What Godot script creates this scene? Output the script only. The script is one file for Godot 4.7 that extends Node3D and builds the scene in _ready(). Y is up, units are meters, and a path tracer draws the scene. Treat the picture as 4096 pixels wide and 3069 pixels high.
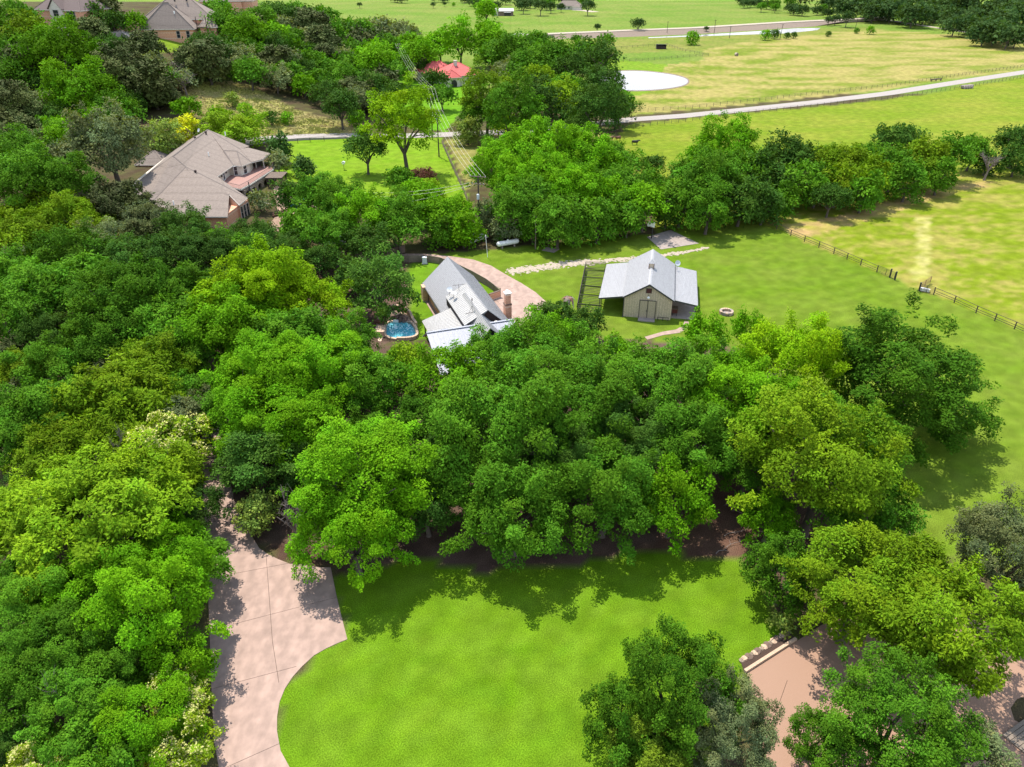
extends Node3D
# A rural estate seen from the air: a metal roofed brick house and a barn between big shade trees, fields and a wooded hill behind.

const LEAF_HUES := {
	"bright": Vector3(0.118, 0.300, 0.007), "yellow": Vector3(0.168, 0.305, 0.011), "mid": Vector3(0.078, 0.205, 0.012),
	"dark": Vector3(0.048, 0.115, 0.015), "grey": Vector3(0.155, 0.200, 0.080), "cedar": Vector3(0.064, 0.088, 0.020),
	"gold": Vector3(0.46, 0.50, 0.010), "rust": Vector3(0.12, 0.055, 0.04), "lime": Vector3(0.190, 0.360, 0.006), "pale": Vector3(0.20, 0.29, 0.05), "far": Vector3(0.044, 0.090, 0.024),
}
const TONE := 0.4   # vertex colours hold at most 1, so that tones are kept at this scale and the crown's own colour makes up for it
var rng := RandomNumberGenerator.new()
var noise := FastNoiseLite.new()
var noise2 := FastNoiseLite.new()
var mats := {}
var used := {}
var crowns := {}
var trunks := {}
var meshes := {}

# ---------------------------------------------------------------- naming and grouping
func numbered(called: String) -> String:
	var n: int = used.get(called, 0)
	used[called] = n + 1
	return called if n == 0 else "%s_%03d" % [called, n]

func tag(o: Node3D, label: String, category := "", group := "", kind := "") -> Node3D:
	if label: o.set_meta("label", label)
	if category: o.set_meta("category", category)
	if group: o.set_meta("group", group)
	if kind: o.set_meta("kind", kind)
	return o

func thing(called: String, label: String, category: String, at := Vector3.ZERO, turn := 0.0, group := "") -> Node3D:
	var o := Node3D.new()
	o.name = numbered(called)
	add_child(o, true)
	o.position = at
	o.rotation.y = turn
	return tag(o, label, category, group)

func put(called: String, mesh: Mesh, mat: Material, parent: Node = null) -> MeshInstance3D:
	var o := MeshInstance3D.new()
	o.name = numbered(called) if parent == null else called
	o.mesh = mesh
	if mat: o.material_override = mat
	(self if parent == null else parent).add_child(o, true)
	return o

func setting(called: String, mesh: Mesh, mat: Material, label: String) -> MeshInstance3D:
	var o := put(called, mesh, mat)
	tag(o, label, "", "", "structure")
	return o

# ---------------------------------------------------------------- shapes
class Shape:
	var v := PackedVector3Array()
	var n := PackedVector3Array()
	var c := PackedColorArray()
	var tint := Color.WHITE
	func tri(a: Vector3, b: Vector3, d: Vector3) -> void:
		var q := (d - a).cross(b - a).normalized()
		v.append_array([a, b, d])
		n.append_array([q, q, q])
		c.append_array([tint, tint, tint])
	func quad(a: Vector3, b: Vector3, d: Vector3, e: Vector3) -> void:
		tri(a, b, d)
		tri(a, d, e)
	func poly(p: Array) -> void:
		for i in range(1, p.size() - 1):
			tri(p[0], p[i], p[i + 1])
	func quad4(a: Vector3, b: Vector3, d: Vector3, e: Vector3) -> Shape:
		quad(a, b, d, e)
		return self
	func poly3(p: Array) -> Shape:
		poly(p)
		return self
	func prism3(p: Array, deep: Vector3) -> Shape:   # an upright outline pushed along deep
		poly(p)
		var q := []
		for a in p:
			q.push_front(a + deep)
		poly(q)
		for i in p.size():
			var j := (i + 1) % p.size()
			quad(p[j], p[i], p[i] + deep, p[j] + deep)
		return self
	func box(mid: Vector3, size: Vector3, basis := Basis.IDENTITY) -> Shape:
		var h := size * 0.5
		var k := []
		for i in 8:
			k.append(mid + basis * Vector3(h.x if i & 1 else -h.x, h.y if i & 2 else -h.y, h.z if i & 4 else -h.z))
		quad(k[4], k[6], k[7], k[5])
		quad(k[1], k[3], k[2], k[0])
		quad(k[5], k[7], k[3], k[1])
		quad(k[0], k[2], k[6], k[4])
		quad(k[6], k[2], k[3], k[7])
		quad(k[0], k[4], k[5], k[1])
		return self
	func bar(a: Vector3, b: Vector3, w: float, h: float) -> Shape:
		var z := (b - a).normalized()
		var x := Vector3.UP.cross(z)
		x = x.normalized() if x.length() > 0.01 else Vector3.RIGHT
		return box((a + b) * 0.5, Vector3(w, h, a.distance_to(b)), Basis(x, z.cross(x), z))
	func tube(a: Vector3, b: Vector3, r0: float, r1: float, sides := 8, cap := true) -> Shape:
		var z := (b - a).normalized()
		var x := z.cross(Vector3.UP if absf(z.y) < 0.95 else Vector3.RIGHT).normalized()
		var y := z.cross(x)
		for i in sides:
			var p := TAU * i / sides
			var q := TAU * (i + 1) / sides
			var d0 := x * cos(p) + y * sin(p)
			var d1 := x * cos(q) + y * sin(q)
			v.append_array([a + d0 * r0, b + d0 * r1, b + d1 * r1, a + d0 * r0, b + d1 * r1, a + d1 * r0])
			n.append_array([d0, d0, d1, d0, d1, d1])
			c.append_array([tint, tint, tint, tint, tint, tint])
			if cap:
				tri(b, b + d1 * r1, b + d0 * r1)
				tri(a, a + d0 * r0, a + d1 * r0)
		return self
	func lathe(at: Vector3, profile: Array, sides := 16) -> Shape:   # profile: Vector2(radius, height)
		for j in profile.size() - 1:
			var p0: Vector2 = profile[j]
			var p1: Vector2 = profile[j + 1]
			for i in sides:
				var a := TAU * i / sides
				var b := TAU * (i + 1) / sides
				quad(at + Vector3(cos(a) * p0.x, p0.y, sin(a) * p0.x), at + Vector3(cos(a) * p1.x, p1.y, sin(a) * p1.x), at + Vector3(cos(b) * p1.x, p1.y, sin(b) * p1.x), at + Vector3(cos(b) * p0.x, p0.y, sin(b) * p0.x))
		return self
	func prism(outline: PackedVector2Array, y0: float, y1: float) -> Shape:   # outline in x, z
		var p := outline
		if Geometry2D.is_polygon_clockwise(p):
			p = p.duplicate()
			p.reverse()
		var t := Geometry2D.triangulate_polygon(p)
		for i in range(0, t.size(), 3):
			var a := p[t[i]]
			var b := p[t[i + 1]]
			var d := p[t[i + 2]]
			if (b - a).cross(d - a) < 0.0:
				var s := b
				b = d
				d = s
			tri(Vector3(a.x, y1, a.y), Vector3(b.x, y1, b.y), Vector3(d.x, y1, d.y))
		for i in p.size():
			var a := p[i]
			var b := p[(i + 1) % p.size()]
			quad(Vector3(a.x, y1, a.y), Vector3(a.x, y0, a.y), Vector3(b.x, y0, b.y), Vector3(b.x, y1, b.y))
		return self
	func slab(corners: Array, thick: float) -> Shape:   # a flat plate of any tilt, its thickness downwards
		var low := []
		for p in corners:
			low.append(p - Vector3(0, thick, 0))
		poly(corners)
		var back := low.duplicate()
		back.reverse()
		poly(back)
		for i in corners.size():
			var j := (i + 1) % corners.size()
			quad(corners[j], corners[i], low[i], low[j])
		return self
	func done() -> ArrayMesh:
		var a := []
		a.resize(Mesh.ARRAY_MAX)
		a[Mesh.ARRAY_VERTEX] = v
		a[Mesh.ARRAY_NORMAL] = n
		a[Mesh.ARRAY_COLOR] = c
		var m := ArrayMesh.new()
		m.add_surface_from_arrays(Mesh.PRIMITIVE_TRIANGLES, a)
		return m

func sh() -> Shape:
	return Shape.new()

func once(key: String, maker: Callable) -> Mesh:
	if not meshes.has(key):
		meshes[key] = maker.call()
	return meshes[key]

# ---------------------------------------------------------------- materials
func noise_texture(freq: float, low: float, high: float, size := 512, octaves := 4, seed_at := 1, kind := FastNoiseLite.TYPE_SIMPLEX_SMOOTH) -> NoiseTexture2D:
	var f := FastNoiseLite.new()
	f.noise_type = kind
	f.frequency = freq
	f.fractal_octaves = octaves
	f.seed = seed_at
	var t := NoiseTexture2D.new()
	t.width = size
	t.height = size
	t.seamless = true
	t.generate_mipmaps = false
	t.noise = f
	var g := Gradient.new()
	g.colors = PackedColorArray([Color(low, low, low), Color(high, high, high)])
	g.offsets = PackedFloat32Array([0.15, 0.85])
	t.color_ramp = g
	return t

func mat(called: String, linear: Vector3, rough: float, texture: Texture2D = null, metres := 2.0, metal := 0.0, in_world := true) -> StandardMaterial3D:
	var m := StandardMaterial3D.new()
	m.resource_name = called
	m.albedo_color = Color(linear.x, linear.y, linear.z).linear_to_srgb()
	m.roughness = rough
	m.metallic = metal
	if texture:
		m.albedo_texture = texture
		m.uv1_triplanar = true
		m.uv1_world_triplanar = in_world
		m.uv1_scale = Vector3.ONE / metres
	mats[called] = m
	return m

func relief(m: StandardMaterial3D, t: Texture2D, centimetres: float) -> void:
	m.heightmap_enabled = true
	m.heightmap_texture = t
	m.heightmap_scale = centimetres

func brick_texture(a: Color, b: Color, mortar: Color, across: int, down: int) -> ImageTexture:
	var w := 256
	var im := Image.create(w, w, false, Image.FORMAT_RGB8)
	im.fill(mortar)
	var r := RandomNumberGenerator.new()
	r.seed = 5
	var bw := w / across
	var bh := w / down
	for j in down:
		for i in across + 1:
			var col := a.lerp(b, r.randf())
			im.fill_rect(Rect2i(i * bw - (bw / 2 if j % 2 else 0), j * bh, bw - 1, bh - 1), col)
	return ImageTexture.create_from_image(im)

func make_materials() -> void:
	var fine := noise_texture(0.045, 0.55, 1.0, 512, 5, 3)
	var mottled := noise_texture(0.012, 0.90, 1.0, 512, 5, 8)
	var grass := noise_texture(0.06, 0.68, 1.0, 512, 5, 12)
	var streak := noise_texture(0.02, 0.8, 1.0, 512, 3, 21)
	# grass and soil: the colours sit on the ground mesh, the textures give the grain of the blades
	var g := mat("ground", Vector3.ONE, 0.95, grass, 4.7)
	g.vertex_color_use_as_albedo = true
	g.metallic_specular = 0.12
	g.detail_enabled = true
	g.detail_blend_mode = BaseMaterial3D.BLEND_MODE_MUL
	g.detail_albedo = noise_texture(0.014, 0.86, 1.0, 512, 6, 33)
	g.detail_uv_layer = BaseMaterial3D.DETAIL_UV_2
	g.uv2_triplanar = true
	g.uv2_world_triplanar = true
	g.uv2_scale = Vector3.ONE / 23.0
	relief(g, grass, 1.0)
	var concrete := mat("concrete", Vector3(0.375, 0.266, 0.222), 0.85, mottled, 9.0)
	concrete.detail_enabled = true
	concrete.detail_blend_mode = BaseMaterial3D.BLEND_MODE_MUL
	concrete.detail_albedo = noise_texture(0.009, 0.90, 1.0, 512, 6, 41)
	concrete.detail_uv_layer = BaseMaterial3D.DETAIL_UV_2
	concrete.uv2_triplanar = true
	concrete.uv2_world_triplanar = true
	concrete.uv2_scale = Vector3(0.16, 0.1, 0.06)
	mat("concrete_grey", Vector3(0.29, 0.245, 0.225), 0.85, mottled, 5.0)
	mat("aggregate", Vector3(0.385, 0.24, 0.17), 0.9, noise_texture(0.12, 0.72, 1.0, 512, 3, 6), 2.0)
	mat("road", Vector3(0.30, 0.272, 0.255), 0.9, mottled, 6.0)
	mat("gravel", Vector3(0.56, 0.48, 0.385), 0.95, noise_texture(0.1, 0.55, 1.0, 512, 4, 7), 2.5)
	mat("rubble", Vector3(0.34, 0.26, 0.20), 0.95, noise_texture(0.05, 0.45, 1.0, 512, 5, 9), 4.0)
	mat("mulch", Vector3(0.085, 0.05, 0.036), 0.95, fine, 1.7)
	var bark := mat("bark", Vector3(0.15, 0.125, 0.105), 0.95, fine, 1.2)
	relief(bark, fine, 4.0)
	mat("dead_wood", Vector3(0.30, 0.25, 0.23), 0.9, fine, 1.0)
	var leaf := mat("leaf", Vector3.ONE, 0.65)
	leaf.vertex_color_use_as_albedo = true
	leaf.metallic_specular = 0.12
	leaf.backlight_enabled = true
	leaf.backlight = Color(0.72, 0.72, 0.20)
	var needle := mat("needle", Vector3.ONE, 0.7)
	needle.vertex_color_use_as_albedo = true
	needle.metallic_specular = 0.25
	mat("metal_roof", Vector3(0.405, 0.41, 0.435), 0.5, streak, 3.0, 0.08)
	mat("metal_roof_warm", Vector3(0.45, 0.447, 0.445), 0.5, streak, 3.0, 0.05)
	mat("metal_roof_blue", Vector3(0.345, 0.365, 0.43), 0.5, streak, 3.0, 0.1)
	mat("barn_wall", Vector3(0.70, 0.57, 0.43), 0.6, streak, 3.0)
	mat("barn_door", Vector3(0.56, 0.46, 0.34), 0.65, streak, 2.0)
	mat("dark_trim", Vector3(0.055, 0.055, 0.06), 0.5)
	mat("black", Vector3(0.02, 0.02, 0.022), 0.6)
	mat("steel", Vector3(0.085, 0.062, 0.055), 0.6, fine, 1.0)
	mat("rust", Vector3(0.20, 0.09, 0.06), 0.8, fine, 0.8)
	mat("red", Vector3(0.16, 0.035, 0.03), 0.7, fine, 0.6)
	mat("white", Vector3(0.78, 0.78, 0.77), 0.45)
	mat("off_white", Vector3(0.62, 0.58, 0.52), 0.7, streak, 2.0)
	mat("grey_box", Vector3(0.48, 0.52, 0.56), 0.5)
	mat("weathered_wood", Vector3(0.25, 0.185, 0.145), 0.9, fine, 0.9)
	mat("fence_wood", Vector3(0.30, 0.245, 0.195), 0.9, fine, 0.9)
	mat("pole_wood", Vector3(0.075, 0.06, 0.05), 0.9, fine, 0.7)
	mat("dark_boards", Vector3(0.055, 0.030, 0.026), 0.8, fine, 0.8)
	mat("wire", Vector3(0.58, 0.56, 0.50), 0.5)
	var b := mat("brick", Vector3.ONE, 0.85, brick_texture(Color(0.70, 0.47, 0.37), Color(0.82, 0.62, 0.50), Color(0.80, 0.72, 0.65), 8, 20), 2.0)
	b.uv1_triplanar_sharpness = 8.0
	var b2 := mat("tan_brick", Vector3.ONE, 0.85, brick_texture(Color(0.66, 0.50, 0.38), Color(0.80, 0.66, 0.53), Color(0.76, 0.70, 0.62), 8, 20), 2.0)
	b2.uv1_triplanar_sharpness = 8.0
	mat("stone", Vector3(0.42, 0.33, 0.25), 0.9, noise_texture(0.03, 0.5, 1.0, 256, 3, 15, FastNoiseLite.TYPE_CELLULAR), 2.2)
	mat("rock", Vector3(0.22, 0.15, 0.12), 0.9, fine, 1.1)
	mat("coping", Vector3(0.50, 0.36, 0.26), 0.85, mottled, 2.0)
	mat("shingle", Vector3.ONE, 0.92, brick_texture(Color(0.43, 0.39, 0.365), Color(0.52, 0.475, 0.445), Color(0.37, 0.335, 0.31), 10, 22), 3.3)
	mat("shingle_cap", Vector3(0.21, 0.175, 0.16), 0.92, fine, 1.5)
	mat("shingle_brown", Vector3(0.20, 0.15, 0.145), 0.92, fine, 1.7)
	mat("red_tile", Vector3.ONE, 0.8, brick_texture(Color(0.66, 0.27, 0.27), Color(0.78, 0.39, 0.37), Color(0.50, 0.20, 0.20), 16, 12), 3.0)
	mat("cream", Vector3(0.70, 0.64, 0.55), 0.8, streak, 3.0)
	mat("terracotta", Vector3(0.30, 0.165, 0.14), 0.8, mottled, 2.0)
	mat("patio", Vector3(0.56, 0.40, 0.30), 0.9, mottled, 3.0)
	mat("window_dark", Vector3(0.02, 0.024, 0.03), 0.08)
	mat("screen", Vector3(0.055, 0.05, 0.048), 0.7)
	mat("cow_hide", Vector3(0.016, 0.012, 0.012), 0.55)
	mat("cow_brown", Vector3(0.14, 0.055, 0.035), 0.6)
	mat("grass_clump", Vector3.ONE, 0.9).vertex_color_use_as_albedo = true
	var w := mat("pond_water", Vector3(0.17, 0.165, 0.165), 0.2)
	w.metallic_specular = 0.6
	mat("pool_floor", Vector3(0.035, 0.36, 0.48), 0.7, mottled, 3.0)
	var pw := mat("pool_water", Vector3(0.30, 0.75, 0.85), 0.03)
	pw.transparency = BaseMaterial3D.TRANSPARENCY_ALPHA
	pw.albedo_color.a = 0.12

# ---------------------------------------------------------------- terrain
func step01(t: float) -> float:
	t = clampf(t, 0.0, 1.0)
	return t * t * (3.0 - 2.0 * t)

func height(x: float, z: float) -> float:
	var u := -x
	var w := -z
	return (24.0 * step01((u - 55.0) / 120.0) * step01((w - 225.0) / 110.0) + 5.0 * step01((u - 35.0) / 60.0) * step01((w - 125.0) / 50.0)) * (1.0 - step01((w - 430.0) / 130.0))

func on_ground(x: float, z: float, up := 0.0) -> Vector3:
	return Vector3(x, height(x, z) + up, z)

# ---------------------------------------------------------------- trees
var twigs := {}

func twig_set(key: String, leaf: float, count: int, spread: float, long: float, droop: float) -> Array:
	# eight sprays of separate leaves, each as [points, normals]
	if twigs.has(key):
		return twigs[key]
	var sets := []
	for k in 8:
		var v := PackedVector3Array()
		var n := PackedVector3Array()
		for i in count:
			var ang := rng.randf() * TAU
			var rad := spread * sqrt(rng.randf())
			var at := Vector3(cos(ang) * rad, rng.randf_range(-0.35, 0.45) * spread - droop * rad, sin(ang) * rad)
			var up := (Vector3(0, 0.8, 0) + Vector3(rng.randf_range(-1, 1), rng.randf_range(-0.3, 1), rng.randf_range(-1, 1)) * 0.85).normalized()
			var out := Vector3(cos(ang + rng.randf_range(-0.8, 0.8)), -droop * 0.6, sin(ang + rng.randf_range(-0.8, 0.8)))
			out = (out - up * out.dot(up)).normalized()
			var side := up.cross(out)
			var s := leaf * rng.randf_range(0.7, 1.25)
			var tip := at + out * s * long
			var mid := at + out * s * long * 0.45
			var l := mid + side * s * 0.5 - up * s * 0.12
			var r := mid - side * s * 0.5 - up * s * 0.12
			v.append_array([at, l, tip, at, tip, r])
			var n1 := (tip - at).cross(l - at).normalized()
			var n2 := (r - at).cross(tip - at).normalized()
			n.append_array([n1, n1, n1, n2, n2, n2])
		sets.append([v, n])
	twigs[key] = sets
	return sets

# One crown: boughs spread through an uneven dome, each bough a clump of sprays. shape: [width, height, boughs, bough size, lowest direction, flatness of the sprays]
func make_crown(key: String, form: String, leaf: float, density: float, seed_at: int) -> ArrayMesh:
	rng.seed = seed_at
	var f: Dictionary = {
		"dome": {"r": 5.0, "h": 3.9, "n": 46, "b": 0.25, "low": -0.40, "long": 1.5, "droop": 0.15, "count": 8, "spread": 2.0},
		"tall": {"r": 4.4, "h": 6.0, "n": 56, "b": 0.26, "low": -0.65, "long": 1.5, "droop": 0.2, "count": 8, "spread": 2.0},
		"feather": {"r": 5.4, "h": 3.4, "n": 60, "b": 0.21, "low": -0.25, "long": 2.3, "droop": 0.35, "count": 9, "spread": 2.3},
		"oak": {"r": 5.2, "h": 3.8, "n": 64, "b": 0.20, "low": -0.5, "long": 1.3, "droop": 0.05, "count": 8, "spread": 1.9},
		"bush": {"r": 4.2, "h": 4.2, "n": 48, "b": 0.25, "low": -0.85, "long": 1.5, "droop": 0.25, "count": 8, "spread": 2.0},
		"vine": {"r": 4.4, "h": 5.2, "n": 54, "b": 0.24, "low": -0.8, "long": 1.9, "droop": 0.8, "count": 9, "spread": 2.2},
		"cedar": {"r": 4.4, "h": 4.6, "n": 54, "b": 0.24, "low": -0.8, "long": 2.0, "droop": -0.2, "count": 9, "spread": 1.7},
		"column": {"r": 2.4, "h": 6.0, "n": 30, "b": 0.40, "low": -0.85, "long": 1.8, "droop": -0.7, "count": 8, "spread": 1.8},
		"sparse": {"r": 5.0, "h": 4.2, "n": 34, "b": 0.21, "low": -0.5, "long": 1.6, "droop": 0.2, "count": 8, "spread": 2.1},
		"flower": {"r": 4.6, "h": 4.0, "n": 50, "b": 0.22, "low": -0.5, "long": 1.4, "droop": 0.1, "count": 8, "spread": 1.9},
	}[form]
	var sets := twig_set("%s%.2f" % [form, leaf], leaf, f.count, leaf * f.spread, f.long, f.droop)
	var lump := FastNoiseLite.new()
	lump.seed = seed_at
	lump.frequency = 0.09
	var v := PackedVector3Array()
	var n := PackedVector3Array()
	var c := PackedColorArray()
	var step: float = leaf * f.spread * 0.86
	var R: float = f.r
	var Hv: float = f.h
	# the whole crown leans and bulges unevenly
	var swell := PackedFloat32Array()
	for i in 7:
		swell.append(rng.randf_range(0.80, 1.16))
	for i in int(f.n):
		var y := lerpf(f.low, 0.98, (i + 0.5) / f.n)
		var a := i * 2.39996 + rng.randf_range(-0.4, 0.4)
		var w := sqrt(maxf(0.0, 1.0 - y * y))
		var d := Vector3(cos(a) * w, y, sin(a) * w)
		var around := fposmod(a, TAU) / TAU * 7.0
		var bulge := lerpf(swell[int(around) % 7], swell[(int(around) + 1) % 7], around - floorf(around))
		bulge = lerpf(bulge, 1.0, maxf(0.0, y) * 0.7)
		var big := rng.randf_range(0.62, 1.42)
		var reach := rng.randf_range(0.58, 0.94) + 0.30 * lump.get_noise_3dv(d * 9.0) - 0.12 * (big - 1.0)
		if i % 3 == 0:
			reach *= 0.70
		# a bough is longer along its branch than across; some are thin shoots that stand out of the outline
		var long := rng.randf_range(1.0, 1.5)
		var wide := 1.0 / sqrt(long)
		if i % 6 == 1:
			long = rng.randf_range(1.9, 2.6)
			wide = rng.randf_range(0.40, 0.55)
			reach = rng.randf_range(0.74, 0.92)
			big = 0.8
		var axis := (Vector3(d.x, d.y * 0.8 + 0.35 - f.droop * 0.8, d.z) + Vector3(rng.randf_range(-1, 1), rng.randf_range(-0.5, 0.5), rng.randf_range(-1, 1)) * 0.35).normalized()
		var side := axis.cross(Vector3(0.31, 0.9, 0.17)).normalized()
		var br: float = R * f.b * big
		var shape := Basis(side * br * wide * rng.randf_range(0.9, 1.2), axis * br * long, side.cross(axis) * br * wide * 0.85)
		var at := Vector3(d.x * R * bulge, d.y * Hv, d.z * R * bulge) * reach
		var tone := rng.randf_range(0.78, 1.22)
		var warm := rng.randf_range(-0.09, 0.09)
		var many := int(4.0 * PI * br * br * long * wide / (step * step) * density * 0.60)
		for k in many:
			var q := Vector3(rng.randfn(), rng.randfn(), rng.randfn()).normalized()
			var off := shape * q
			var u := off.normalized()
			if u.y < -0.45 or u.dot(d) < -0.30:
				continue
			var p := at + off * (0.58 + 0.52 * sqrt(rng.randf()))
			if lump.get_noise_3dv(p * 4.2) < -0.15:
				continue
			var up := (u * 0.8 + Vector3(0, 0.7, 0) + Vector3(rng.randf_range(-1, 1), rng.randf_range(-1, 1), rng.randf_range(-1, 1)) * 0.5).normalized()
			var x := up.cross(Vector3(q.x, 0.3, q.z)).normalized()
			var turn := Basis(x, up, x.cross(up)).rotated(up, rng.randf() * TAU).scaled(Vector3.ONE * rng.randf_range(0.7, 1.3))
			var s: Array = sets[rng.randi() % 8]
			var pts: PackedVector3Array = Transform3D(turn, p) * (s[0] as PackedVector3Array)
			v.append_array(pts)
			n.append_array(Transform3D(turn.orthonormalized(), Vector3.ZERO) * (s[1] as PackedVector3Array))
			var t := tone * rng.randf_range(0.78, 1.22)
			var col := Color(t * (1.0 + warm + rng.randf_range(-0.06, 0.10)), t, t * (1.0 - warm))
			if form == "flower" and u.y > 0.1 and d.y > -0.1 and rng.randf() < 0.38:
				col = Color(0.56, 0.56, 0.21) * rng.randf_range(0.8, 1.1) / TONE
			elif form == "flower":   # these carry their own leaf colour
				col = Color(col.r * 0.20, col.g * 0.315, col.b * 0.015) / TONE
			var cc := PackedColorArray()
			cc.resize(pts.size())
			cc.fill(col * TONE)
			c.append_array(cc)
	var arr := []
	arr.resize(Mesh.ARRAY_MAX)
	arr[Mesh.ARRAY_VERTEX] = v
	arr[Mesh.ARRAY_NORMAL] = n
	arr[Mesh.ARRAY_COLOR] = c
	var m := ArrayMesh.new()
	m.add_surface_from_arrays(Mesh.PRIMITIVE_TRIANGLES, arr)
	m.surface_set_material(0, mats.needle if form == "cedar" else mats.leaf)
	return m

func crown_size(form: String) -> Vector2:
	return {"dome": Vector2(5.0, 3.9), "tall": Vector2(4.4, 6.0), "feather": Vector2(5.4, 3.4), "oak": Vector2(5.2, 3.8), "bush": Vector2(4.2, 4.2), "vine": Vector2(4.4, 5.2), "cedar": Vector2(4.4, 4.6), "column": Vector2(2.4, 6.0), "sparse": Vector2(5.0, 4.2), "flower": Vector2(4.6, 4.0)}[form]

func make_trunk(seed_at: int, leafless := false) -> ArrayMesh:
	# unit tree: foot at 0, crown centre at height 1, limbs reach out about 0.75
	rng.seed = seed_at
	var s := sh()
	var lean := Vector3(rng.randf_range(-0.06, 0.06), 0, rng.randf_range(-0.06, 0.06))
	var fork := Vector3(0, 0.42, 0) + lean
	s.tube(Vector3(0, -0.06, 0), Vector3(0, 0.05, 0) + lean * 0.1, 0.085, 0.055, 8, false)
	s.tube(Vector3(0, 0.05, 0) + lean * 0.1, fork, 0.055, 0.042, 8, false)
	var n := 7
	for i in n:
		var a := TAU * i / n + rng.randf_range(-0.3, 0.3)
		var rise := rng.randf_range(0.35, 0.85)
		var reach := rng.randf_range(0.25, 0.5)
		var knee := fork + Vector3(cos(a) * reach * 0.45, rise * 0.45, sin(a) * reach * 0.45)
		var end := fork + Vector3(cos(a + 0.2) * reach * 1.3, rise, sin(a + 0.2) * reach * 1.3)
		s.tube(fork - Vector3(0, 0.03, 0), knee, 0.030, 0.022, 6, false)
		s.tube(knee, end, 0.022, 0.008, 5, false)
		for j in 5 if leafless else 2:
			var from := knee.lerp(end, rng.randf_range(0.1, 0.9))
			var to := from + Vector3(rng.randf_range(-0.3, 0.3), rng.randf_range(0.02, 0.34), rng.randf_range(-0.3, 0.3))
			s.tube(from, to, 0.012, 0.004, 4, false)
			if leafless:
				for k in 5:
					var g := from.lerp(to, rng.randf_range(0.2, 1.0))
					s.tube(g, g + Vector3(rng.randf_range(-0.16, 0.16), rng.randf_range(-0.03, 0.19), rng.randf_range(-0.16, 0.16)), 0.0065, 0.0025, 3, false)
	return s.done()

# foot, radius of the crown, height of the crown's centre, crown half height
func tree(called: String, form: String, hue: String, foot: Vector3, r: float, mid: float, half: float, label: String, group := "", shade := 1.0) -> void:
	var id := int(absf(foot.x * 7.3 + foot.z * 13.7))
	var t := thing(called, label, called.replace("_", " "), foot, float(id % 628) / 100.0, group)
	if form == "bare":
		var bm: Mesh = once("bare%d" % (id % 3), func(): return make_trunk(900 + id % 3, true))
		var b := put("branches", bm, mats.dead_wood, t)
		b.scale = Vector3(r / 0.62, mid, r / 0.62)
		return
	var size := crown_size(form)
	var lod := 0
	while lod < 3 and [0.20, 0.36, 0.66][lod] * r / size.x < 0.0025 * Vector2(foot.z, 42.0).length():
		lod += 1
	var leaf: float = [0.118, 0.20, 0.36, 0.66][lod]
	var kinds: int = [3 if form == "dome" else 2, 3, 3, 2][lod]
	var variant := id % kinds
	var key := "%s_%d_%d" % [form, lod, variant]
	if not crowns.has(key):
		crowns[key] = make_crown(key, form, leaf, [1.0, 1.0, 1.0, 1.0][lod], 100 + 17 * variant + form.hash() % 97)
	var trunk_key := "trunk%d" % (id % 4)
	var tm: Mesh = once(trunk_key, func(): return make_trunk(40 + id % 4))
	var trunk := put("trunk", tm, mats.bark, t)
	trunk.scale = Vector3(minf(r * 1.25, mid * 1.3), mid, minf(r * 1.25, mid * 1.3))
	var mm := MultiMesh.new()
	mm.transform_format = MultiMesh.TRANSFORM_3D
	mm.use_colors = true
	mm.mesh = crowns[key]
	mm.instance_count = 1
	mm.set_instance_transform(0, Transform3D(Basis.IDENTITY.scaled(Vector3(r / size.x, half / size.y, r / size.x)), Vector3(0, mid, 0)))
	var h: Vector3 = (Vector3.ONE if form == "flower" else LEAF_HUES[hue] / TONE) * shade
	mm.set_instance_color(0, Color(h.x, h.y, h.z))
	var cr := MultiMeshInstance3D.new()
	cr.name = "crown"
	cr.multimesh = mm
	t.add_child(cr, true)

# a list of trees that stand together: name, form, hue, label, then six numbers for each tree
func grove(group: String, list: Array) -> void:
	for row in list:
		for k in range(4, row.size(), 6):
			tree(row[0], row[1], row[2], on_ground(row[k], row[k + 1]), row[k + 2], row[k + 3], row[k + 4], row[3], group, row[k + 5])

# the many trees of a wood: every one is told apart by its row (from the front) and its place in the row (from the left)
func wood(where: String, list: Array) -> void:
	var all := []
	for row in list:
		for k in range(4, row.size(), 6):
			all.append([row[0], row[1], row[2], row[3], row[k], row[k + 1], row[k + 2], row[k + 3], row[k + 4], row[k + 5]])
	all.sort_custom(func(a, b): return a[5] > b[5])
	var rows := ceili(all.size() / 18.0)
	var per := ceili(float(all.size()) / rows)
	for r in rows:
		var line := all.slice(r * per, mini((r + 1) * per, all.size()))
		line.sort_custom(func(a, b): return a[4] / absf(a[5]) < b[4] / absf(b[5]))
		var row_name: String = "" if rows == 1 else ["front row of ", "back row of "][r] if rows == 2 else ["front row of ", "second row of ", "third row of ", "back row of "][r if r < rows - 1 else 3]
		for i in line.size():
			var t: Array = line[i]
			var place: String = ["leftmost", "second from left", "third from left", "fourth from left", "fifth from left", "sixth from left", "seventh from left", "eighth from left", "ninth from left", "tenth from left", "eleventh from left", "twelfth from left", "thirteenth from left", "fourteenth from left", "fifteenth from left", "sixteenth from left", "seventeenth from left", "eighteenth from left", "nineteenth from left"][i] if i < line.size() - 1 else "rightmost"
			tree(t[0], t[1], t[2], on_ground(t[4], t[5]), t[6], t[7], t[8], "%s, %s in %s%s" % [t[3], place, row_name, where], "trees of the " + where, t[9])

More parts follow.
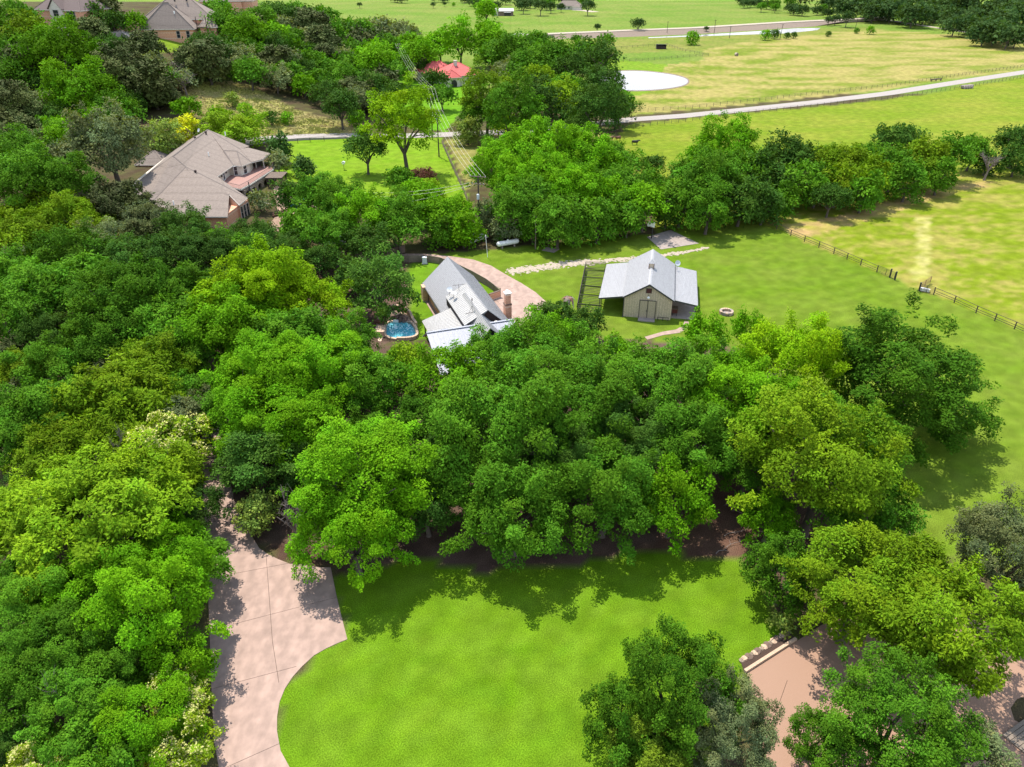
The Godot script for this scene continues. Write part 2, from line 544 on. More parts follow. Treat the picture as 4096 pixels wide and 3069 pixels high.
# ---------------------------------------------------------------- ground
func zones() -> Array:
	# name, outline seen from above (x, z), colour, second colour of its patches, size of the patches in metres, label
	return [
		["driveway_bed", PackedVector2Array([Vector2(-26.43, -59.03), Vector2(-22.34, -60.15), Vector2(-18.79, -59.59), Vector2(-16.53, -57.86), Vector2(-17.60, -55.56), Vector2(-18.39, -56.46), Vector2(-21.04, -56.73), Vector2(-24.02, -57.26)]), Vector3(0.075, 0.045, 0.034), Vector3(0.11, 0.07, 0.05), 3.0, "dark mulch bed in the curve of the front driveway"],
		["front_lawn", PackedVector2Array([Vector2(-15.04, -47.40), Vector2(-17.02, -52.46), Vector2(-18.50, -56.53), Vector2(-16.13, -55.69), Vector2(-10.79, -57.86), Vector2(-4.95, -56.07), Vector2(-0.26, -56.33), Vector2(6.83, -56.73), Vector2(13.30, -59.03), Vector2(17.13, -58.75), Vector2(20.68, -57.39), Vector2(23.64, -57.80), Vector2(25.10, -56.20), Vector2(24.76, -51.86), Vector2(26.13, -47.82), Vector2(20.33, -44.25), Vector2(17.17, -38.90), Vector2(13.50, -29.07), Vector2(-17.77, -29.07), Vector2(-19.03, -38.06), Vector2(-19.45, -41.98), Vector2(-18.53, -44.35), Vector2(-16.93, -46.35)]), Vector3(0.100, 0.215, 0.008), Vector3(0.142, 0.242, 0.017), 6.0, "bright green mown front lawn"],
		["house_garden", PackedVector2Array([Vector2(-20.58, -139.83), Vector2(-15.33, -142.33), Vector2(-1.32, -128.34), Vector2(-0.42, -112.83), Vector2(-15.09, -106.15), Vector2(-17.18, -114.60)]), Vector3(0.115, 0.245, 0.012), Vector3(0.15, 0.27, 0.02), 5.0, "small lawn round the metal roofed house"],
		["bare_soil", PackedVector2Array([Vector2(13.30, -59.03), Vector2(17.13, -58.75), Vector2(20.68, -57.39), Vector2(23.64, -57.80), Vector2(25.57, -56.20), Vector2(27.31, -64.00), Vector2(25.03, -71.49), Vector2(21.17, -68.87), Vector2(17.19, -61.74)]), Vector3(0.115, 0.066, 0.048), Vector3(0.16, 0.10, 0.07), 4.0, "bare reddish soil under the trees beside the lawn"],
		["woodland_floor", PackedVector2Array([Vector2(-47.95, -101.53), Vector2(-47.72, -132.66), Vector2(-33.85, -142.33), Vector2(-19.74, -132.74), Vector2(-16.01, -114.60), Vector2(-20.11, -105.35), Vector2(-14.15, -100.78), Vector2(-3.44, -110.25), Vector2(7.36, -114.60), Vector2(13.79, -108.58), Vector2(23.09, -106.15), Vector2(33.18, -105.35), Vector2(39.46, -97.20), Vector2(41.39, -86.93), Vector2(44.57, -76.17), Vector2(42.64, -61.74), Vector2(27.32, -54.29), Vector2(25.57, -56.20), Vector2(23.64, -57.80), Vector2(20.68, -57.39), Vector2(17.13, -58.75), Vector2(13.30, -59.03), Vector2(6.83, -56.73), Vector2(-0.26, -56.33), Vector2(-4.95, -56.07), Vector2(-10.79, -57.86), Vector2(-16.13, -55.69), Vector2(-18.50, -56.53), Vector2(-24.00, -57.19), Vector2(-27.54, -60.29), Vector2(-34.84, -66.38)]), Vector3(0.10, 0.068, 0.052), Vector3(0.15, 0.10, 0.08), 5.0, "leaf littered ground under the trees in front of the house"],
		["barn_lawn", PackedVector2Array([Vector2(-21.04, -143.60), Vector2(-0.53, -148.90), Vector2(13.22, -153.09), Vector2(29.64, -157.48), Vector2(47.00, -162.71), Vector2(56.67, -163.98), Vector2(71.97, -132.29), Vector2(83.68, -110.42), Vector2(98.89, -84.61), Vector2(69.75, -50.13), Vector2(41.34, -58.89), Vector2(44.34, -74.25), Vector2(41.39, -86.93), Vector2(39.46, -97.20), Vector2(33.18, -105.35), Vector2(23.09, -106.15), Vector2(13.79, -108.58), Vector2(7.36, -114.60), Vector2(-0.42, -112.83), Vector2(-1.32, -128.34), Vector2(-15.33, -142.33)]), Vector3(0.112, 0.206, 0.011), Vector3(0.170, 0.222, 0.034), 16.0, "mown green field round the barn"],
		["worn_path", PackedVector2Array([Vector2(92.30, -168.57), Vector2(96.45, -169.24), Vector2(86.46, -147.55), Vector2(78.47, -132.74), Vector2(74.36, -131.40), Vector2(83.17, -146.21)]), Vector3(0.44, 0.41, 0.15), Vector3(0.26, 0.29, 0.04), 4.0, "pale trampled path through the hay meadow"],
		["worn_strip", PackedVector2Array([Vector2(60.64, -163.34), Vector2(69.02, -166.58), Vector2(85.35, -175.51), Vector2(106.67, -190.10), Vector2(127.78, -201.78), Vector2(127.17, -197.32), Vector2(102.87, -182.17), Vector2(82.22, -167.90), Vector2(65.56, -156.58), Vector2(61.17, -155.41)]), Vector3(0.42, 0.295, 0.135), Vector3(0.30, 0.30, 0.05), 6.0, "tan worn strip of the meadow along the tree row"],
		["hay_meadow", PackedVector2Array([Vector2(56.67, -163.98), Vector2(71.97, -132.29), Vector2(83.68, -110.42), Vector2(98.89, -84.61), Vector2(268.36, -285.14), Vector2(148.79, -221.54), Vector2(109.96, -199.53), Vector2(79.98, -184.88)]), Vector3(0.170, 0.238, 0.014), Vector3(0.31, 0.285, 0.070), 13.0, "tall rough hay meadow with pale dry patches"],
		["roadside_pasture", PackedVector2Array([Vector2(29.72, -241.77), Vector2(40.89, -270.75), Vector2(81.56, -288.53), Vector2(149.84, -316.41), Vector2(238.99, -375.48), Vector2(464.18, -516.85), Vector2(268.36, -285.14), Vector2(148.79, -221.54), Vector2(109.96, -199.53), Vector2(79.98, -184.88), Vector2(56.67, -163.98), Vector2(31.90, -158.99), Vector2(35.52, -195.15), Vector2(29.90, -218.89)]), Vector3(0.160, 0.242, 0.018), Vector3(0.235, 0.265, 0.036), 30.0, "green pasture between the paved road and the tree row"],
		["dry_field", PackedVector2Array([Vector2(43.96, -285.98), Vector2(94.23, -308.51), Vector2(160.54, -341.30), Vector2(253.59, -400.39), Vector2(510.77, -571.97), Vector2(453.83, -504.60), Vector2(326.29, -524.47), Vector2(303.35, -543.09), Vector2(283.33, -571.97), Vector2(255.14, -597.25), Vector2(201.40, -557.18), Vector2(142.66, -511.88), Vector2(111.51, -475.18), Vector2(102.05, -432.11), Vector2(79.30, -414.86), Vector2(57.09, -333.36), Vector2(43.48, -317.42)]), Vector3(0.345, 0.305, 0.105), Vector3(0.165, 0.225, 0.026), 26.0, "straw coloured field beyond the paved road"],
		["pond_bank", PackedVector2Array([Vector2(49.81, -450.74), Vector2(55.70, -435.72), Vector2(79.30, -414.86), Vector2(95.88, -383.94), Vector2(93.99, -362.11), Vector2(78.87, -344.82), Vector2(56.24, -327.89), Vector2(41.63, -317.42), Vector2(32.89, -344.82)]), Vector3(0.15, 0.28, 0.02), Vector3(0.20, 0.29, 0.03), 8.0, "green grass bank round the pond"],
		["grassy_slope", PackedVector2Array([Vector2(-113.21, -273.99), Vector2(-112.55, -284.00), Vector2(-101.83, -293.74), Vector2(-91.38, -288.49), Vector2(-74.83, -273.50), Vector2(-54.04, -263.40), Vector2(-51.01, -250.78), Vector2(-73.46, -230.95), Vector2(-88.65, -237.96), Vector2(-103.82, -257.36)]), Vector3(0.24, 0.26, 0.055), Vector3(0.36, 0.30, 0.14), 9.0, "rough grassy hill slope above the road bend"],
		["neighbour_lawn", PackedVector2Array([Vector2(-71.85, -230.01), Vector2(-51.59, -245.87), Vector2(-23.29, -250.13), Vector2(-19.96, -235.67), Vector2(-9.93, -176.95), Vector2(-18.69, -168.57), Vector2(-36.49, -179.13), Vector2(-48.60, -188.66), Vector2(-60.53, -194.65), Vector2(-65.46, -208.71)]), Vector3(0.15, 0.30, 0.012), Vector3(0.21, 0.31, 0.03), 12.0, "bright green lawn beside the shingled house"],
		["grass_verge", PackedVector2Array([Vector2(-21.64, -248.15), Vector2(20.88, -260.43), Vector2(34.18, -254.85), Vector2(30.54, -224.24), Vector2(-8.37, -208.82), Vector2(-11.10, -186.86), Vector2(-13.22, -204.08)]), Vector3(0.21, 0.235, 0.05), Vector3(0.28, 0.25, 0.09), 9.0, "worn grass beside the chain link fence"],
		["red_house_lawn", PackedVector2Array([Vector2(-54.68, -342.78), Vector2(-49.56, -365.05), Vector2(-11.64, -363.41), Vector2(-18.24, -293.74), Vector2(-22.42, -258.31), Vector2(-39.20, -268.89), Vector2(-50.00, -298.51)]), Vector3(0.11, 0.30, 0.012), Vector3(0.16, 0.30, 0.02), 12.0, "bright lawn in front of the red roofed house"],
		["hill_house_lawn", PackedVector2Array([Vector2(-141.36, -309.47), Vector2(-138.18, -316.88), Vector2(-124.98, -339.07), Vector2(-121.50, -325.67), Vector2(-124.78, -312.04), Vector2(-133.49, -303.52)]), Vector3(0.16, 0.28, 0.02), Vector3(0.2, 0.27, 0.03), 8.0, "small lawn below the hill house"],
		["canal_meadow", PackedVector2Array([Vector2(-1.62, -521.90), Vector2(88.98, -537.64), Vector2(169.52, -565.97), Vector2(218.43, -597.25), Vector2(264.00, -610.70), Vector2(249.91, -584.35), Vector2(198.49, -548.65), Vector2(140.75, -504.60), Vector2(110.58, -470.94), Vector2(89.24, -470.94), Vector2(49.81, -450.74), Vector2(25.21, -470.94)]), Vector3(0.16, 0.22, 0.035), Vector3(0.25, 0.25, 0.07), 18.0, "damp meadow strip below the gravel road bank"],
	]

func build_ground() -> void:
	noise.seed = 3
	noise.frequency = 1.0
	noise.fractal_octaves = 4
	noise2.seed = 9
	noise2.frequency = 1.0
	noise2.fractal_octaves = 3
	var xs := PackedFloat32Array()
	var zs := PackedFloat32Array()
	var x := 0.0
	var right := [0.0]
	while x < 3500.0:
		x += 1.15 if x < 95.0 else (x - 95.0) * 0.055 + 1.6
		right.append(x)
	for i in range(right.size() - 1, 0, -1):
		xs.append(-right[i])
	for q in right:
		xs.append(q)
	var d := -400.0
	while d < 5000.0:
		zs.append(-d)
		d += 40.0 if d < 0.0 else 1.1 if d < 135.0 else 1.1 + (d - 135.0) * 0.014
	var w := xs.size()
	var pts := PackedVector3Array()
	var nrm := PackedVector3Array()
	var col := PackedColorArray()
	var zone_of := PackedInt32Array()
	var zl := zones()
	var boxes := []
	for zn in zl:
		var b := Rect2(zn[1][0], Vector2.ZERO)
		for p in zn[1]:
			b = b.expand(p)
		boxes.append(b.grow(0.1))
	for z in zs:
		for xx in xs:
			var wob := Vector2(noise2.get_noise_2d(xx * 0.3, z * 0.3), noise2.get_noise_2d(xx * 0.3 + 90.0, z * 0.3)) * 0.8
			var at := Vector2(xx, z) + wob
			var id := -1
			for k in zl.size():
				if boxes[k].has_point(at) and Geometry2D.is_point_in_polygon(at, zl[k][1]):
					id = k
					break
			var a: Vector3
			var b2: Vector3
			var size := 30.0
			if id >= 0:
				a = zl[id][2]
				b2 = zl[id][3]
				size = zl[id][4]
			elif z < -330.0 and (xx > -75.0 or z < -415.0):
				a = Vector3(0.135, 0.235, 0.032)
				b2 = Vector3(0.215, 0.26, 0.062)
				size = 70.0
			else:
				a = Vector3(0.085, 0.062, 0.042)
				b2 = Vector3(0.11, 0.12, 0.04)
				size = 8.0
			var t := noise.get_noise_2d(xx / size * 0.7, z / size * 1.4) * 0.9 + noise2.get_noise_2d(xx / size * 4.0, z / size * 5.0) * (0.6 if id >= 0 and zl[id][0] == "hay_meadow" else 0.4)
			t = clampf(0.42 + t * (0.55 if id >= 0 and (zl[id][0] as String).ends_with("lawn") else 1.0), 0.0, 1.0)
			if id >= 0 and (zl[id][0] == "hay_meadow" or zl[id][0] == "dry_field"):
				t = step01(t * 1.3 - 0.15)
			var c := a.lerp(b2, t)
			if id >= 0 and zl[id][0] == "barn_lawn":   # mower passes
				c *= 1.0 + 0.09 * sin((xx * 0.42 + z * 0.9) * 2.1) * (0.5 + noise.get_noise_2d(xx * 0.03, z * 0.03))
			if id >= 0 and zl[id][0] == "front_lawn":
				c *= 1.0 + 0.035 * sin((xx * 0.95 - z * 0.3) * 3.4)
			c *= 1.3
			pts.append(on_ground(xx, z))
			nrm.append(Vector3(height(xx - 0.5, z) - height(xx + 0.5, z), 1.0, height(xx, z - 0.5) - height(xx, z + 0.5)).normalized())
			col.append(Color(c.x, c.y, c.z))
			zone_of.append(id if id >= 0 else zl.size() if z < -330.0 and (xx > -75.0 or z < -415.0) else zl.size() + 1)
	var lists := []
	for k in zl.size() + 2:
		lists.append(PackedInt32Array())
	for j in zs.size() - 1:
		for i in w - 1:
			var a := j * w + i
			lists[zone_of[a]].append_array([a, a + w, a + w + 1, a, a + w + 1, a + 1])
	for k in lists.size():
		if lists[k].is_empty():
			continue
		var seen := {}
		var v := PackedVector3Array()
		var n := PackedVector3Array()
		var c := PackedColorArray()
		var idx := PackedInt32Array()
		for a in lists[k]:
			if not seen.has(a):
				seen[a] = v.size()
				v.append(pts[a])
				n.append(nrm[a])
				c.append(col[a])
			idx.append(seen[a])
		var arr := []
		arr.resize(Mesh.ARRAY_MAX)
		arr[Mesh.ARRAY_VERTEX] = v
		arr[Mesh.ARRAY_NORMAL] = n
		arr[Mesh.ARRAY_COLOR] = c
		arr[Mesh.ARRAY_INDEX] = idx
		var m := ArrayMesh.new()
		m.add_surface_from_arrays(Mesh.PRIMITIVE_TRIANGLES, arr)
		if k < zl.size():
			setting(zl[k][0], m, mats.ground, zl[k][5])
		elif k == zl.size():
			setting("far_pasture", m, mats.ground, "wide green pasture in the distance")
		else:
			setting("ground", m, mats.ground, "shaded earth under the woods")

func ribbon(path: Array, width: float, up: float, thick := 0.12) -> ArrayMesh:
	var s := sh()
	var fine := []
	for i in path.size() - 1:
		var steps := maxi(1, int(path[i].distance_to(path[i + 1]) / 6.0))
		for k in steps:
			fine.append(path[i].lerp(path[i + 1], float(k) / steps))
	fine.append(path[-1])
	var l := []
	var r := []
	for i in fine.size():
		var dir: Vector2 = (fine[mini(i + 1, fine.size() - 1)] - fine[maxi(i - 1, 0)]).normalized()
		var side := Vector2(-dir.y, dir.x) * width * 0.5
		var p: Vector2 = fine[i] + side
		var q: Vector2 = fine[i] - side
		var y: float = maxf(height(fine[i].x, fine[i].y), maxf(height(p.x, p.y), height(q.x, q.y))) + up
		l.append(Vector3(p.x, y, p.y))
		r.append(Vector3(q.x, y, q.y))
	var dn := Vector3(0, -thick - 1.5, 0)
	for i in fine.size() - 1:
		s.quad(l[i], l[i + 1], r[i + 1], r[i])
		s.quad(l[i] + dn, l[i + 1] + dn, l[i + 1], l[i])
		s.quad(r[i], r[i + 1], r[i + 1] + dn, r[i] + dn)
	return s.done()

# concrete cut into panels along its joints; every panel is a piece of its own
func paving(called: String, label: String, outline: PackedVector2Array, joints: Array, m: Material, up := 0.0, base := 0.0) -> void:
	var pieces := [outline]
	for j in joints:
		var dir: Vector2 = (j[1] - j[0]).normalized()
		var s := Vector2(-dir.y, dir.x) * 0.018
		var cut := PackedVector2Array([j[0] - s, j[1] - s, j[1] + s, j[0] + s])
		var next := []
		for p in pieces:
			var got := Geometry2D.clip_polygons(p, cut)
			for g in got:
				if not Geometry2D.is_polygon_clockwise(g) and g.size() > 2:
					next.append(g)
				elif g.size() > 2 and got.size() == 1:
					next.append(g)
		pieces = next
	var holder := Node3D.new()
	holder.name = numbered(called)
	add_child(holder, true)
	tag(holder, label, "", "", "structure")
	put("joint_filler", sh().prism(outline, base - 0.1, base + 0.022).done(), mats.mulch, holder)
	for p in pieces:
		var s := sh()
		put("concrete_slab", s.prism(p, base - 0.12, base + 0.045 + up).done(), m, holder)

func smooth_outline(p: PackedVector2Array, rounds := 1) -> PackedVector2Array:
	var q := p
	for k in rounds:
		var n := PackedVector2Array()
		for i in q.size():
			var a := q[i]
			var b := q[(i + 1) % q.size()]
			n.append(a.lerp(b, 0.25))
			n.append(a.lerp(b, 0.75))
		q = n
	return q

func build_paving() -> void:
	var left := PackedVector2Array([Vector2(-47.52, -101.53), Vector2(-40.47, -81.30), Vector2(-34.84, -66.38), Vector2(-31.20, -56.86), Vector2(-28.20, -49.02), Vector2(-25.76, -42.44), Vector2(-23.75, -37.25), Vector2(-21.83, -33.44), Vector2(-19.73, -29.07)])
	var right := PackedVector2Array([Vector2(-13.21, -29.07), Vector2(-15.89, -33.44), Vector2(-17.17, -35.02), Vector2(-18.21, -36.37), Vector2(-18.95, -38.06), Vector2(-19.31, -39.41), Vector2(-19.47, -40.85), Vector2(-19.36, -42.07), Vector2(-18.99, -43.29), Vector2(-18.45, -44.35), Vector2(-17.66, -45.54), Vector2(-16.68, -46.35), Vector2(-15.79, -46.92), Vector2(-15.03, -47.34), Vector2(-16.02, -49.85), Vector2(-17.02, -52.46), Vector2(-17.78, -54.60), Vector2(-18.44, -56.46), Vector2(-19.57, -56.46), Vector2(-21.06, -56.79), Vector2(-22.77, -56.99), Vector2(-24.13, -57.66), Vector2(-25.39, -58.41), Vector2(-26.49, -59.24), Vector2(-27.50, -60.65), Vector2(-29.27, -63.24), Vector2(-31.70, -67.19), Vector2(-34.79, -74.25), Vector2(-37.69, -81.30), Vector2(-45.11, -101.53)])
	var drive := PackedVector2Array(left)
	drive.append_array(right)
	paving("front_driveway", "pinkish concrete driveway with joints, curving past the front lawn", drive, [
		[Vector2(-25.72, -58.89), Vector2(-21.81, -47.13)], [Vector2(-21.81, -47.13), Vector2(-20.03, -42.67)], [Vector2(-28.80, -48.04), Vector2(-15.63, -52.94)], [Vector2(-31.17, -54.67), Vector2(-22.12, -57.26)], [Vector2(-26.53, -41.70), Vector2(-18.93, -44.35)], [Vector2(-23.48, -34.17), Vector2(-17.28, -37.65)], [Vector2(-34.75, -63.24), Vector2(-25.83, -64.00)], [Vector2(-39.84, -75.68), Vector2(-33.54, -75.68)]], mats.concrete)
	var court := PackedVector2Array([Vector2(20.45, -43.76), Vector2(25.68, -46.98), Vector2(29.74, -49.57), Vector2(35.73, -52.46), Vector2(41.75, -50.13), Vector2(49.15, -47.93), Vector2(48.90, -44.84), Vector2(44.06, -41.52), Vector2(42.46, -41.07), Vector2(41.41, -40.18), Vector2(41.08, -39.06), Vector2(42.37, -38.06), Vector2(39.85, -32.73), Vector2(20.19, -31.69), Vector2(19.73, -37.25)])
	paving("parking_court", "reddish exposed aggregate parking court in the lower right", court, [[Vector2(23.73, -42.91), Vector2(19.28, -35.67)], [Vector2(21.58, -37.25), Vector2(28.38, -41.52)], [Vector2(20.01, -35.67), Vector2(28.66, -35.67)]], mats.aggregate)
	var loop_out := PackedVector2Array([Vector2(-30.80, -140.82), Vector2(-28.46, -143.35), Vector2(-25.85, -144.64), Vector2(-21.25, -145.42), Vector2(-16.99, -145.16), Vector2(-12.19, -143.86), Vector2(-7.72, -142.07), Vector2(-4.13, -138.85), Vector2(-1.19, -134.34), Vector2(1.77, -130.07), Vector2(4.32, -125.80), Vector2(5.93, -121.95), Vector2(7.15, -118.28), Vector2(6.43, -114.60), Vector2(4.94, -111.96)])
	var loop_in := PackedVector2Array([Vector2(-4.21, -110.76), Vector2(-3.55, -114.60), Vector2(-2.85, -119.23), Vector2(-3.42, -123.15), Vector2(-2.29, -124.77), Vector2(-2.25, -127.48), Vector2(-4.02, -130.73), Vector2(-7.22, -134.81), Vector2(-10.45, -138.36), Vector2(-13.82, -140.82), Vector2(-17.04, -142.84), Vector2(-20.97, -143.09), Vector2(-25.51, -142.33), Vector2(-28.60, -138.61)])
	var lp := PackedVector2Array(loop_out)
	lp.append_array(loop_in)
	paving("rear_driveway", "pinkish concrete drive sweeping round behind the house to a turning pad", lp, [
		[Vector2(-13.74, -139.83), Vector2(-11.36, -145.42)], [Vector2(-4.09, -130.07), Vector2(-0.48, -133.65)], [Vector2(-2.47, -125.39), Vector2(2.97, -130.07)], [Vector2(-3.39, -121.75), Vector2(7.01, -124.16)], [Vector2(-3.61, -124.16), Vector2(1.87, -111.96)], [Vector2(-21.51, -147.55), Vector2(-20.58, -139.83)]], mats.concrete)
	paving("ball_court", "small square concrete slab under trees with a ball hoop", PackedVector2Array([Vector2(29.02, -155.41), Vector2(30.71, -147.82), Vector2(39.31, -151.39), Vector2(34.91, -159.90)]), [[Vector2(29.71, -151.67), Vector2(37.34, -155.70)], [Vector2(33.01, -158.38), Vector2(35.13, -149.45)]], mats.concrete_grey)
	paving("small_pad", "little concrete pad beside the tree trunks", PackedVector2Array([Vector2(6.14, -147.28), Vector2(8.55, -145.95), Vector2(9.81, -148.09), Vector2(7.17, -149.18)]), [], mats.concrete_grey)
	setting("paved_road", ribbon([Vector2(293.55, -419.90), Vector2(247.37, -389.77), Vector2(197.65, -358.28), Vector2(156.18, -331.15), Vector2(119.28, -311.43), Vector2(85.95, -295.52), Vector2(63.03, -285.14), Vector2(43.27, -278.58), Vector2(21.40, -267.73), Vector2(-0.85, -258.31), Vector2(-22.10, -254.16), Vector2(-37.01, -252.06), Vector2(-52.04, -248.30), Vector2(-63.96, -239.90), Vector2(-73.61, -231.47), Vector2(-80.76, -221.77)], 6.6, 0.07), mats.road, "pale paved road crossing the whole scene behind the trees")
	setting("gravel_road", ribbon([Vector2(-19.24, -521.90), Vector2(27.30, -543.09), Vector2(77.16, -563.01), Vector2(128.30, -581.21), Vector2(207.06, -624.74), Vector2(269.61, -650.83), Vector2(299.95, -666.70)], 7.5, 2.2, 0.3), mats.gravel, "pale gravel road on an embankment far behind")
	setting("gravel_lane", ribbon([Vector2(299.95, -666.70), Vector2(306.40, -621.17), Vector2(315.41, -565.97), Vector2(327.81, -527.05), Vector2(336.98, -499.86)], 5.0, 0.1), mats.gravel, "pale dirt lane along the dark wood")
	setting("hill_street", ribbon([Vector2(-167.96, -303.28), Vector2(-154.15, -308.21), Vector2(-149.08, -315.40), Vector2(-142.00, -313.51)], 7.0, 0.1), mats.road, "grey street between the hill houses")
	# rough stone slope of the embankment
	var bank := sh()
	var foot := [Vector2(26.66, -529.66), Vector2(74.58, -543.09), Vector2(123.88, -560.08), Vector2(175.62, -587.53), Vector2(224.29, -614.15)]
	var top := [Vector2(27.22, -541.45), Vector2(76.93, -561.25), Vector2(127.91, -579.34), Vector2(206.39, -622.59), Vector2(269.00, -649.29)]
	for i in 4:
		bank.quad(Vector3(top[i].x, 2.15, top[i].y), Vector3(top[i + 1].x, 2.15, top[i + 1].y), Vector3(foot[i + 1].x, 0.02, foot[i + 1].y), Vector3(foot[i].x, 0.02, foot[i].y))
	setting("road_bank", bank.done(), mats.rubble, "brown rubble slope below the gravel road")
	var canal := sh()
	canal.prism(PackedVector2Array([Vector2(89.62, -541.72), Vector2(122.68, -554.31), Vector2(173.84, -581.21), Vector2(206.16, -600.56), Vector2(224.19, -602.23), Vector2(216.70, -587.53), Vector2(188.55, -565.97), Vector2(161.17, -558.63), Vector2(120.91, -545.86), Vector2(88.77, -536.30)]), -0.2, 0.05)
	setting("canal_water", canal.done(), mats.pond_water, "narrow pale canal below the gravel road")
	var pond := sh()
	pond.prism(smooth_outline(PackedVector2Array([Vector2(36.55, -386.83), Vector2(50.59, -392.75), Vector2(62.08, -394.26), Vector2(74.07, -385.38), Vector2(80.42, -372.73), Vector2(79.72, -360.83), Vector2(74.61, -349.60), Vector2(62.10, -340.15), Vector2(47.98, -337.86), Vector2(32.89, -344.82)]), 2), -0.3, 0.05)
	setting("pond_water", pond.done(), mats.pond_water, "milky grey pond behind the big trees")
	var shore := sh()
	shore.prism(smooth_outline(PackedVector2Array([Vector2(36.36, -389.77), Vector2(50.95, -395.78), Vector2(62.52, -397.31), Vector2(74.81, -388.30), Vector2(81.39, -375.48), Vector2(80.55, -360.83), Vector2(74.54, -347.19), Vector2(61.92, -337.86), Vector2(47.69, -335.59), Vector2(32.29, -342.47)]), 2), -0.3, 0.03)
	setting("pond_shore", shore.done(), mats.rubble, "muddy brown rim of the pond")
	var puddle := sh()
	puddle.prism(smooth_outline(PackedVector2Array([Vector2(-2.97, -557.18), Vector2(4.60, -565.97), Vector2(12.15, -563.01), Vector2(10.06, -551.46), Vector2(1.38, -545.86)]), 2), -0.1, 0.06)
	setting("far_pond", puddle.done(), mats.pond_water, "tiny pale pond in the far pasture")
	# gravel track: broken patches of pale stone
	rng.seed = 77
	var track := [Vector2(-0.49, -135.98), Vector2(4.00, -137.40), Vector2(9.51, -139.34), Vector2(15.10, -140.82), Vector2(22.64, -142.33), Vector2(29.42, -144.12), Vector2(35.45, -146.21), Vector2(40.79, -148.90)]
	var gr := sh()
	var n := 0
	for i in track.size() - 1:
		var share: float = [1.0, 1.0, 1.0, 0.75, 0.6, 0.5, 0.35][i]
		for k in int(300 * share):
			var c: Vector2 = track[i].lerp(track[i + 1], rng.randf()) + Vector2(rng.randfn(0.0, 0.5), rng.randfn(0.0, 0.75)) * share
			var r := rng.randf_range(0.07, 0.34)
			var p := PackedVector2Array()
			for q in 8:
				p.append(c + Vector2(cos(q * TAU / 8), sin(q * TAU / 8)) * r * rng.randf_range(0.6, 1.3))
			gr.prism(p, -0.05, 0.012 + 0.02 * rng.randf() + 0.00002 * n)
			n += 1
	var gt := setting("gravel_track", gr.done(), mats.gravel, "broken pale gravel track from the drive past the barn")
	paving("barn_path", "narrow curved concrete path in front of the barn", PackedVector2Array([Vector2(21.33, -108.09), Vector2(24.48, -109.91), Vector2(26.90, -110.76), Vector2(28.23, -112.13), Vector2(28.88, -113.89), Vector2(29.66, -113.89), Vector2(29.01, -111.44), Vector2(27.28, -109.58), Vector2(24.43, -108.74), Vector2(21.63, -107.11)]), [], mats.concrete)

# ---------------------------------------------------------------- fences
func fence(called: String, label: String, category: String, path: Array, gap: float, high: float, rails: Array, post: float, rail: float, m: Material, group := "", posts_too := true) -> Node3D:
	var f := thing(called, label, category, on_ground(path[0].x, path[0].y), 0.0, group)
	var o := f.position
	var tops := {}
	for h in rails:
		tops[h] = sh()
	var pm: Mesh = once("post%.2f_%.2f" % [post, high], func(): return sh().box(Vector3(0, high * 0.5 - 0.1, 0), Vector3(post, high + 0.2, post)).done())
	for i in path.size() - 1:
		var a: Vector2 = path[i]
		var b: Vector2 = path[i + 1]
		var n := maxi(1, int(round(a.distance_to(b) / gap)))
		for k in n + (1 if i == path.size() - 2 else 0):
			var p := a.lerp(b, float(k) / n)
			if posts_too:
				var q := put("post", pm, m, f)
				q.position = on_ground(p.x, p.y) - o
			if k < n:
				var e := a.lerp(b, float(k + 1) / n)
				for h in rails:
					(tops[h] as Shape).bar(on_ground(p.x, p.y, h) - o, on_ground(e.x, e.y, h) - o, rail, rail)
	for h in rails:
		put("rail", (tops[h] as Shape).done(), m, f)
	return f

func picket_fence(called: String, label: String, path: Array, high: float, m: Material, board := 0.15) -> void:
	var f := thing(called, label, "wooden fence", on_ground(path[0].x, path[0].y))
	var o := f.position
	rng.seed = 31
	var boards := sh()
	var caps := sh()
	for i in path.size() - 1:
		var a: Vector2 = path[i]
		var b: Vector2 = path[i + 1]
		var n := maxi(1, int(a.distance_to(b) / (board + 0.012)))
		var dir := (b - a).normalized()
		for k in n:
			var p := a.lerp(b, (k + 0.5) / n)
			boards.tint = Color.WHITE * rng.randf_range(0.75, 1.1)
			boards.box(on_ground(p.x, p.y, high * 0.5) - o, Vector3(board, high * rng.randf_range(0.985, 1.0), 0.025), Basis(Vector3.UP, -dir.angle()))
		caps.bar(on_ground(a.x, a.y, high + 0.02) - o, on_ground(b.x, b.y, high + 0.02) - o, 0.10, 0.04)
		var post := sh()
		put("post", post.box(on_ground(a.x, a.y, high * 0.5) - o, Vector3(0.13, high + 0.1, 0.13)).done(), m, f)
	var bm := put("pickets", boards.done(), m, f)
	bm.set_meta("kind", "stuff")
	put("top_rail", caps.done(), m, f)

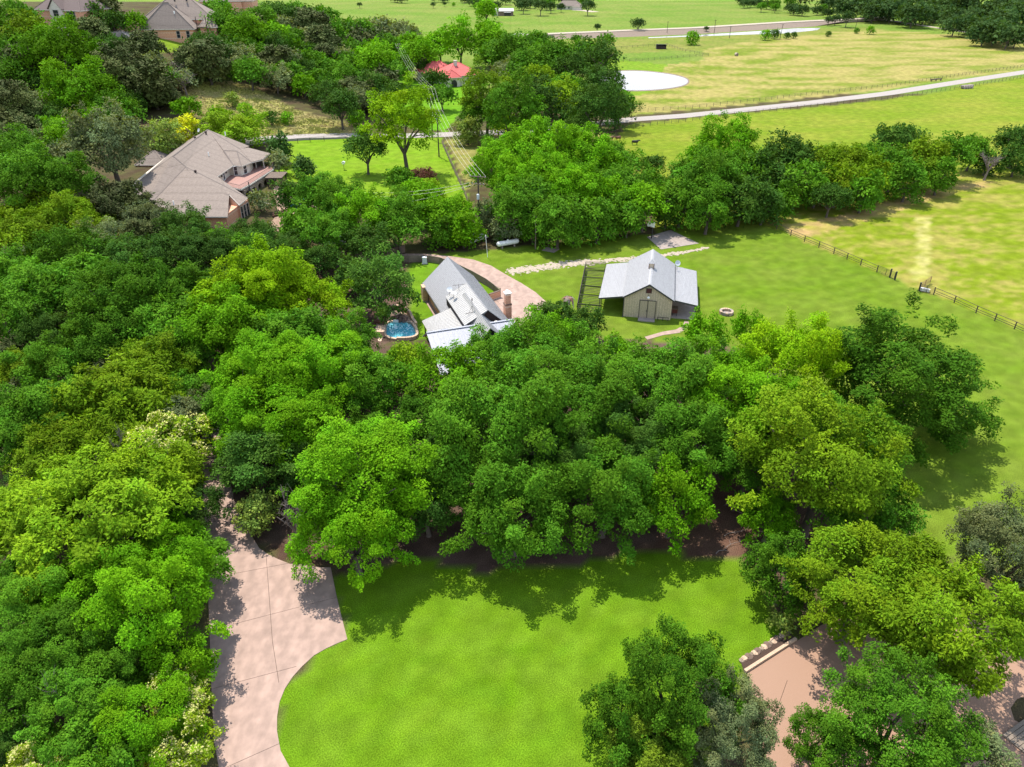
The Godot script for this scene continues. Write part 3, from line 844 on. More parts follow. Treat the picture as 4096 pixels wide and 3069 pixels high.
func build_fences() -> void:
	fence("field_fence", "dark pipe fence between mown field and hay meadow, behind the gates", "fence", [Vector2(56.74, -164.95), Vector2(60.11, -156.14), Vector2(65.46, -145.42), Vector2(68.40, -139.09), Vector2(70.08, -135.51)], 4.1, 1.35, [1.3, 0.75, 0.4], 0.14, 0.065, mats.steel)
	fence("field_fence", "dark pipe fence from the open gate to the right picture edge", "fence", [Vector2(75.95, -124.98), Vector2(77.79, -121.36), Vector2(79.39, -117.16), Vector2(82.39, -110.93), Vector2(85.55, -102.73)], 4.1, 1.35, [1.3, 0.75, 0.4], 0.14, 0.065, mats.steel)
	gate("field_gate", "closed dark pipe gate panel in the field fence", Vector2(70.08, -135.51), Vector2(71.77, -131.84), 1.4)
	gate("field_gate", "short dark gate panel beside the trough", Vector2(73.87, -126.43), Vector2(75.95, -124.98), 1.4)
	gate("field_gate", "rusty brown pipe gate swung open into the meadow", Vector2(74.05, -126.64), Vector2(77.72, -130.07), 1.4, mats.rust)
	for q in [[Vector2(71.48, -132.97), "thick black gate post left of the gap"], [Vector2(71.85, -131.62), "thick black gate post at the gap in the fence"], [Vector2(73.95, -126.43), "thick black gate post carrying the open gate"]]:
		var t := thing("gate_post", q[1], "gate post", on_ground(q[0].x, q[0].y))
		put("post", sh().tube(Vector3(0, -0.2, 0), Vector3(0, 1.65, 0), 0.15, 0.15, 10).done(), mats.black, t)
		put("cap", sh().lathe(Vector3(0, 1.65, 0), [Vector2(0.17, 0), Vector2(0.17, 0.05), Vector2(0.0, 0.1)], 10).done(), mats.black, t)
	var tr := thing("water_trough", "white oblong water trough beside the open field gate", "water trough", Vector3(75.06, 0.0, -126.64), -0.55)
	put("basin", sh().box(Vector3(0, 0.32, 0), Vector3(1.7, 0.5, 0.08)).box(Vector3(0, 0.32, 0.62), Vector3(1.7, 0.5, 0.08)).box(Vector3(-0.81, 0.32, 0.31), Vector3(0.08, 0.5, 0.54)).box(Vector3(0.81, 0.32, 0.31), Vector3(0.08, 0.5, 0.54)).box(Vector3(0, 0.1, 0.31), Vector3(1.54, 0.06, 0.54)).done(), mats.white, tr)
	put("float_cover", sh().box(Vector3(-0.5, 0.6, 0.31), Vector3(0.5, 0.06, 0.7)).done(), mats.white, tr)
	for sx in [-0.7, 0.7]:
		put("leg", sh().box(Vector3(sx, 0.03, 0.31), Vector3(0.1, 0.12, 0.6)).done(), mats.grey_box, tr)
	fence("road_fence", "long dark rail fence along the near side of the paved road", "fence", [Vector2(41.98, -264.77), Vector2(60.94, -274.62), Vector2(80.81, -285.56), Vector2(113.88, -300.96), Vector2(150.28, -317.42), Vector2(194.83, -344.82), Vector2(237.38, -372.73), Vector2(282.92, -403.53)], 3.2, 1.35, [1.3, 0.9, 0.5], 0.10, 0.055, mats.steel, "fences along the paved road")
	fence("road_fence", "long dark rail fence along the far side of the paved road", "fence", [Vector2(44.67, -291.11), Vector2(65.45, -297.31), Vector2(95.31, -312.42), Vector2(134.64, -333.36), Vector2(163.07, -347.19), Vector2(206.35, -375.48), Vector2(257.29, -406.71), Vector2(306.20, -439.39)], 3.2, 1.35, [1.3, 0.9, 0.5], 0.10, 0.055, mats.steel, "fences along the paved road")
	fence("paddock_fence", "dark rail fence on the near side of the small green paddock", "fence", [Vector2(54.92, -425.05), Vector2(72.23, -430.32), Vector2(92.94, -442.18), Vector2(108.27, -448.81)], 4.0, 1.4, [1.3, 0.8, 0.4], 0.12, 0.07, mats.steel)
	fence("paddock_fence", "dark rail fence on the far side of the small green paddock", "fence", [Vector2(60.91, -479.49), Vector2(81.64, -490.61), Vector2(93.54, -495.19), Vector2(99.08, -466.76), Vector2(108.27, -448.81)], 4.0, 1.4, [1.3, 0.8], 0.12, 0.07, mats.steel)
	fence("roadside_fence", "grey rail fence between the neighbouring lawn and the road bend", "fence", [Vector2(-67.64, -225.25), Vector2(-67.12, -229.01), Vector2(-64.39, -231.69), Vector2(-61.35, -234.57), Vector2(-57.96, -238.25), Vector2(-51.93, -243.78)], 6.0, 1.4, [1.35, 0.7], 0.11, 0.06, mats.steel)
	fence("slope_fence", "weathered post fence on the grassy slope by the road", "fence", [Vector2(-62.62, -258.15), Vector2(-59.30, -258.89), Vector2(-53.32, -259.41)], 5.0, 1.5, [1.3, 0.7], 0.13, 0.05, mats.weathered_wood)
	fence("wire_fence", "brownish chain link fence running down beside the power line", "fence", [Vector2(-21.77, -240.53), Vector2(-17.10, -214.76), Vector2(-13.28, -194.29), Vector2(-10.60, -179.16)], 3.0, 1.6, [1.5, 1.25, 1.0, 0.75, 0.5, 0.25], 0.08, 0.05, mats.weathered_wood)
	fence("cow_fence", "wire fence with dark posts between the cow pasture and the grove", "fence", [Vector2(30.33, -236.86), Vector2(33.62, -227.00), Vector2(37.46, -220.47)], 3.0, 1.4, [1.3, 0.9, 0.5], 0.09, 0.04, mats.steel)
	picket_fence("board_fence", "curved weathered board fence between rear drive and small lawn", [Vector2(-21.44, -140.82), Vector2(-20.32, -140.70), Vector2(-18.60, -140.94), Vector2(-16.57, -140.82), Vector2(-14.19, -139.83), Vector2(-10.80, -136.69), Vector2(-7.48, -132.74), Vector2(-4.75, -128.98), Vector2(-3.33, -126.43), Vector2(-2.20, -123.95)], 1.35, mats.fence_wood)
	picket_fence("board_fence", "reddish board fence under the trees behind the rear drive", [Vector2(-37.55, -142.31), Vector2(-32.00, -142.33), Vector2(-25.66, -143.35), Vector2(-21.82, -146.21)], 1.5, mats.weathered_wood)
	# corral beside the barn
	var c := thing("corral", "dark pipe corral with many rails on the left side of the barn", "corral", Vector3(11.22, 0.0, -117.16))
	var o := c.position
	var corners := [Vector3(11.16, 0.0, -117.53), Vector3(14.20, 0.0, -136.69), Vector3(17.94, 0.0, -136.45), Vector3(15.06, 0.0, -116.79)]
	var lines := [[0, 1, 0.0, 0.0], [1, 2, 0.0, 0.0], [0, 3, 0.0, 0.0], [-1, -1, 0.20, 0.18], [-1, -1, 0.42, 0.40], [-1, -1, 0.62, 0.60], [-1, -1, 0.84, 0.82]]
	var pm: Mesh = once("corral_post", func(): return sh().tube(Vector3(0, -0.1, 0), Vector3(0, 1.7, 0), 0.05, 0.05, 6).done())
	for l in lines:
		var a: Vector3 = corners[0].lerp(corners[1], l[2]) if l[0] < 0 else corners[l[0]]
		var b: Vector3 = corners[3].lerp(corners[2], l[3]) if l[0] < 0 else corners[l[1]]
		var n := int(a.distance_to(b) / 2.6)
		for k in n + 1:
			put("post", pm, mats.steel, c).position = a.lerp(b, float(k) / n) - o
		for h in [0.3, 0.58, 0.86, 1.14, 1.42, 1.66]:
			put("rail", sh().tube(a + Vector3(0, h, 0) - o, b + Vector3(0, h, 0) - o, 0.05, 0.05, 5).done(), mats.steel, c)

func gate(called: String, label: String, a: Vector2, b: Vector2, high: float, m: Material = null) -> void:
	var t := thing(called, label, "gate", on_ground(a.x, a.y))
	m = m if m else mats.black
	var e := on_ground(b.x, b.y) - t.position
	for k in 6:
		var y := 0.2 + (high - 0.2) * k / 5.0
		put("rail", sh().bar(Vector3(0, y, 0), e + Vector3(0, y, 0), 0.05, 0.05).done(), m, t)
	for k in 3:
		put("upright", sh().bar(e * (k / 2.0) + Vector3(0, 0.15, 0), e * (k / 2.0) + Vector3(0, high + 0.03, 0), 0.06, 0.06).done(), m, t)

# ---------------------------------------------------------------- buildings
func sheet_ribs(a: Vector3, b: Vector3, c: Vector3, d: Vector3, gap: float, m: Material, parent: Node) -> void:
	# raised seams running from edge a-b down to edge d-c of a metal roof sheet, joined into one mesh
	var s := sh()
	var n := maxi(2, int(a.distance_to(b) / gap))
	for i in n + 1:
		var t := float(i) / n
		s.bar(a.lerp(b, t) + Vector3(0, 0.01, 0), d.lerp(c, t) + Vector3(0, 0.01, 0), 0.07, 0.06)
	put("roof_seams", s.done(), m, parent).set_meta("kind", "stuff")

func roof_sheet(called: String, a: Vector3, b: Vector3, c: Vector3, d: Vector3, m: Material, parent: Node, seams := 0.6) -> void:
	var r := put(called, sh().slab([a, b, c, d], 0.1).done(), m, parent)
	if seams > 0.0:
		sheet_ribs(a, b, c, d, seams, m, r)

func window(parent: Node, at: Vector3, w: float, h: float, yaw: float, frame: Material, bars := 1) -> void:
	# at is the middle of the opening on the wall face; the window faces +z turned by yaw
	var f := put("window", sh().box(Vector3(0, h * 0.5 + 0.03, 0.03), Vector3(w + 0.16, 0.08, 0.1)).box(Vector3(0, -h * 0.5 - 0.03, 0.04), Vector3(w + 0.2, 0.08, 0.14)).box(Vector3(-w * 0.5 - 0.03, 0, 0.03), Vector3(0.08, h, 0.1)).box(Vector3(w * 0.5 + 0.03, 0, 0.03), Vector3(0.08, h, 0.1)).box(Vector3(0, 0, 0.02), Vector3(w, 0.05, 0.05)).done(), frame, parent)
	f.position = at
	f.rotation.y = yaw
	put("pane", sh().box(Vector3(0, 0, 0.012), Vector3(w, h, 0.02)).done(), mats.window_dark, f)

func dish(parent: Node, at: Vector3, r: float, face: Vector3, pole: float) -> void:
	var d := put("satellite_dish", sh().lathe(Vector3.ZERO, [Vector2(0.0, 0.0), Vector2(r * 0.5, r * 0.05), Vector2(r, r * 0.2), Vector2(r * 1.02, r * 0.22), Vector2(r * 0.5, r * 0.09), Vector2(0.0, r * 0.04)], 14).done(), mats.grey_box, parent)
	var y := face.normalized()
	var x := y.cross(Vector3.FORWARD).normalized()
	d.transform = Transform3D(Basis(x, y, x.cross(y)), at)
	put("dish_arm", sh().tube(at, at - Vector3(0, pole, 0), 0.035, 0.035, 6).tube(at, at + face.normalized() * r * 0.9 - Vector3(0, r * 0.5, 0), 0.02, 0.02, 5).done(), mats.steel, parent)

func build_barn() -> void:
	var t := thing("barn", "beige metal barn with silver gable roof, two open lean-tos and dark framed double door", "barn", Vector3(22.7, 0, -115.1), -0.192)
	var W := 3.93
	var L := 16.0
	var E := 3.72
	var A := 6.15
	# walls
	var w := sh()
	var front := [Vector3(-W, 0, 0), Vector3(-W, E, 0), Vector3(0, A - 0.1, 0), Vector3(W, E, 0), Vector3(W, 0, 0)]
	w.poly(front)
	var back := []
	for p in front:
		back.push_front(p - Vector3(0, 0, L))
	w.poly(back)
	w.quad(Vector3(-W, 0, -L), Vector3(-W, E, -L), Vector3(-W, E, 0), Vector3(-W, 0, 0))
	w.quad(Vector3(W, 0, 0), Vector3(W, E, 0), Vector3(W, E, -L), Vector3(W, 0, -L))
	var wall := put("wall", w.done(), mats.barn_wall, t)
	var ribs := sh()
	var i := 0
	var x := -W + 0.03
	while x < W:
		var top := E + (A - 0.1 - E) * (1.0 - absf(x) / W)
		var low := 3.3 if x > -1.32 and x < 1.30 else 0.05
		ribs.box(Vector3(x, (top + low) * 0.5, 0.015), Vector3(0.07, top - low - 0.06, 0.05))
		x += 0.42
	var z := -0.2
	while z > -L:
		for sx in [-W - 0.015, W + 0.015]:
			ribs.box(Vector3(sx, E * 0.5, z), Vector3(0.03, E - 0.1, 0.05))
		z -= 0.62
	put("siding_ribs", ribs.done(), mats.barn_door, wall).set_meta("kind", "stuff")
	# main roof
	var o := 0.28
	var drop := (A - E) / W * 0.3
	roof_sheet("roof", Vector3(0, A + 0.12, -L - o), Vector3(0, A + 0.12, o), Vector3(-W - 0.3, E - drop + 0.14, o), Vector3(-W - 0.3, E - drop + 0.14, -L - o), mats.metal_roof, t, 0.46)
	roof_sheet("roof", Vector3(0, A + 0.12, o), Vector3(0, A + 0.12, -L - o), Vector3(W + 0.3, E - drop + 0.14, -L - o), Vector3(W + 0.3, E - drop + 0.14, o), mats.metal_roof, t, 0.46)
	put("ridge_cap", sh().slab([Vector3(-0.28, A + 0.01, o + 0.02), Vector3(0, A + 0.17, o + 0.02), Vector3(0, A + 0.17, -L - o), Vector3(-0.28, A + 0.01, -L - o)], 0.03).slab([Vector3(0, A + 0.17, o + 0.02), Vector3(0.28, A + 0.01, o + 0.02), Vector3(0.28, A + 0.01, -L - o), Vector3(0, A + 0.17, -L - o)], 0.03).done(), mats.metal_roof, t)
	put("rake_trim", sh().bar(Vector3(0, A - 0.02, o + 0.03), Vector3(-W - 0.33, E - drop, o + 0.03), 0.06, 0.24).bar(Vector3(0, A - 0.02, o + 0.03), Vector3(W + 0.33, E - drop, o + 0.03), 0.06, 0.24).done(), mats.dark_trim, t)
	put("gutter", sh().box(Vector3(W + 0.36, E - drop + 0.02, -L * 0.5), Vector3(0.12, 0.12, L + 0.5)).done(), mats.dark_trim, t)
	put("downspout", sh().box(Vector3(-W - 0.06, E * 0.5, 0.06), Vector3(0.12, E, 0.1)).box(Vector3(-W - 0.06, 0.08, 0.25), Vector3(0.12, 0.1, 0.4)).done(), mats.dark_trim, t)
	# lean-tos
	roof_sheet("lean_to_roof", Vector3(-W - 0.02, 3.42, -L - 0.3), Vector3(-W - 0.02, 3.42, -0.7), Vector3(-8.25, 2.72, -0.7), Vector3(-8.25, 2.72, -L - 0.3), mats.metal_roof, t, 0.46)
	roof_sheet("lean_to_roof", Vector3(W + 0.02, 3.36, -0.9), Vector3(W + 0.02, 3.36, -L - 0.3), Vector3(8.2, 2.62, -L - 0.3), Vector3(8.2, 2.62, -0.9), mats.metal_roof, t, 0.46)
	for l in [[Vector3(-W, 3.26, -0.68), Vector3(-8.27, 2.56, -0.68)], [Vector3(-8.28, 2.58, -0.68), Vector3(-8.28, 2.58, -L - 0.3)], [Vector3(W, 3.2, -0.88), Vector3(8.22, 2.46, -0.88)], [Vector3(8.24, 2.48, -0.88), Vector3(8.24, 2.48, -L - 0.3)]]:
		put("fascia", sh().bar(l[0], l[1], 0.05, 0.2).done(), mats.dark_trim, t)
	var wire := sh()
	var last := Vector3.ZERO
	for k in 13:
		var f := k / 12.0
		var p := Vector3(4.3 + 2.0 * sin(f * PI) * (1.0 + 0.25 * sin(f * 9.0)), 0, lerpf(-L + 0.6, -1.4, f))
		p.y = 3.36 - (p.x - W) / (8.2 - W) * 0.74 + 0.03
		if k:
			wire.tube(last, p, 0.018, 0.018, 4)
		last = p
	put("loose_cable", wire.done(), mats.grey_box, t)
	for k in 5:
		var pz := -0.95 - (L - 0.9) * k / 4.0
		put("post", sh().box(Vector3(-8.1, 1.3, pz), Vector3(0.11, 2.65, 0.11)).done(), mats.dark_trim, t)
		put("post", sh().box(Vector3(7.95, 1.25, pz), Vector3(0.12, 2.55, 0.12)).done(), mats.dark_trim, t)
	put("floor_slab", sh().box(Vector3(6.05, 0.04, -8.6), Vector3(4.2, 0.12, 15.6)).done(), mats.concrete_grey, t)
	put("door_step", sh().box(Vector3(0.0, 0.05, 0.72), Vector3(2.75, 0.12, 1.4)).done(), mats.concrete_grey, t)
	# double door
	for sx in [-1, 1]:
		var leaf := put("door", sh().box(Vector3(sx * 0.66, 1.62, 0.07), Vector3(1.28, 3.16, 0.06)).done(), mats.barn_door, t)
		var dr := sh()
		for k in 4:
			dr.box(Vector3(sx * 0.66 - 0.48 + 0.32 * k, 1.62, 0.11), Vector3(0.05, 3.05, 0.03))
		put("ribs", dr.done(), mats.barn_door, leaf)
		put("door_trim", sh().box(Vector3(sx * 1.34, 1.64, 0.09), Vector3(0.09, 3.3, 0.1)).box(Vector3(sx * 0.03, 1.62, 0.115), Vector3(0.05, 3.2, 0.03)).box(Vector3(sx * 0.66, 3.26, 0.09), Vector3(1.27, 0.09, 0.1)).done(), mats.dark_trim, leaf)
	put("door_handle", sh().box(Vector3(-0.15, 1.4, 0.15), Vector3(0.08, 0.35, 0.08)).done(), mats.dark_trim, t)
	var vent := put("louvre_vent", sh().box(Vector3(-0.02, 5.02, 0.06), Vector3(0.94, 0.84, 0.1)).done(), mats.dark_trim, t)
	for k in 5:
		put("slat", sh().box(Vector3(-0.02, 4.70 + 0.16 * k, 0.12), Vector3(0.80, 0.11, 0.05)).done(), mats.red, vent)
	var lamp := put("wall_lamp", sh().tube(Vector3(0, 4.32, 0.05), Vector3(0, 4.28, 0.45), 0.035, 0.035, 6).tube(Vector3(0, 4.0, 0.05), Vector3(0, 4.3, 0.08), 0.05, 0.05, 6).done(), mats.black, t)
	put("lamp_shade", sh().lathe(Vector3(0, 3.9, 0.45), [Vector2(0.05, 0.36), Vector2(0.09, 0.22), Vector2(0.24, 0.12), Vector2(0.26, 0.0), Vector2(0.0, 0.04)], 12).done(), mats.white, lamp)
	# cupola
	var cu := put("cupola", sh().box(Vector3(0, A + 0.35, -7.7), Vector3(0.86, 1.0, 0.86)).done(), mats.barn_wall, t)
	for sx in [-0.43, 0.43]:
		for sz in [-0.43, 0.43]:
			put("corner_trim", sh().box(Vector3(sx, A + 0.36, -7.7 + sz), Vector3(0.1, 1.02, 0.1)).done(), mats.red, cu)
	var top := Vector3(0, A + 1.5, -7.7)
	var cr := sh()
	var ring := [Vector3(-0.6, A + 0.86, -7.1), Vector3(0.6, A + 0.86, -7.1), Vector3(0.6, A + 0.86, -8.3), Vector3(-0.6, A + 0.86, -8.3)]
	for k in 4:
		cr.tri(ring[k], top, ring[(k + 1) % 4])
	cr.quad(ring[3], ring[2], ring[1], ring[0])
	put("cupola_roof", cr.done(), mats.metal_roof, cu)
	var ds := thing("satellite_dish", "white satellite dish on a pole behind the barn", "satellite dish", Vector3(30.0, 0, -128.5))
	dish(ds, Vector3(0, 4.6, 0), 0.5, Vector3(0.15, 0.55, 1), 4.6)
	var rail := thing("hitching_rail", "low black hitching rail in front of the barn wall", "hitching rail", t.transform * Vector3(2.7, 0, 0.5), -0.192)
	put("bar", sh().tube(Vector3(-0.95, 0.6, 0), Vector3(0.95, 0.6, 0), 0.05, 0.05, 8).done(), mats.black, rail)
	for sx in [-0.85, 0.0, 0.85]:
		put("leg", sh().tube(Vector3(sx, -0.05, 0), Vector3(sx, 0.6, 0), 0.045, 0.045, 8).done(), mats.black, rail)
	var chest := thing("tool_cart", "dark red tool cart under the right lean-to of the barn", "tool cart", t.transform * Vector3(4.6, 0.1, -2.2), -0.192)
	put("cabinet", sh().box(Vector3(0, 0.85, 0), Vector3(0.9, 0.7, 1.2)).done(), mats.red, chest)
	put("worktop", sh().box(Vector3(0, 1.24, 0), Vector3(1.0, 0.06, 1.3)).done(), mats.weathered_wood, chest)
	for sx in [-0.35, 0.35]:
		for sz in [-0.5, 0.5]:
			put("leg", sh().box(Vector3(sx, 0.25, sz), Vector3(0.08, 0.5, 0.08)).done(), mats.black, chest)

func build_house() -> void:
	var t := thing("ranch_house", "brick house with steep silver ribbed metal roofs of several wings and a tall chimney", "house", Vector3(-11.05, 0, -124.6), 0.336)
	var he := 2.8
	var hr := 7.0
	var F := 22.5
	# main block
	var w := sh()
	w.prism(PackedVector2Array([Vector2(-4.2, -0.3), Vector2(4.2, -0.3), Vector2(4.2, F - 0.4), Vector2(-4.2, F - 0.4)]), 0.0, he + 0.1)
	put("wall", w.done(), mats.brick, t)
	put("gable", sh().poly3([Vector3(-4.2, he + 0.1, -0.31), Vector3(4.2, he + 0.1, -0.31), Vector3(0, hr - 0.1, -0.31)]).done(), mats.tan_brick, t)
	put("gable", sh().poly3([Vector3(4.3, he, F - 0.38), Vector3(-4.3, he, F - 0.38), Vector3(0, hr - 0.1, F - 0.38)]).done(), mats.dark_boards, t)
	roof_sheet("roof", Vector3(0, hr, -0.9), Vector3(0, hr, F), Vector3(-4.75, he - 0.15, F), Vector3(-4.75, he - 0.15, -0.9), mats.metal_roof, t, 0.5)
	roof_sheet("roof", Vector3(0, hr, F), Vector3(0, hr, -0.9), Vector3(4.75, he - 0.15, -0.9), Vector3(4.75, he - 0.15, F), mats.metal_roof, t, 0.5)
	put("gutter", sh().box(Vector3(-4.83, he - 0.2, F * 0.33), Vector3(0.14, 0.14, F * 0.75)).done(), mats.dark_trim, t)
	put("downspout", sh().box(Vector3(-4.5, 1.3, 1.9), Vector3(0.1, 2.6, 0.1)).done(), mats.dark_trim, t)
	put("buttress", sh().box(Vector3(-4.75, 1.35, 0.4), Vector3(1.0, 2.7, 1.5)).done(), mats.tan_brick, t)
	put("plinth", sh().box(Vector3(-4.6, 0.06, 5.5), Vector3(0.7, 0.14, 11.0)).done(), mats.concrete, t)
	# long shed dormer on the left slope
	roof_sheet("dormer_roof", Vector3(-0.25, hr + 0.04, 11.6), Vector3(-0.25, hr + 0.04, F + 0.3), Vector3(-3.8, 5.15, F + 0.3), Vector3(-3.8, 5.15, 11.6), mats.metal_roof_warm, t, 0.5)
	put("dormer_wall", sh().box(Vector3(-3.6, 4.3, 17.0), Vector3(0.1, 1.6, 10.8)).done(), mats.dark_boards, t)
	put("dormer_wall", sh().poly3([Vector3(-0.3, hr - 0.15, 11.72), Vector3(-3.65, 5.05, 11.72), Vector3(-3.65, 3.5, 11.72)]).done(), mats.dark_boards, t)
	# second gable with a porch on its left
	roof_sheet("wing_roof", Vector3(-1.4, 6.75, 14.6), Vector3(-1.4, 6.75, 28.0), Vector3(-3.1, 4.35, 28.0), Vector3(-3.1, 4.35, 14.6), mats.metal_roof_warm, t, 0.5)
	roof_sheet("wing_roof", Vector3(-1.4, 6.75, 28.0), Vector3(-1.4, 6.75, 14.6), Vector3(2.2, 3.3, 17.5), Vector3(2.2, 3.3, 28.0), mats.metal_roof, t, 0.5)
	roof_sheet("porch_roof", Vector3(-3.1, 4.40, 14.2), Vector3(-3.1, 4.40, 22.4), Vector3(-8.35, 2.72, 19.4), Vector3(-8.35, 2.72, 14.2), mats.metal_roof_warm, t, 0.5)
	put("fascia", sh().bar(Vector3(-8.4, 2.6, 14.2), Vector3(-8.4, 2.6, 19.4), 0.06, 0.2).done(), mats.off_white, t)
	for z in [14.6, 17.0, 19.1]:
		put("post", sh().box(Vector3(-8.1, 1.3, z), Vector3(0.18, 2.6, 0.18)).done(), mats.dark_boards, t)
	w = sh()
	w.prism(PackedVector2Array([Vector2(-6.2, 14.6), Vector2(2.0, 17.6), Vector2(2.0, 27.6), Vector2(-6.2, 27.6)]), 0.0, 3.15)
	put("wall", w.done(), mats.brick, t)
	# broad front wing, its ridge across
	roof_sheet("front_roof", Vector3(-9.9, 5.5, 24.0), Vector3(3.6, 5.5, 24.0), Vector3(3.6, 2.4, 31.5), Vector3(-9.9, 2.4, 31.5), mats.metal_roof_blue, t, 0.75)
	roof_sheet("front_roof", Vector3(3.6, 5.5, 24.0), Vector3(-9.9, 5.5, 24.0), Vector3(-9.9, 3.4, 20.9), Vector3(3.6, 3.4, 20.9), mats.metal_roof_blue, t, 0.75)
	put("ridge_cap", sh().bar(Vector3(-9.92, 5.55, 24.0), Vector3(3.62, 5.55, 24.0), 0.4, 0.06).done(), mats.metal_roof_blue, t)
	w = sh()
	w.prism(PackedVector2Array([Vector2(-9.4, 21.6), Vector2(3.2, 21.6), Vector2(3.2, 31.0), Vector2(-9.4, 31.0)]), 0.0, 2.5)
	put("wall", w.done(), mats.brick, t)
	# chimney
	var c := put("chimney", sh().box(Vector3(5.35, 2.2, 16.0), Vector3(1.05, 4.4, 1.05)).box(Vector3(5.35, 5.35, 16.0), Vector3(0.86, 1.9, 0.86)).done(), mats.brick, t)
	put("band", sh().box(Vector3(5.35, 4.45, 16.0), Vector3(1.15, 0.16, 1.15)).done(), mats.rock, c)
	put("crown", sh().box(Vector3(5.35, 6.36, 16.0), Vector3(1.06, 0.14, 1.06)).done(), mats.white, c)
	put("flue_cap", sh().box(Vector3(5.3, 6.58, 15.9), Vector3(0.45, 0.3, 0.4)).done(), mats.white, c)
	# things on the roof that belong to it
	var p := Vector3(-2.9, 5.75, 12.4)
	dish(t, p + Vector3(-0.4, 1.0, 0.2), 0.45, Vector3(-0.3, 0.7, 0.6), 1.1)
	dish(t, p + Vector3(-0.1, 0.9, 1.6), 0.42, Vector3(0.2, 0.9, 0.2), 1.2)
	put("antenna", sh().tube(p + Vector3(1.2, -0.2, 0), p + Vector3(1.2, 1.6, 0), 0.03, 0.03, 6).tube(p + Vector3(0.2, 1.5, 0), p + Vector3(2.3, 1.5, 0.1), 0.025, 0.025, 5).tube(p + Vector3(0.6, 1.5, -0.4), p + Vector3(0.6, 1.5, 0.4), 0.02, 0.02, 5).tube(p + Vector3(1.8, 1.5, -0.3), p + Vector3(1.8, 1.5, 0.3), 0.02, 0.02, 5).done(), mats.steel, t)
	var q := Vector3(-1.9, 6.0, 20.6)
	put("mast", sh().tube(q, q + Vector3(0, 2.2, 0), 0.03, 0.025, 6).tube(q + Vector3(0, 1.1, 0), q + Vector3(-0.8, -0.1, 0.3), 0.02, 0.02, 5).tube(q + Vector3(0, 1.1, 0), q + Vector3(0.8, 0.2, 0.3), 0.02, 0.02, 5).tube(q + Vector3(-1.2, 0.1, 0.3), q + Vector3(1.3, 0.35, 0.3), 0.04, 0.04, 5).tube(q + Vector3(0, 2.0, 0), q + Vector3(0.1, 2.2, -0.3), 0.08, 0.1, 8).done(), mats.steel, t)
	var v := Vector3(0.9, 4.3, 23.2)
	put("vent_pipe", sh().tube(v + Vector3(-0.25, -0.4, 0.2), v + Vector3(-0.15, 0.35, 0.1), 0.19, 0.19, 10).tube(v + Vector3(-0.15, 0.35, 0.1), v + Vector3(0.12, 0.75, 0), 0.19, 0.19, 10).lathe(v + Vector3(0.15, 0.7, 0), [Vector2(0.2, 0), Vector2(0.3, 0.06), Vector2(0.3, 0.22), Vector2(0.0, 0.3)], 10).done(), mats.white, t)
	window(t, Vector3(-4.22, 1.7, 6.0), 1.2, 1.1, -PI / 2, mats.off_white)
	window(t, Vector3(-4.22, 1.7, 9.6), 1.2, 1.1, -PI / 2, mats.off_white)
	# brick wall at the drive
	var bw := thing("garden_wall", "low dark brick wall closing the small lawn by the chimney", "garden wall", Vector3(-2.19, 0.0, -123.75))
	var e := Vector3(-4.05, 0.0, -122.15) - bw.position
	put("wall", sh().bar(Vector3(0, 0.62, 0), e + Vector3(0, 0.62, 0), 0.28, 1.3).done(), mats.brick, bw)
	put("coping", sh().bar(Vector3(0, 1.30, 0), e + Vector3(0, 1.30, 0), 0.36, 0.08).done(), mats.rock, bw)
	put("post", sh().box(Vector3(0.1, 0.85, 0), Vector3(0.16, 1.9, 0.16)).done(), mats.fence_wood, bw)

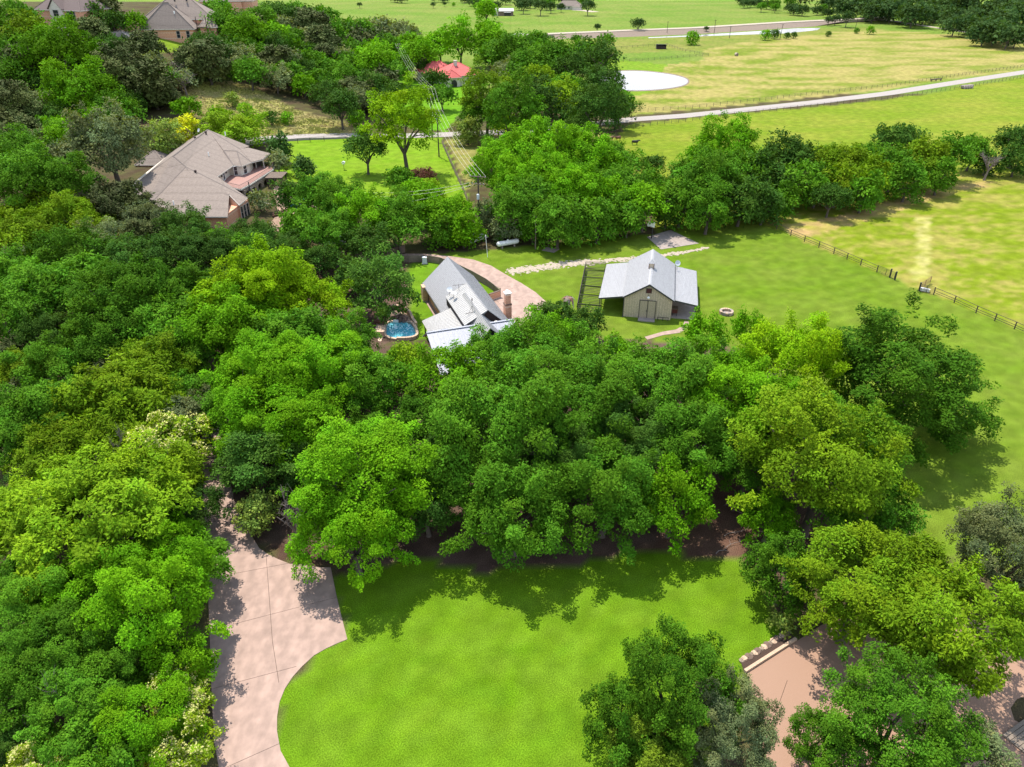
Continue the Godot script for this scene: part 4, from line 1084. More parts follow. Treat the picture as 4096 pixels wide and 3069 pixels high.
func build_pool() -> void:
	var o := Vector3(-18.4, 0, -110.4)
	var t := thing("swimming_pool", "blue freeform swimming pool with stone coping beside the house", "swimming pool", o)
	var edge := smooth_outline(PackedVector2Array([Vector2(-20.42, -106.95), Vector2(-21.10, -112.65), Vector2(-20.15, -113.53), Vector2(-18.24, -113.71), Vector2(-16.76, -113.01), Vector2(-15.67, -110.76), Vector2(-14.96, -106.95)]), 2)
	var loc := PackedVector2Array()
	for p in edge:
		loc.append(p - Vector2(o.x, o.z))
	put("basin", sh().prism(loc, 0.0, 0.06).done(), mats.pool_floor, t)
	put("water", sh().prism(loc, 0.2, 0.26).done(), mats.pool_water, t)
	rng.seed = 12
	var n := loc.size()
	for i in range(0, n):
		var a := loc[i]
		var b := loc[(i + 1) % n]
		if a.distance_to(b) < 0.05:
			continue
		var s := sh()
		var raised := 0.55 if a.x > 1.2 else 0.34
		s.bar(Vector3(a.x, raised * 0.5, a.y), Vector3(b.x, raised * 0.5, b.y), 0.42, raised)
		put("coping_stone", s.done(), mats.coping, t)
	var deck := thing("pool_terrace", "pinkish stone terrace round the top of the pool", "terrace", Vector3(-20.6, 0, -115.4))
	var dp := smooth_outline(PackedVector2Array([Vector2(-22.59, -112.83), Vector2(-22.77, -115.51), Vector2(-21.52, -117.72), Vector2(-19.58, -118.09), Vector2(-17.81, -116.60), Vector2(-16.75, -114.24), Vector2(-17.55, -113.18), Vector2(-19.08, -114.24), Vector2(-20.74, -113.89), Vector2(-21.23, -112.48), Vector2(-20.57, -106.47), Vector2(-21.45, -106.47)]), 1)
	var dl := PackedVector2Array()
	for p in dp:
		dl.append(p - Vector2(-20.6, -115.4))
	put("floor", sh().prism(dl, -0.1, 0.09).done(), mats.patio, deck)
	var arc := [Vector3(-22.75, 0.0, -115.32), Vector3(-22.44, 0.0, -116.97), Vector3(-21.39, 0.0, -118.47), Vector3(-20.00, 0.0, -118.85), Vector3(-18.62, 0.0, -118.09), Vector3(-17.27, 0.0, -116.05), Vector3(-16.51, 0.0, -113.53), Vector3(-15.78, 0.0, -111.79)]
	for i in arc.size() - 1:
		put("wall_segment", sh().bar(arc[i] + Vector3(0, 0.4, 0) - deck.position, arc[i + 1] + Vector3(0, 0.4, 0) - deck.position, 0.4, 0.8).done(), mats.coping, deck)
	put("bar_counter", sh().box(Vector3(-21.26, 0.0, -109.08) - deck.position + Vector3(0, 0.5, 0), Vector3(1.6, 1.0, 2.2)).done(), mats.coping, deck)
	put("bench_top", sh().box(Vector3(-21.98, 0.0, -112.83) - deck.position + Vector3(0, 0.55, 0), Vector3(1.8, 0.3, 1.0)).done(), mats.rust, deck)
	var fall := thing("rock_waterfall", "pile of brown boulders with a little waterfall at the head of the pool", "rock waterfall", Vector3(-19.63, 0.0, -113.71))
	for i in 12:
		var r := rng.randf_range(0.35, 0.7)
		var m := sphere_rock(r, i)
		var k := put("boulder", m, mats.rock, fall)
		k.position = Vector3((i % 6 - 2.5) * 0.68, 0.25 + 0.45 * int(i / 6), rng.randf_range(-0.4, 0.2) - 0.3 * int(i / 6))
		k.rotation.y = rng.randf() * TAU
	put("water_sheet", sh().box(Vector3(0.3, 0.42, 0.62), Vector3(0.9, 0.5, 0.05)).done(), mats.white, fall)

func sphere_rock(r: float, seed_at: int) -> ArrayMesh:
	var f := FastNoiseLite.new()
	f.seed = seed_at
	f.frequency = 0.9
	var s := sh()
	var k := 8
	var p := func(i: int, j: int) -> Vector3:
		var a := TAU * (i % k) / k
		var b := PI * j / 5.0
		var d := Vector3(cos(a) * sin(b), cos(b) * 0.75, sin(a) * sin(b))
		return d * r * (1.0 + 0.55 * f.get_noise_3dv(d * 1.3))
	for j in 5:
		for i in k:
			s.quad(p.call(i, j), p.call(i, j + 1), p.call(i + 1, j + 1), p.call(i + 1, j))
	return s.done()

# a house under a hipped roof, standing on the ground at its middle
func hip_house(t: Node3D, at: Vector3, l: float, w: float, wall_h: float, roof_h: float, ridge: float, wall: Material, roof: Material, over := 0.5) -> void:
	put("wall", sh().box(at + Vector3(0, wall_h * 0.5 - 0.5, 0), Vector3(l, wall_h + 1.0, w)).done(), wall, t)
	var a := at + Vector3(-l * 0.5 - over, wall_h - 0.1, -w * 0.5 - over)
	var b := at + Vector3(l * 0.5 + over, wall_h - 0.1, -w * 0.5 - over)
	var c := at + Vector3(l * 0.5 + over, wall_h - 0.1, w * 0.5 + over)
	var d := at + Vector3(-l * 0.5 - over, wall_h - 0.1, w * 0.5 + over)
	var r0 := at + Vector3(-ridge * 0.5, wall_h + roof_h, 0)
	var r1 := at + Vector3(ridge * 0.5, wall_h + roof_h, 0)
	var s := sh()
	s.quad(d, r0, r1, c)
	s.quad(b, r1, r0, a)
	s.tri(a, r0, d)
	s.tri(c, r1, b)
	s.quad(a, d, c, b)
	var r := put("roof", s.done(), roof, t)
	var cap := sh()
	for e in [[a, r0], [d, r0], [b, r1], [c, r1], [r0, r1]]:
		cap.bar(e[0] + Vector3(0, 0.03, 0), e[1] + Vector3(0, 0.03, 0), 0.3, 0.05)
	put("ridge_tiles", cap.done(), roof, r)
	var ea := sh()
	for e in [[a, b], [b, c], [c, d], [d, a]]:
		ea.bar(e[0] - Vector3(0, 0.1, 0), e[1] - Vector3(0, 0.1, 0), 0.08, 0.2)
	put("eaves", ea.done(), mats.off_white, t)

func build_far_houses() -> void:
	# the grey roofed hill house
	var t := thing("hill_house", "large grey roofed brick house on the hill with a balcony", "house", Vector3(-133.88, 21.60, -320.07), 0.12)
	t.scale = Vector3.ONE * 1.22
	hip_house(t, Vector3(0.5, 0, -4.5), 16.0, 9.0, 3.2, 7.2, 1.5, mats.brick, mats.shingle)
	hip_house(t, Vector3(2.5, 0, -13.0), 22.0, 12.0, 5.4, 5.8, 7.0, mats.brick, mats.shingle)
	hip_house(t, Vector3(12.5, 0, -8.5), 5.0, 12.0, 3.4, 3.6, 0.6, mats.brick, mats.shingle)
	for x in [-4.5, 3.6, 6.6]:
		window(t, Vector3(x, 1.5, 0.03), 1.0, 2.0, 0.0, mats.off_white)
	put("balcony", sh().box(Vector3(10.8, 3.4, -3.6), Vector3(3.4, 0.3, 4.0)).done(), mats.weathered_wood, t)
	for x in [9.3, 12.3]:
		put("post", sh().box(Vector3(x, 3.2, -1.8), Vector3(0.18, 6.4, 0.18)).done(), mats.dark_boards, t)
	put("railing", sh().box(Vector3(10.8, 4.5, -1.75), Vector3(3.2, 0.1, 0.08)).box(Vector3(10.8, 4.0, -1.75), Vector3(3.2, 0.06, 0.06)).done(), mats.black, t)
	put("vent_pipe", sh().tube(Vector3(3.0, 6.5, -2.5), Vector3(3.0, 8.0, -2.5), 0.2, 0.2, 8).done(), mats.white, t)
	for p in [Vector3(1.6, 11.0, -11.0), Vector3(5.2, 11.0, -11.5)]:
		put("roof_vent", sh().tube(p + Vector3(0, -0.8, 0), p + Vector3(0, 0.3, 0), 0.28, 0.28, 8).done(), mats.black, t)
	var pt := thing("patio_set", "white umbrella and pale garden furniture on the hill house patio", "garden furniture", Vector3(-127.40, 20.67, -335.61))
	put("floor", sh().box(Vector3(0, 0.05, 0), Vector3(7, 0.3, 5)).done(), mats.patio, pt)
	put("umbrella", sh().tube(Vector3(-1, 0, 0), Vector3(-1, 2.4, 0), 0.04, 0.04, 6).lathe(Vector3(-1, 2.2, 0), [Vector2(1.4, 0), Vector2(0.7, 0.25), Vector2(0, 0.45)], 10).done(), mats.white, pt)
	for k in 4:
		put("chair", sh().box(Vector3(k * 1.2 - 0.5, 0.5, 0.8), Vector3(0.7, 0.12, 0.7)).box(Vector3(k * 1.2 - 0.5, 0.9, 0.5), Vector3(0.7, 0.7, 0.1)).box(Vector3(k * 1.2 - 0.5, 0.25, 0.8), Vector3(0.5, 0.45, 0.5)).done(), mats.off_white, pt)
	# brown roofed house further left
	t = thing("hill_house", "brown roofed hill house with a cream gable and paired windows", "house", Vector3(-168.59, 26.22, -312.50), -0.35)
	t.scale = Vector3.ONE * 1.15
	hip_house(t, Vector3(-1.0, 0, -6.0), 19.0, 12.0, 5.6, 5.4, 7.5, mats.brick, mats.shingle_brown)
	put("gable_wall", sh().prism3([Vector3(-3.6, 0, 0.9), Vector3(-3.6, 6.0, 0.9), Vector3(-1.0, 8.6, 0.9), Vector3(1.6, 6.0, 0.9), Vector3(1.6, 0, 0.9)], Vector3(0, 0, -3)).done(), mats.cream, t)
	roof_sheet("gable_roof", Vector3(-1.0, 8.95, -4.0), Vector3(-1.0, 8.95, 1.3), Vector3(-4.1, 5.8, 1.3), Vector3(-4.1, 5.8, -4.0), mats.shingle_brown, t, 0.0)
	roof_sheet("gable_roof", Vector3(-1.0, 8.95, 1.3), Vector3(-1.0, 8.95, -4.0), Vector3(2.1, 5.8, -4.0), Vector3(2.1, 5.8, 1.3), mats.shingle_brown, t, 0.0)
	window(t, Vector3(-1.0, 4.6, 0.93), 2.2, 1.9, 0.0, mats.off_white)
	window(t, Vector3(4.4, 4.4, 0.03), 3.4, 2.0, 0.0, mats.off_white)
	window(t, Vector3(4.4, 1.4, 0.03), 3.0, 2.0, 0.0, mats.off_white)
	put("band", sh().box(Vector3(3.0, 2.9, 0.1), Vector3(9.5, 0.3, 0.2)).done(), mats.off_white, t)
	t = thing("hill_house", "pale grey roof of a third hill house glimpsed between trees at the top", "house", Vector3(-144.15, 25.06, -415.79), 0.1)
	hip_house(t, Vector3(0, 0, -6), 20.0, 11.0, 4.0, 5.5, 6.0, mats.brick, mats.shingle)
	hip_house(t, Vector3(9, 0, -9), 12.0, 14.0, 4.0, 6.5, 1.0, mats.brick, mats.shingle)
	# red roofed house among the trees
	t = thing("red_roof_house", "cream house with red tiled hip roof and white chimney among big trees", "house", Vector3(-25.25, 0.0, -347.19), 0.45)
	t.scale = Vector3.ONE * 1.2
	hip_house(t, Vector3(4.5, 0, -8.0), 13.0, 13.0, 3.6, 3.6, 1.5, mats.cream, mats.red_tile, 0.8)
	hip_house(t, Vector3(-0.5, 0, -15.5), 12.0, 10.0, 3.6, 3.4, 3.0, mats.cream, mats.red_tile, 0.8)
	hip_house(t, Vector3(0.2, 0, -2.4), 4.6, 4.6, 3.3, 2.2, 0.3, mats.cream, mats.red_tile, 0.6)
	put("archway", sh().tube(Vector3(0.2, 1.3, -0.12), Vector3(0.2, 1.3, 0.06), 1.05, 1.05, 16).box(Vector3(0.2, 0.62, -0.04), Vector3(2.1, 1.34, 0.2)).done(), mats.black, t)
	put("chimney", sh().box(Vector3(3.4, 6.0, -6.4), Vector3(1.1, 3.8, 0.9)).box(Vector3(3.4, 7.95, -6.4), Vector3(1.3, 0.15, 1.1)).done(), mats.off_white, t)
	window(t, Vector3(6.5, 1.6, -1.47), 1.4, 1.6, 0.0, mats.off_white)
	# far farm
	t = thing("farmhouse", "long grey roofed farmhouse far off between round trees", "house", Vector3(52.04, 0.0, -769.05), -0.15)
	hip_house(t, Vector3(0, 0, -6), 22.0, 10.0, 3.2, 4.2, 12.0, mats.off_white, mats.shingle)
	hip_house(t, Vector3(7.5, 0, -1), 8.0, 8.0, 3.0, 2.6, 1.0, mats.off_white, mats.shingle)
	for x in [-7.0, -3.5, 0.0]:
		window(t, Vector3(x, 1.6, -0.97), 1.6, 1.5, 0.0, mats.white)
	setting("farm_drive", ribbon([Vector2(56.94, -766.39), Vector2(65.61, -758.52), Vector2(74.21, -743.24)], 9.0, 0.1), mats.gravel, "pale drive beside the far farmhouse")
	t = thing("shed", "small far barn with pale pink metal roof and open bay", "shed", Vector3(-6.82, 0.0, -702.98), 0.05)
	put("wall", sh().box(Vector3(0, 1.8, -5), Vector3(16, 3.8, 9)).done(), mats.weathered_wood, t)
	put("end_wall", sh().box(Vector3(-6.5, 1.8, -0.4), Vector3(3.0, 3.4, 0.2)).done(), mats.off_white, t)
	put("bay", sh().box(Vector3(3, 1.5, -0.42), Vector3(5.5, 2.8, 0.2)).done(), mats.black, t)
	put("awning", sh().slab([Vector3(0, 3.0, -0.4), Vector3(0, 2.8, 0.9), Vector3(6, 2.8, 0.9), Vector3(6, 3.0, -0.4)], 0.1).done(), mats.white, t)
	roof_sheet("roof", Vector3(-8.4, 5.6, -5), Vector3(8.4, 5.6, -5), Vector3(8.4, 3.6, 0.2), Vector3(-8.4, 3.6, 0.2), mats.metal_roof_warm, t, 0.0)
	roof_sheet("roof", Vector3(8.4, 5.6, -5), Vector3(-8.4, 5.6, -5), Vector3(-8.4, 3.6, -10.2), Vector3(8.4, 3.6, -10.2), mats.metal_roof_warm, t, 0.0)
	t = thing("shelter", "black open fronted animal shelter in the small paddock corner", "shelter", Vector3(87.50, 0.0, -479.49), 0.0)
	put("back_wall", sh().box(Vector3(0, 1.1, -3), Vector3(5.6, 2.2, 0.15)).box(Vector3(-2.75, 1.1, -1.5), Vector3(0.15, 2.2, 3)).box(Vector3(2.75, 1.1, -1.5), Vector3(0.15, 2.2, 3)).done(), mats.black, t)
	put("front_post", sh().box(Vector3(0, 1.2, 0), Vector3(0.2, 2.4, 0.2)).done(), mats.black, t)
	put("front_board", sh().box(Vector3(0, 0.8, -0.2), Vector3(5.5, 1.5, 0.1)).done(), mats.dark_boards, t)
	roof_sheet("roof", Vector3(-3.1, 2.3, -3.3), Vector3(3.1, 2.3, -3.3), Vector3(3.1, 2.7, 0.5), Vector3(-3.1, 2.7, 0.5), mats.metal_roof, t, 0.0)

func build_neighbour() -> void:
	var o := Vector3(-74, 0, -178)
	var t := thing("shingled_house", "big house with sprawling grey shingled hip roofs, balcony and stone arches", "house", o)
	var P := func(x: float, y: float, z: float) -> Vector3: return Vector3(x, y, z) - o
	var a: Vector3 = P.call(-81.5, 11.3, -208.3)
	var b: Vector3 = P.call(-79.3, 11.5, -178.7)
	var c: Vector3 = P.call(-76.0, 9.5, -176.7)
	var e: Vector3 = P.call(-79.3, 4.5, -155.5)
	var d2: Vector3 = P.call(-87.3, 5.5, -165.6)
	var d: Vector3 = P.call(-87.6, 6.0, -170.0)
	var k: Vector3 = P.call(-59.5, 5.0, -167.3)
	var k2: Vector3 = P.call(-59.8, 5.0, -162.0)
	var g2: Vector3 = P.call(-62.5, 6.5, -164.5)
	var g1: Vector3 = P.call(-68.4, 6.5, -165.4)
	var fr: Vector3 = P.call(-60.3, 4.5, -155.5)
	var m: Vector3 = P.call(-69.5, 7.0, -177.7)
	var bl: Vector3 = P.call(-69.0, 7.0, -188.0)
	var brl: Vector3 = P.call(-73.5, 8.8, -195.5)
	var brr: Vector3 = P.call(-70.0, 8.8, -195.0)
	var ar: Vector3 = P.call(-70.8, 8.0, -200.0)
	var ne: Vector3 = P.call(-71.0, 7.0, -208.0)
	var al: Vector3 = P.call(-92.0, 6.2, -212.0)
	var bt: Vector3 = P.call(-65.4, 7.0, -190.9)
	var bb: Vector3 = P.call(-66.7, 7.0, -187.0)
	var mid := m.lerp(c, 0.25)
	var faces := [[b, c, e, d2, d], [c, g1, g2, fr, e], [c, k, k2, g2, g1], [a, b, c, m, bl, brl, ar], [b, a, al, d], [a, ar, ne], [al, a, ne], [c, m, k], [brl, bl, bb, brr], [brr, bb, bt], [brl, brr, bt, ar]]
	for f in faces:
		var s := sh()
		s.poly(f)
		put("roof_plane", s.done(), mats.shingle, t)
	var porch := sh()
	porch.slab([ar + Vector3(0, 0.05, 0), ne + Vector3(0.2, 0.1, 2.0), P.call(-63.5, 6.8, -200.9), P.call(-63.8, 6.75, -195.0), bt + Vector3(0.05, 0.03, 0)], 0.25)
	put("porch_roof", porch.done(), mats.shingle, t)
	var caps := sh()
	for l in [[b, c], [c, e], [c, k], [c, g1], [brl, brr], [brr, bt], [brr, bb], [a, b], [a, ar], [b, d], [g1, g2], [brl, bl]]:
		caps.bar(l[0] + Vector3(0, 0.02, 0), l[1] + Vector3(0, 0.02, 0), 0.28, 0.05)
	put("ridge_shingles", caps.done(), mats.shingle_cap, t)
	for l in [[m, bl], [bl, bb], [bb, bt], [k, k2], [k2, g2], [fr, e], [P.call(-63.5, 6.7, -200.9), P.call(-63.8, 6.67, -195.0)], [P.call(-63.8, 6.67, -195.0), bt]]:
		put("fascia", sh().bar(l[0] - Vector3(0, 0.14, 0), l[1] - Vector3(0, 0.14, 0), 0.10, 0.26).done(), mats.off_white, t)
	# left wings, mostly hidden
	hip_house(t, P.call(-94.0, 1.5, -209.0), 8.0, 8.0, 4.0, 2.6, 0.5, mats.brick, mats.shingle)
	hip_house(t, P.call(-92.5, 2.0, -198.0), 7.0, 7.0, 3.6, 2.6, 0.5, mats.brick, mats.shingle)
	# walls
	var up := sh()
	up.prism(PackedVector2Array([Vector2(-90, -208), Vector2(-71.6, -207), Vector2(-70.3, -190), Vector2(-70.2, -178.4), Vector2(-77, -176), Vector2(-87.0, -170)]), 1.0, 6.9)
	up_shift(up, o)
	put("upper_wall", up.done(), mats.cream, t)
	var low := sh()
	low.prism(PackedVector2Array([Vector2(-86.6, -169), Vector2(-62.6, -164.3), Vector2(-60.3, -162.4), Vector2(-60.9, -156.2), Vector2(-79.0, -156.2), Vector2(-86.4, -165.8)]), 0.5, 4.6)
	up_shift(low, o)
	put("wall", low.done(), mats.brick, t)
	put("gable_wall", sh().prism3([P.call(-64.5, 0.8, -163.6), P.call(-62.6, 6.3, -164.2), P.call(-60.1, 4.9, -162.1), P.call(-60.0, 0.8, -161.9)], Vector3(-0.5, 0, -0.6)).done(), mats.brick, t)
	put("corner_wall", sh().prism3([P.call(-60.1, 0.8, -162.6), P.call(-60.1, 4.8, -162.6), P.call(-59.2, 4.8, -166.6), P.call(-59.2, 0.8, -166.6)], Vector3(-0.5, 0, -0.1)).done(), mats.brick, t)
	for i in 3:
		window(t, P.call(-59.92 + 0.28 * i, 2.9, -163.25 - 1.22 * i), 0.85, 2.7, PI / 2 - 0.22, mats.off_white)
	for i in 2:
		window(t, P.call(-62.4 + 0.95 * i, 4.0 - 0.3 * i, -163.2 + 0.55 * i), 0.6, 1.2, 0.55, mats.rock)
	# turret bay and upper windows
	var bay := sh()
	bay.prism(PackedVector2Array([Vector2(-70.4, -188.2), Vector2(-67.3, -187.6), Vector2(-66.1, -190.9), Vector2(-66.6, -195.2), Vector2(-70.4, -196.0)]), 1.0, 6.85)
	up_shift(bay, o)
	put("bay_wall", bay.done(), mats.cream, t)
	window(t, P.call(-68.4, 5.7, -187.75), 1.1, 2.1, 0.2, mats.white)
	window(t, P.call(-66.72, 5.7, -189.2), 1.2, 2.1, PI / 2 - 0.35, mats.white)
	window(t, P.call(-70.16, 5.7, -180.3), 1.0, 2.2, PI / 2, mats.white)
	window(t, P.call(-70.16, 5.7, -183.6), 1.0, 2.2, PI / 2, mats.white)
	for z in [-181.9, -185.2]:
		put("wall_lamp", sh().box(P.call(-70.05, 6.0, z), Vector3(0.25, 0.5, 0.25)).done(), mats.black, t)
	put("porch_screen", sh().box(P.call(-65.7, 5.6, -197.5), Vector3(0.1, 2.3, 5.4)).done(), mats.screen, t)
	for p in [[-63.8, -195.3], [-63.6, -200.5], [-65.7, -194.9]]:
		put("post", sh().box(P.call(p[0], 5.6, p[1]), Vector3(0.2, 2.3, 0.2)).done(), mats.off_white, t)
	# balcony
	var deck := sh()
	deck.prism(PackedVector2Array([Vector2(-70.2, -178.6), Vector2(-67.5, -178.0), Vector2(-63.9, -175.6), Vector2(-63.0, -179.3), Vector2(-61.1, -193.4), Vector2(-62.5, -201.0), Vector2(-70.2, -201.0)]), 4.1, 4.5)
	up_shift(deck, o)
	put("balcony_floor", deck.done(), mats.terracotta, t)
	var rim := [P.call(-67.5, 4.5, -178.0), P.call(-63.9, 4.5, -175.6), P.call(-63.0, 4.5, -179.3), P.call(-61.1, 4.5, -193.4), P.call(-62.5, 4.5, -200.8)]
	for i in 4:
		var s := sh()
		s.bar(rim[i] + Vector3(0, 1.0, 0), rim[i + 1] + Vector3(0, 1.0, 0), 0.08, 0.06)
		s.bar(rim[i] + Vector3(0, 0.1, 0), rim[i + 1] + Vector3(0, 0.1, 0), 0.05, 0.05)
		var n := int(rim[i].distance_to(rim[i + 1]) / 0.3)
		for q in n:
			var p: Vector3 = rim[i].lerp(rim[i + 1], (q + 0.5) / n)
			s.box(p + Vector3(0, 0.5, 0), Vector3(0.025, 0.95, 0.025))
		put("railing", s.done(), mats.black, t)
		put("cornice", sh().bar(rim[i] - Vector3(0, 0.12, 0), rim[i + 1] - Vector3(0, 0.12, 0), 0.35, 0.3).done(), mats.off_white, t)
	# stone arches under the balcony
	var from := P.call(-63.75, 0.6, -176.2)
	var to := P.call(-61.25, 0.6, -192.8)
	var bays := 5
	for i in bays:
		var p: Vector3 = from.lerp(to, float(i) / bays)
		var q: Vector3 = from.lerp(to, float(i + 1) / bays)
		put("stone_arch", arch(p, q, 3.4, 0.55, 1.9, 0.45), mats.stone, t)
	put("arcade_back", sh().bar(P.call(-66.2, 2.2, -176.5), P.call(-65.0, 2.2, -193.0), 0.2, 3.4).done(), mats.rock, t)
	put("spiral_stair", sh().tube(P.call(-62.6, 1.0, -178.2), P.call(-62.6, 5.6, -178.2), 0.12, 0.12, 8).done(), mats.black, t)
	for i in 12:
		var an := i * 0.55
		put("stair_tread", sh().box(P.call(-62.6, 1.5 + i * 0.25, -178.2) + Vector3(cos(an), 0, sin(an)) * 0.5, Vector3(0.95, 0.06, 0.3), Basis(Vector3.UP, -an)).done(), mats.black, t)
	for p in [[-80.5, 10.9, -204.0], [-81.6, 10.6, -199.0], [-80.6, 10.1, -185.0], [-73.0, 8.5, -174.3]]:
		put("roof_vent", sh().tube(P.call(p[0], p[1] - 0.6, p[2]), P.call(p[0], p[1] + 0.7, p[2]), 0.2, 0.2, 8).tube(P.call(p[0], p[1] + 0.55, p[2]), P.call(p[0], p[1] + 0.85, p[2]), 0.34, 0.3, 8).done(), mats.dark_boards, t)
	for p in [[-75.0, 9.6, -189.0], [-76.4, 10.7, -206.5], [-74.0, 8.6, -200.0], [-72.5, 6.6, -158.5]]:
		put("vent_pipe", sh().tube(P.call(p[0], p[1] - 0.6, p[2]), P.call(p[0], p[1] + 0.35, p[2]), 0.14, 0.14, 8).done(), mats.white, t)
	dish(t, P.call(-83.0, 11.6, -206.0), 0.5, Vector3(-0.5, 0.4, 0.6), 1.0)
	# garden
	var pg := thing("pergola", "flat brown slatted pergola against the stone arches", "pergola", on_ground(-59.0, -188.5))
	var po := pg.position
	for i in 16:
		put("slat", sh().box(Vector3(-60.9 + i * 0.26, 4.4, -188.6) - po, Vector3(0.2, 0.12, 5.6)).done(), mats.weathered_wood, pg)
	for z in [-186.3, -190.9]:
		put("beam", sh().box(Vector3(-58.9, 4.22, z) - po, Vector3(4.4, 0.2, 0.16)).done(), mats.dark_boards, pg)
		for x in [-60.6, -57.3]:
			put("post", sh().box(Vector3(x, 2.9, z) - po, Vector3(0.25, 2.8, 0.25)).done(), mats.dark_boards, pg)
	var floor_l := PackedVector2Array()
	for p in PackedVector2Array([Vector2(-59.55, -186.61), Vector2(-58.39, -189.16), Vector2(-53.47, -185.00), Vector2(-47.24, -177.40), Vector2(-44.03, -167.69), Vector2(-46.90, -157.91), Vector2(-50.71, -157.24), Vector2(-52.74, -156.30), Vector2(-53.49, -162.41), Vector2(-53.51, -167.95), Vector2(-55.70, -174.68)]):
		floor_l.append(p)
	var pv := sh()
	for i in floor_l.size():
		var mid2 := Vector2(-51.32, -170.91)
		var p := floor_l[i]
		var q := floor_l[(i + 1) % floor_l.size()]
		pv.tri(on_ground(mid2.x, mid2.y, 0.12), on_ground(q.x, q.y, 0.12), on_ground(p.x, p.y, 0.12))
		pv.tri(on_ground(mid2.x, mid2.y, 0.12), on_ground(p.x, p.y, 0.12), on_ground(q.x, q.y, 0.12))
	setting("patio", pv.done(), mats.patio, "warm stone patio beside the shingled house")
	var walls := [[[589,466], [604,462], [620,455], [640,448]], [[589,470], [604,466.5], [622,459.5], [642,453]], [[606,478], [620,477], [634,473], [650,466]], [[606,484], [620,483], [636,478], [652,471]]]
	var steps := thing("garden_steps", "curved reddish terraced garden steps on the neighbouring patio", "garden steps", Vector3(-51.45, 0.84, -165.99))
	for wl in [[Vector3(-54.26, 1.12, -166.46), Vector3(-53.12, 1.04, -168.06), Vector3(-52.11, 0.97, -170.67), Vector3(-50.68, 0.84, -173.52)], [Vector3(-53.95, 1.07, -165.30), Vector3(-52.78, 0.98, -166.73), Vector3(-51.56, 0.90, -169.34), Vector3(-50.09, 0.78, -171.96)], [Vector3(-51.72, 0.82, -163.45), Vector3(-50.45, 0.72, -164.06), Vector3(-49.38, 0.66, -165.57), Vector3(-48.31, 0.60, -168.08)], [Vector3(-51.28, 0.75, -161.75), Vector3(-50.01, 0.66, -162.34), Vector3(-48.82, 0.59, -164.13), Vector3(-47.75, 0.54, -166.59)]]:
		for i in 3:
			put("step_edge", sh().bar(wl[i] + Vector3(0, 0.3, 0) - steps.position, wl[i + 1] + Vector3(0, 0.3, 0) - steps.position, 0.35, 0.5).done(), mats.rust, steps)
	var np := sh()
	np.prism(PackedVector2Array([Vector2(-51.56, -171.86), Vector2(-51.74, -176.06), Vector2(-50.98, -179.28), Vector2(-48.80, -178.45), Vector2(-48.27, -174.23), Vector2(-49.41, -170.45)]), 1.0, 2.15)
	setting("neighbour_pool", np.done(), mats.pool_floor, "light blue pool glimpsed through the trees by the shingled house")

func up_shift(s: Shape, o: Vector3) -> void:
	for i in s.v.size():
		s.v[i] -= o

func arch(p: Vector3, q: Vector3, h: float, pier: float, spring: float, thick: float) -> ArrayMesh:
	var dir := (q - p).normalized()
	var l := p.distance_to(q)
	var nrm := dir.cross(Vector3.UP) * thick
	var s := sh()
	var r := (l - 2.0 * pier) * 0.5
	var at := func(x: float, y: float) -> Vector3: return p + dir * x + Vector3(0, y, 0)
	s.prism3([at.call(0.0, 0.0), at.call(0.0, spring), at.call(pier, spring), at.call(pier, 0.0)], nrm)
	s.prism3([at.call(l - pier, 0.0), at.call(l - pier, spring), at.call(l, spring), at.call(l, 0.0)], nrm)
	var n := 8
	for i in n:
		var a := PI - PI * i / n
		var b := PI - PI * (i + 1) / n
		var x0 := l * 0.5 + cos(a) * r
		var x1 := l * 0.5 + cos(b) * r
		if i == 0:
			x0 = pier
		s.prism3([at.call(x0, spring + sin(a) * r * 0.9), at.call(x0, h), at.call(x1, h), at.call(x1, spring + sin(b) * r * 0.9)], nrm)
	s.prism3([at.call(0.0, spring), at.call(0.0, h), at.call(pier, h), at.call(pier, spring)], nrm)
	s.prism3([at.call(l - pier, spring), at.call(l - pier, h), at.call(l, h), at.call(l, spring)], nrm)
	return s.done()

# ---------------------------------------------------------------- poles, cars, animals and other small things
func power_pole(at: Vector3, high: float, yaw: float, label: String, can := 0.0) -> Array:
	var t := thing("utility_pole", label, "utility pole", at, yaw)
	put("pole", sh().tube(Vector3(0, -0.3, 0), Vector3(0, high, 0), 0.20, 0.14, 8).done(), mats.pole_wood, t)
	var ends := []
	for row in [[high - 0.15, 3.6], [high - 1.7, 2.8]]:
		put("crossarm", sh().box(Vector3(0, row[0], 0.16), Vector3(row[1], 0.15, 0.12)).done(), mats.weathered_wood, t)
		for x in [-0.45, -0.16, 0.16, 0.45]:
			var p := Vector3(x * row[1], row[0] + 0.16, 0.16)
			put("insulator", sh().tube(p - Vector3(0, 0.1, 0), p + Vector3(0, 0.12, 0), 0.06, 0.05, 6).done(), mats.grey_box, t)
			if row[0] > high - 1.0:
				ends.append(t.transform * (p + Vector3(0, 0.12, 0)))
	put("brace", sh().tube(Vector3(-0.8, high - 0.2, 0.2), Vector3(0, high - 1.2, 0.2), 0.03, 0.03, 5).tube(Vector3(0.8, high - 0.2, 0.2), Vector3(0, high - 1.2, 0.2), 0.03, 0.03, 5).done(), mats.steel, t)
	if can > 0.0:
		put("transformer", sh().lathe(Vector3(0.05, can, 0.45), [Vector2(0.0, 0.0), Vector2(0.30, 0.02), Vector2(0.30, 1.0), Vector2(0.24, 1.08), Vector2(0.0, 1.12)], 12).done(), mats.grey_box, t)
	return ends

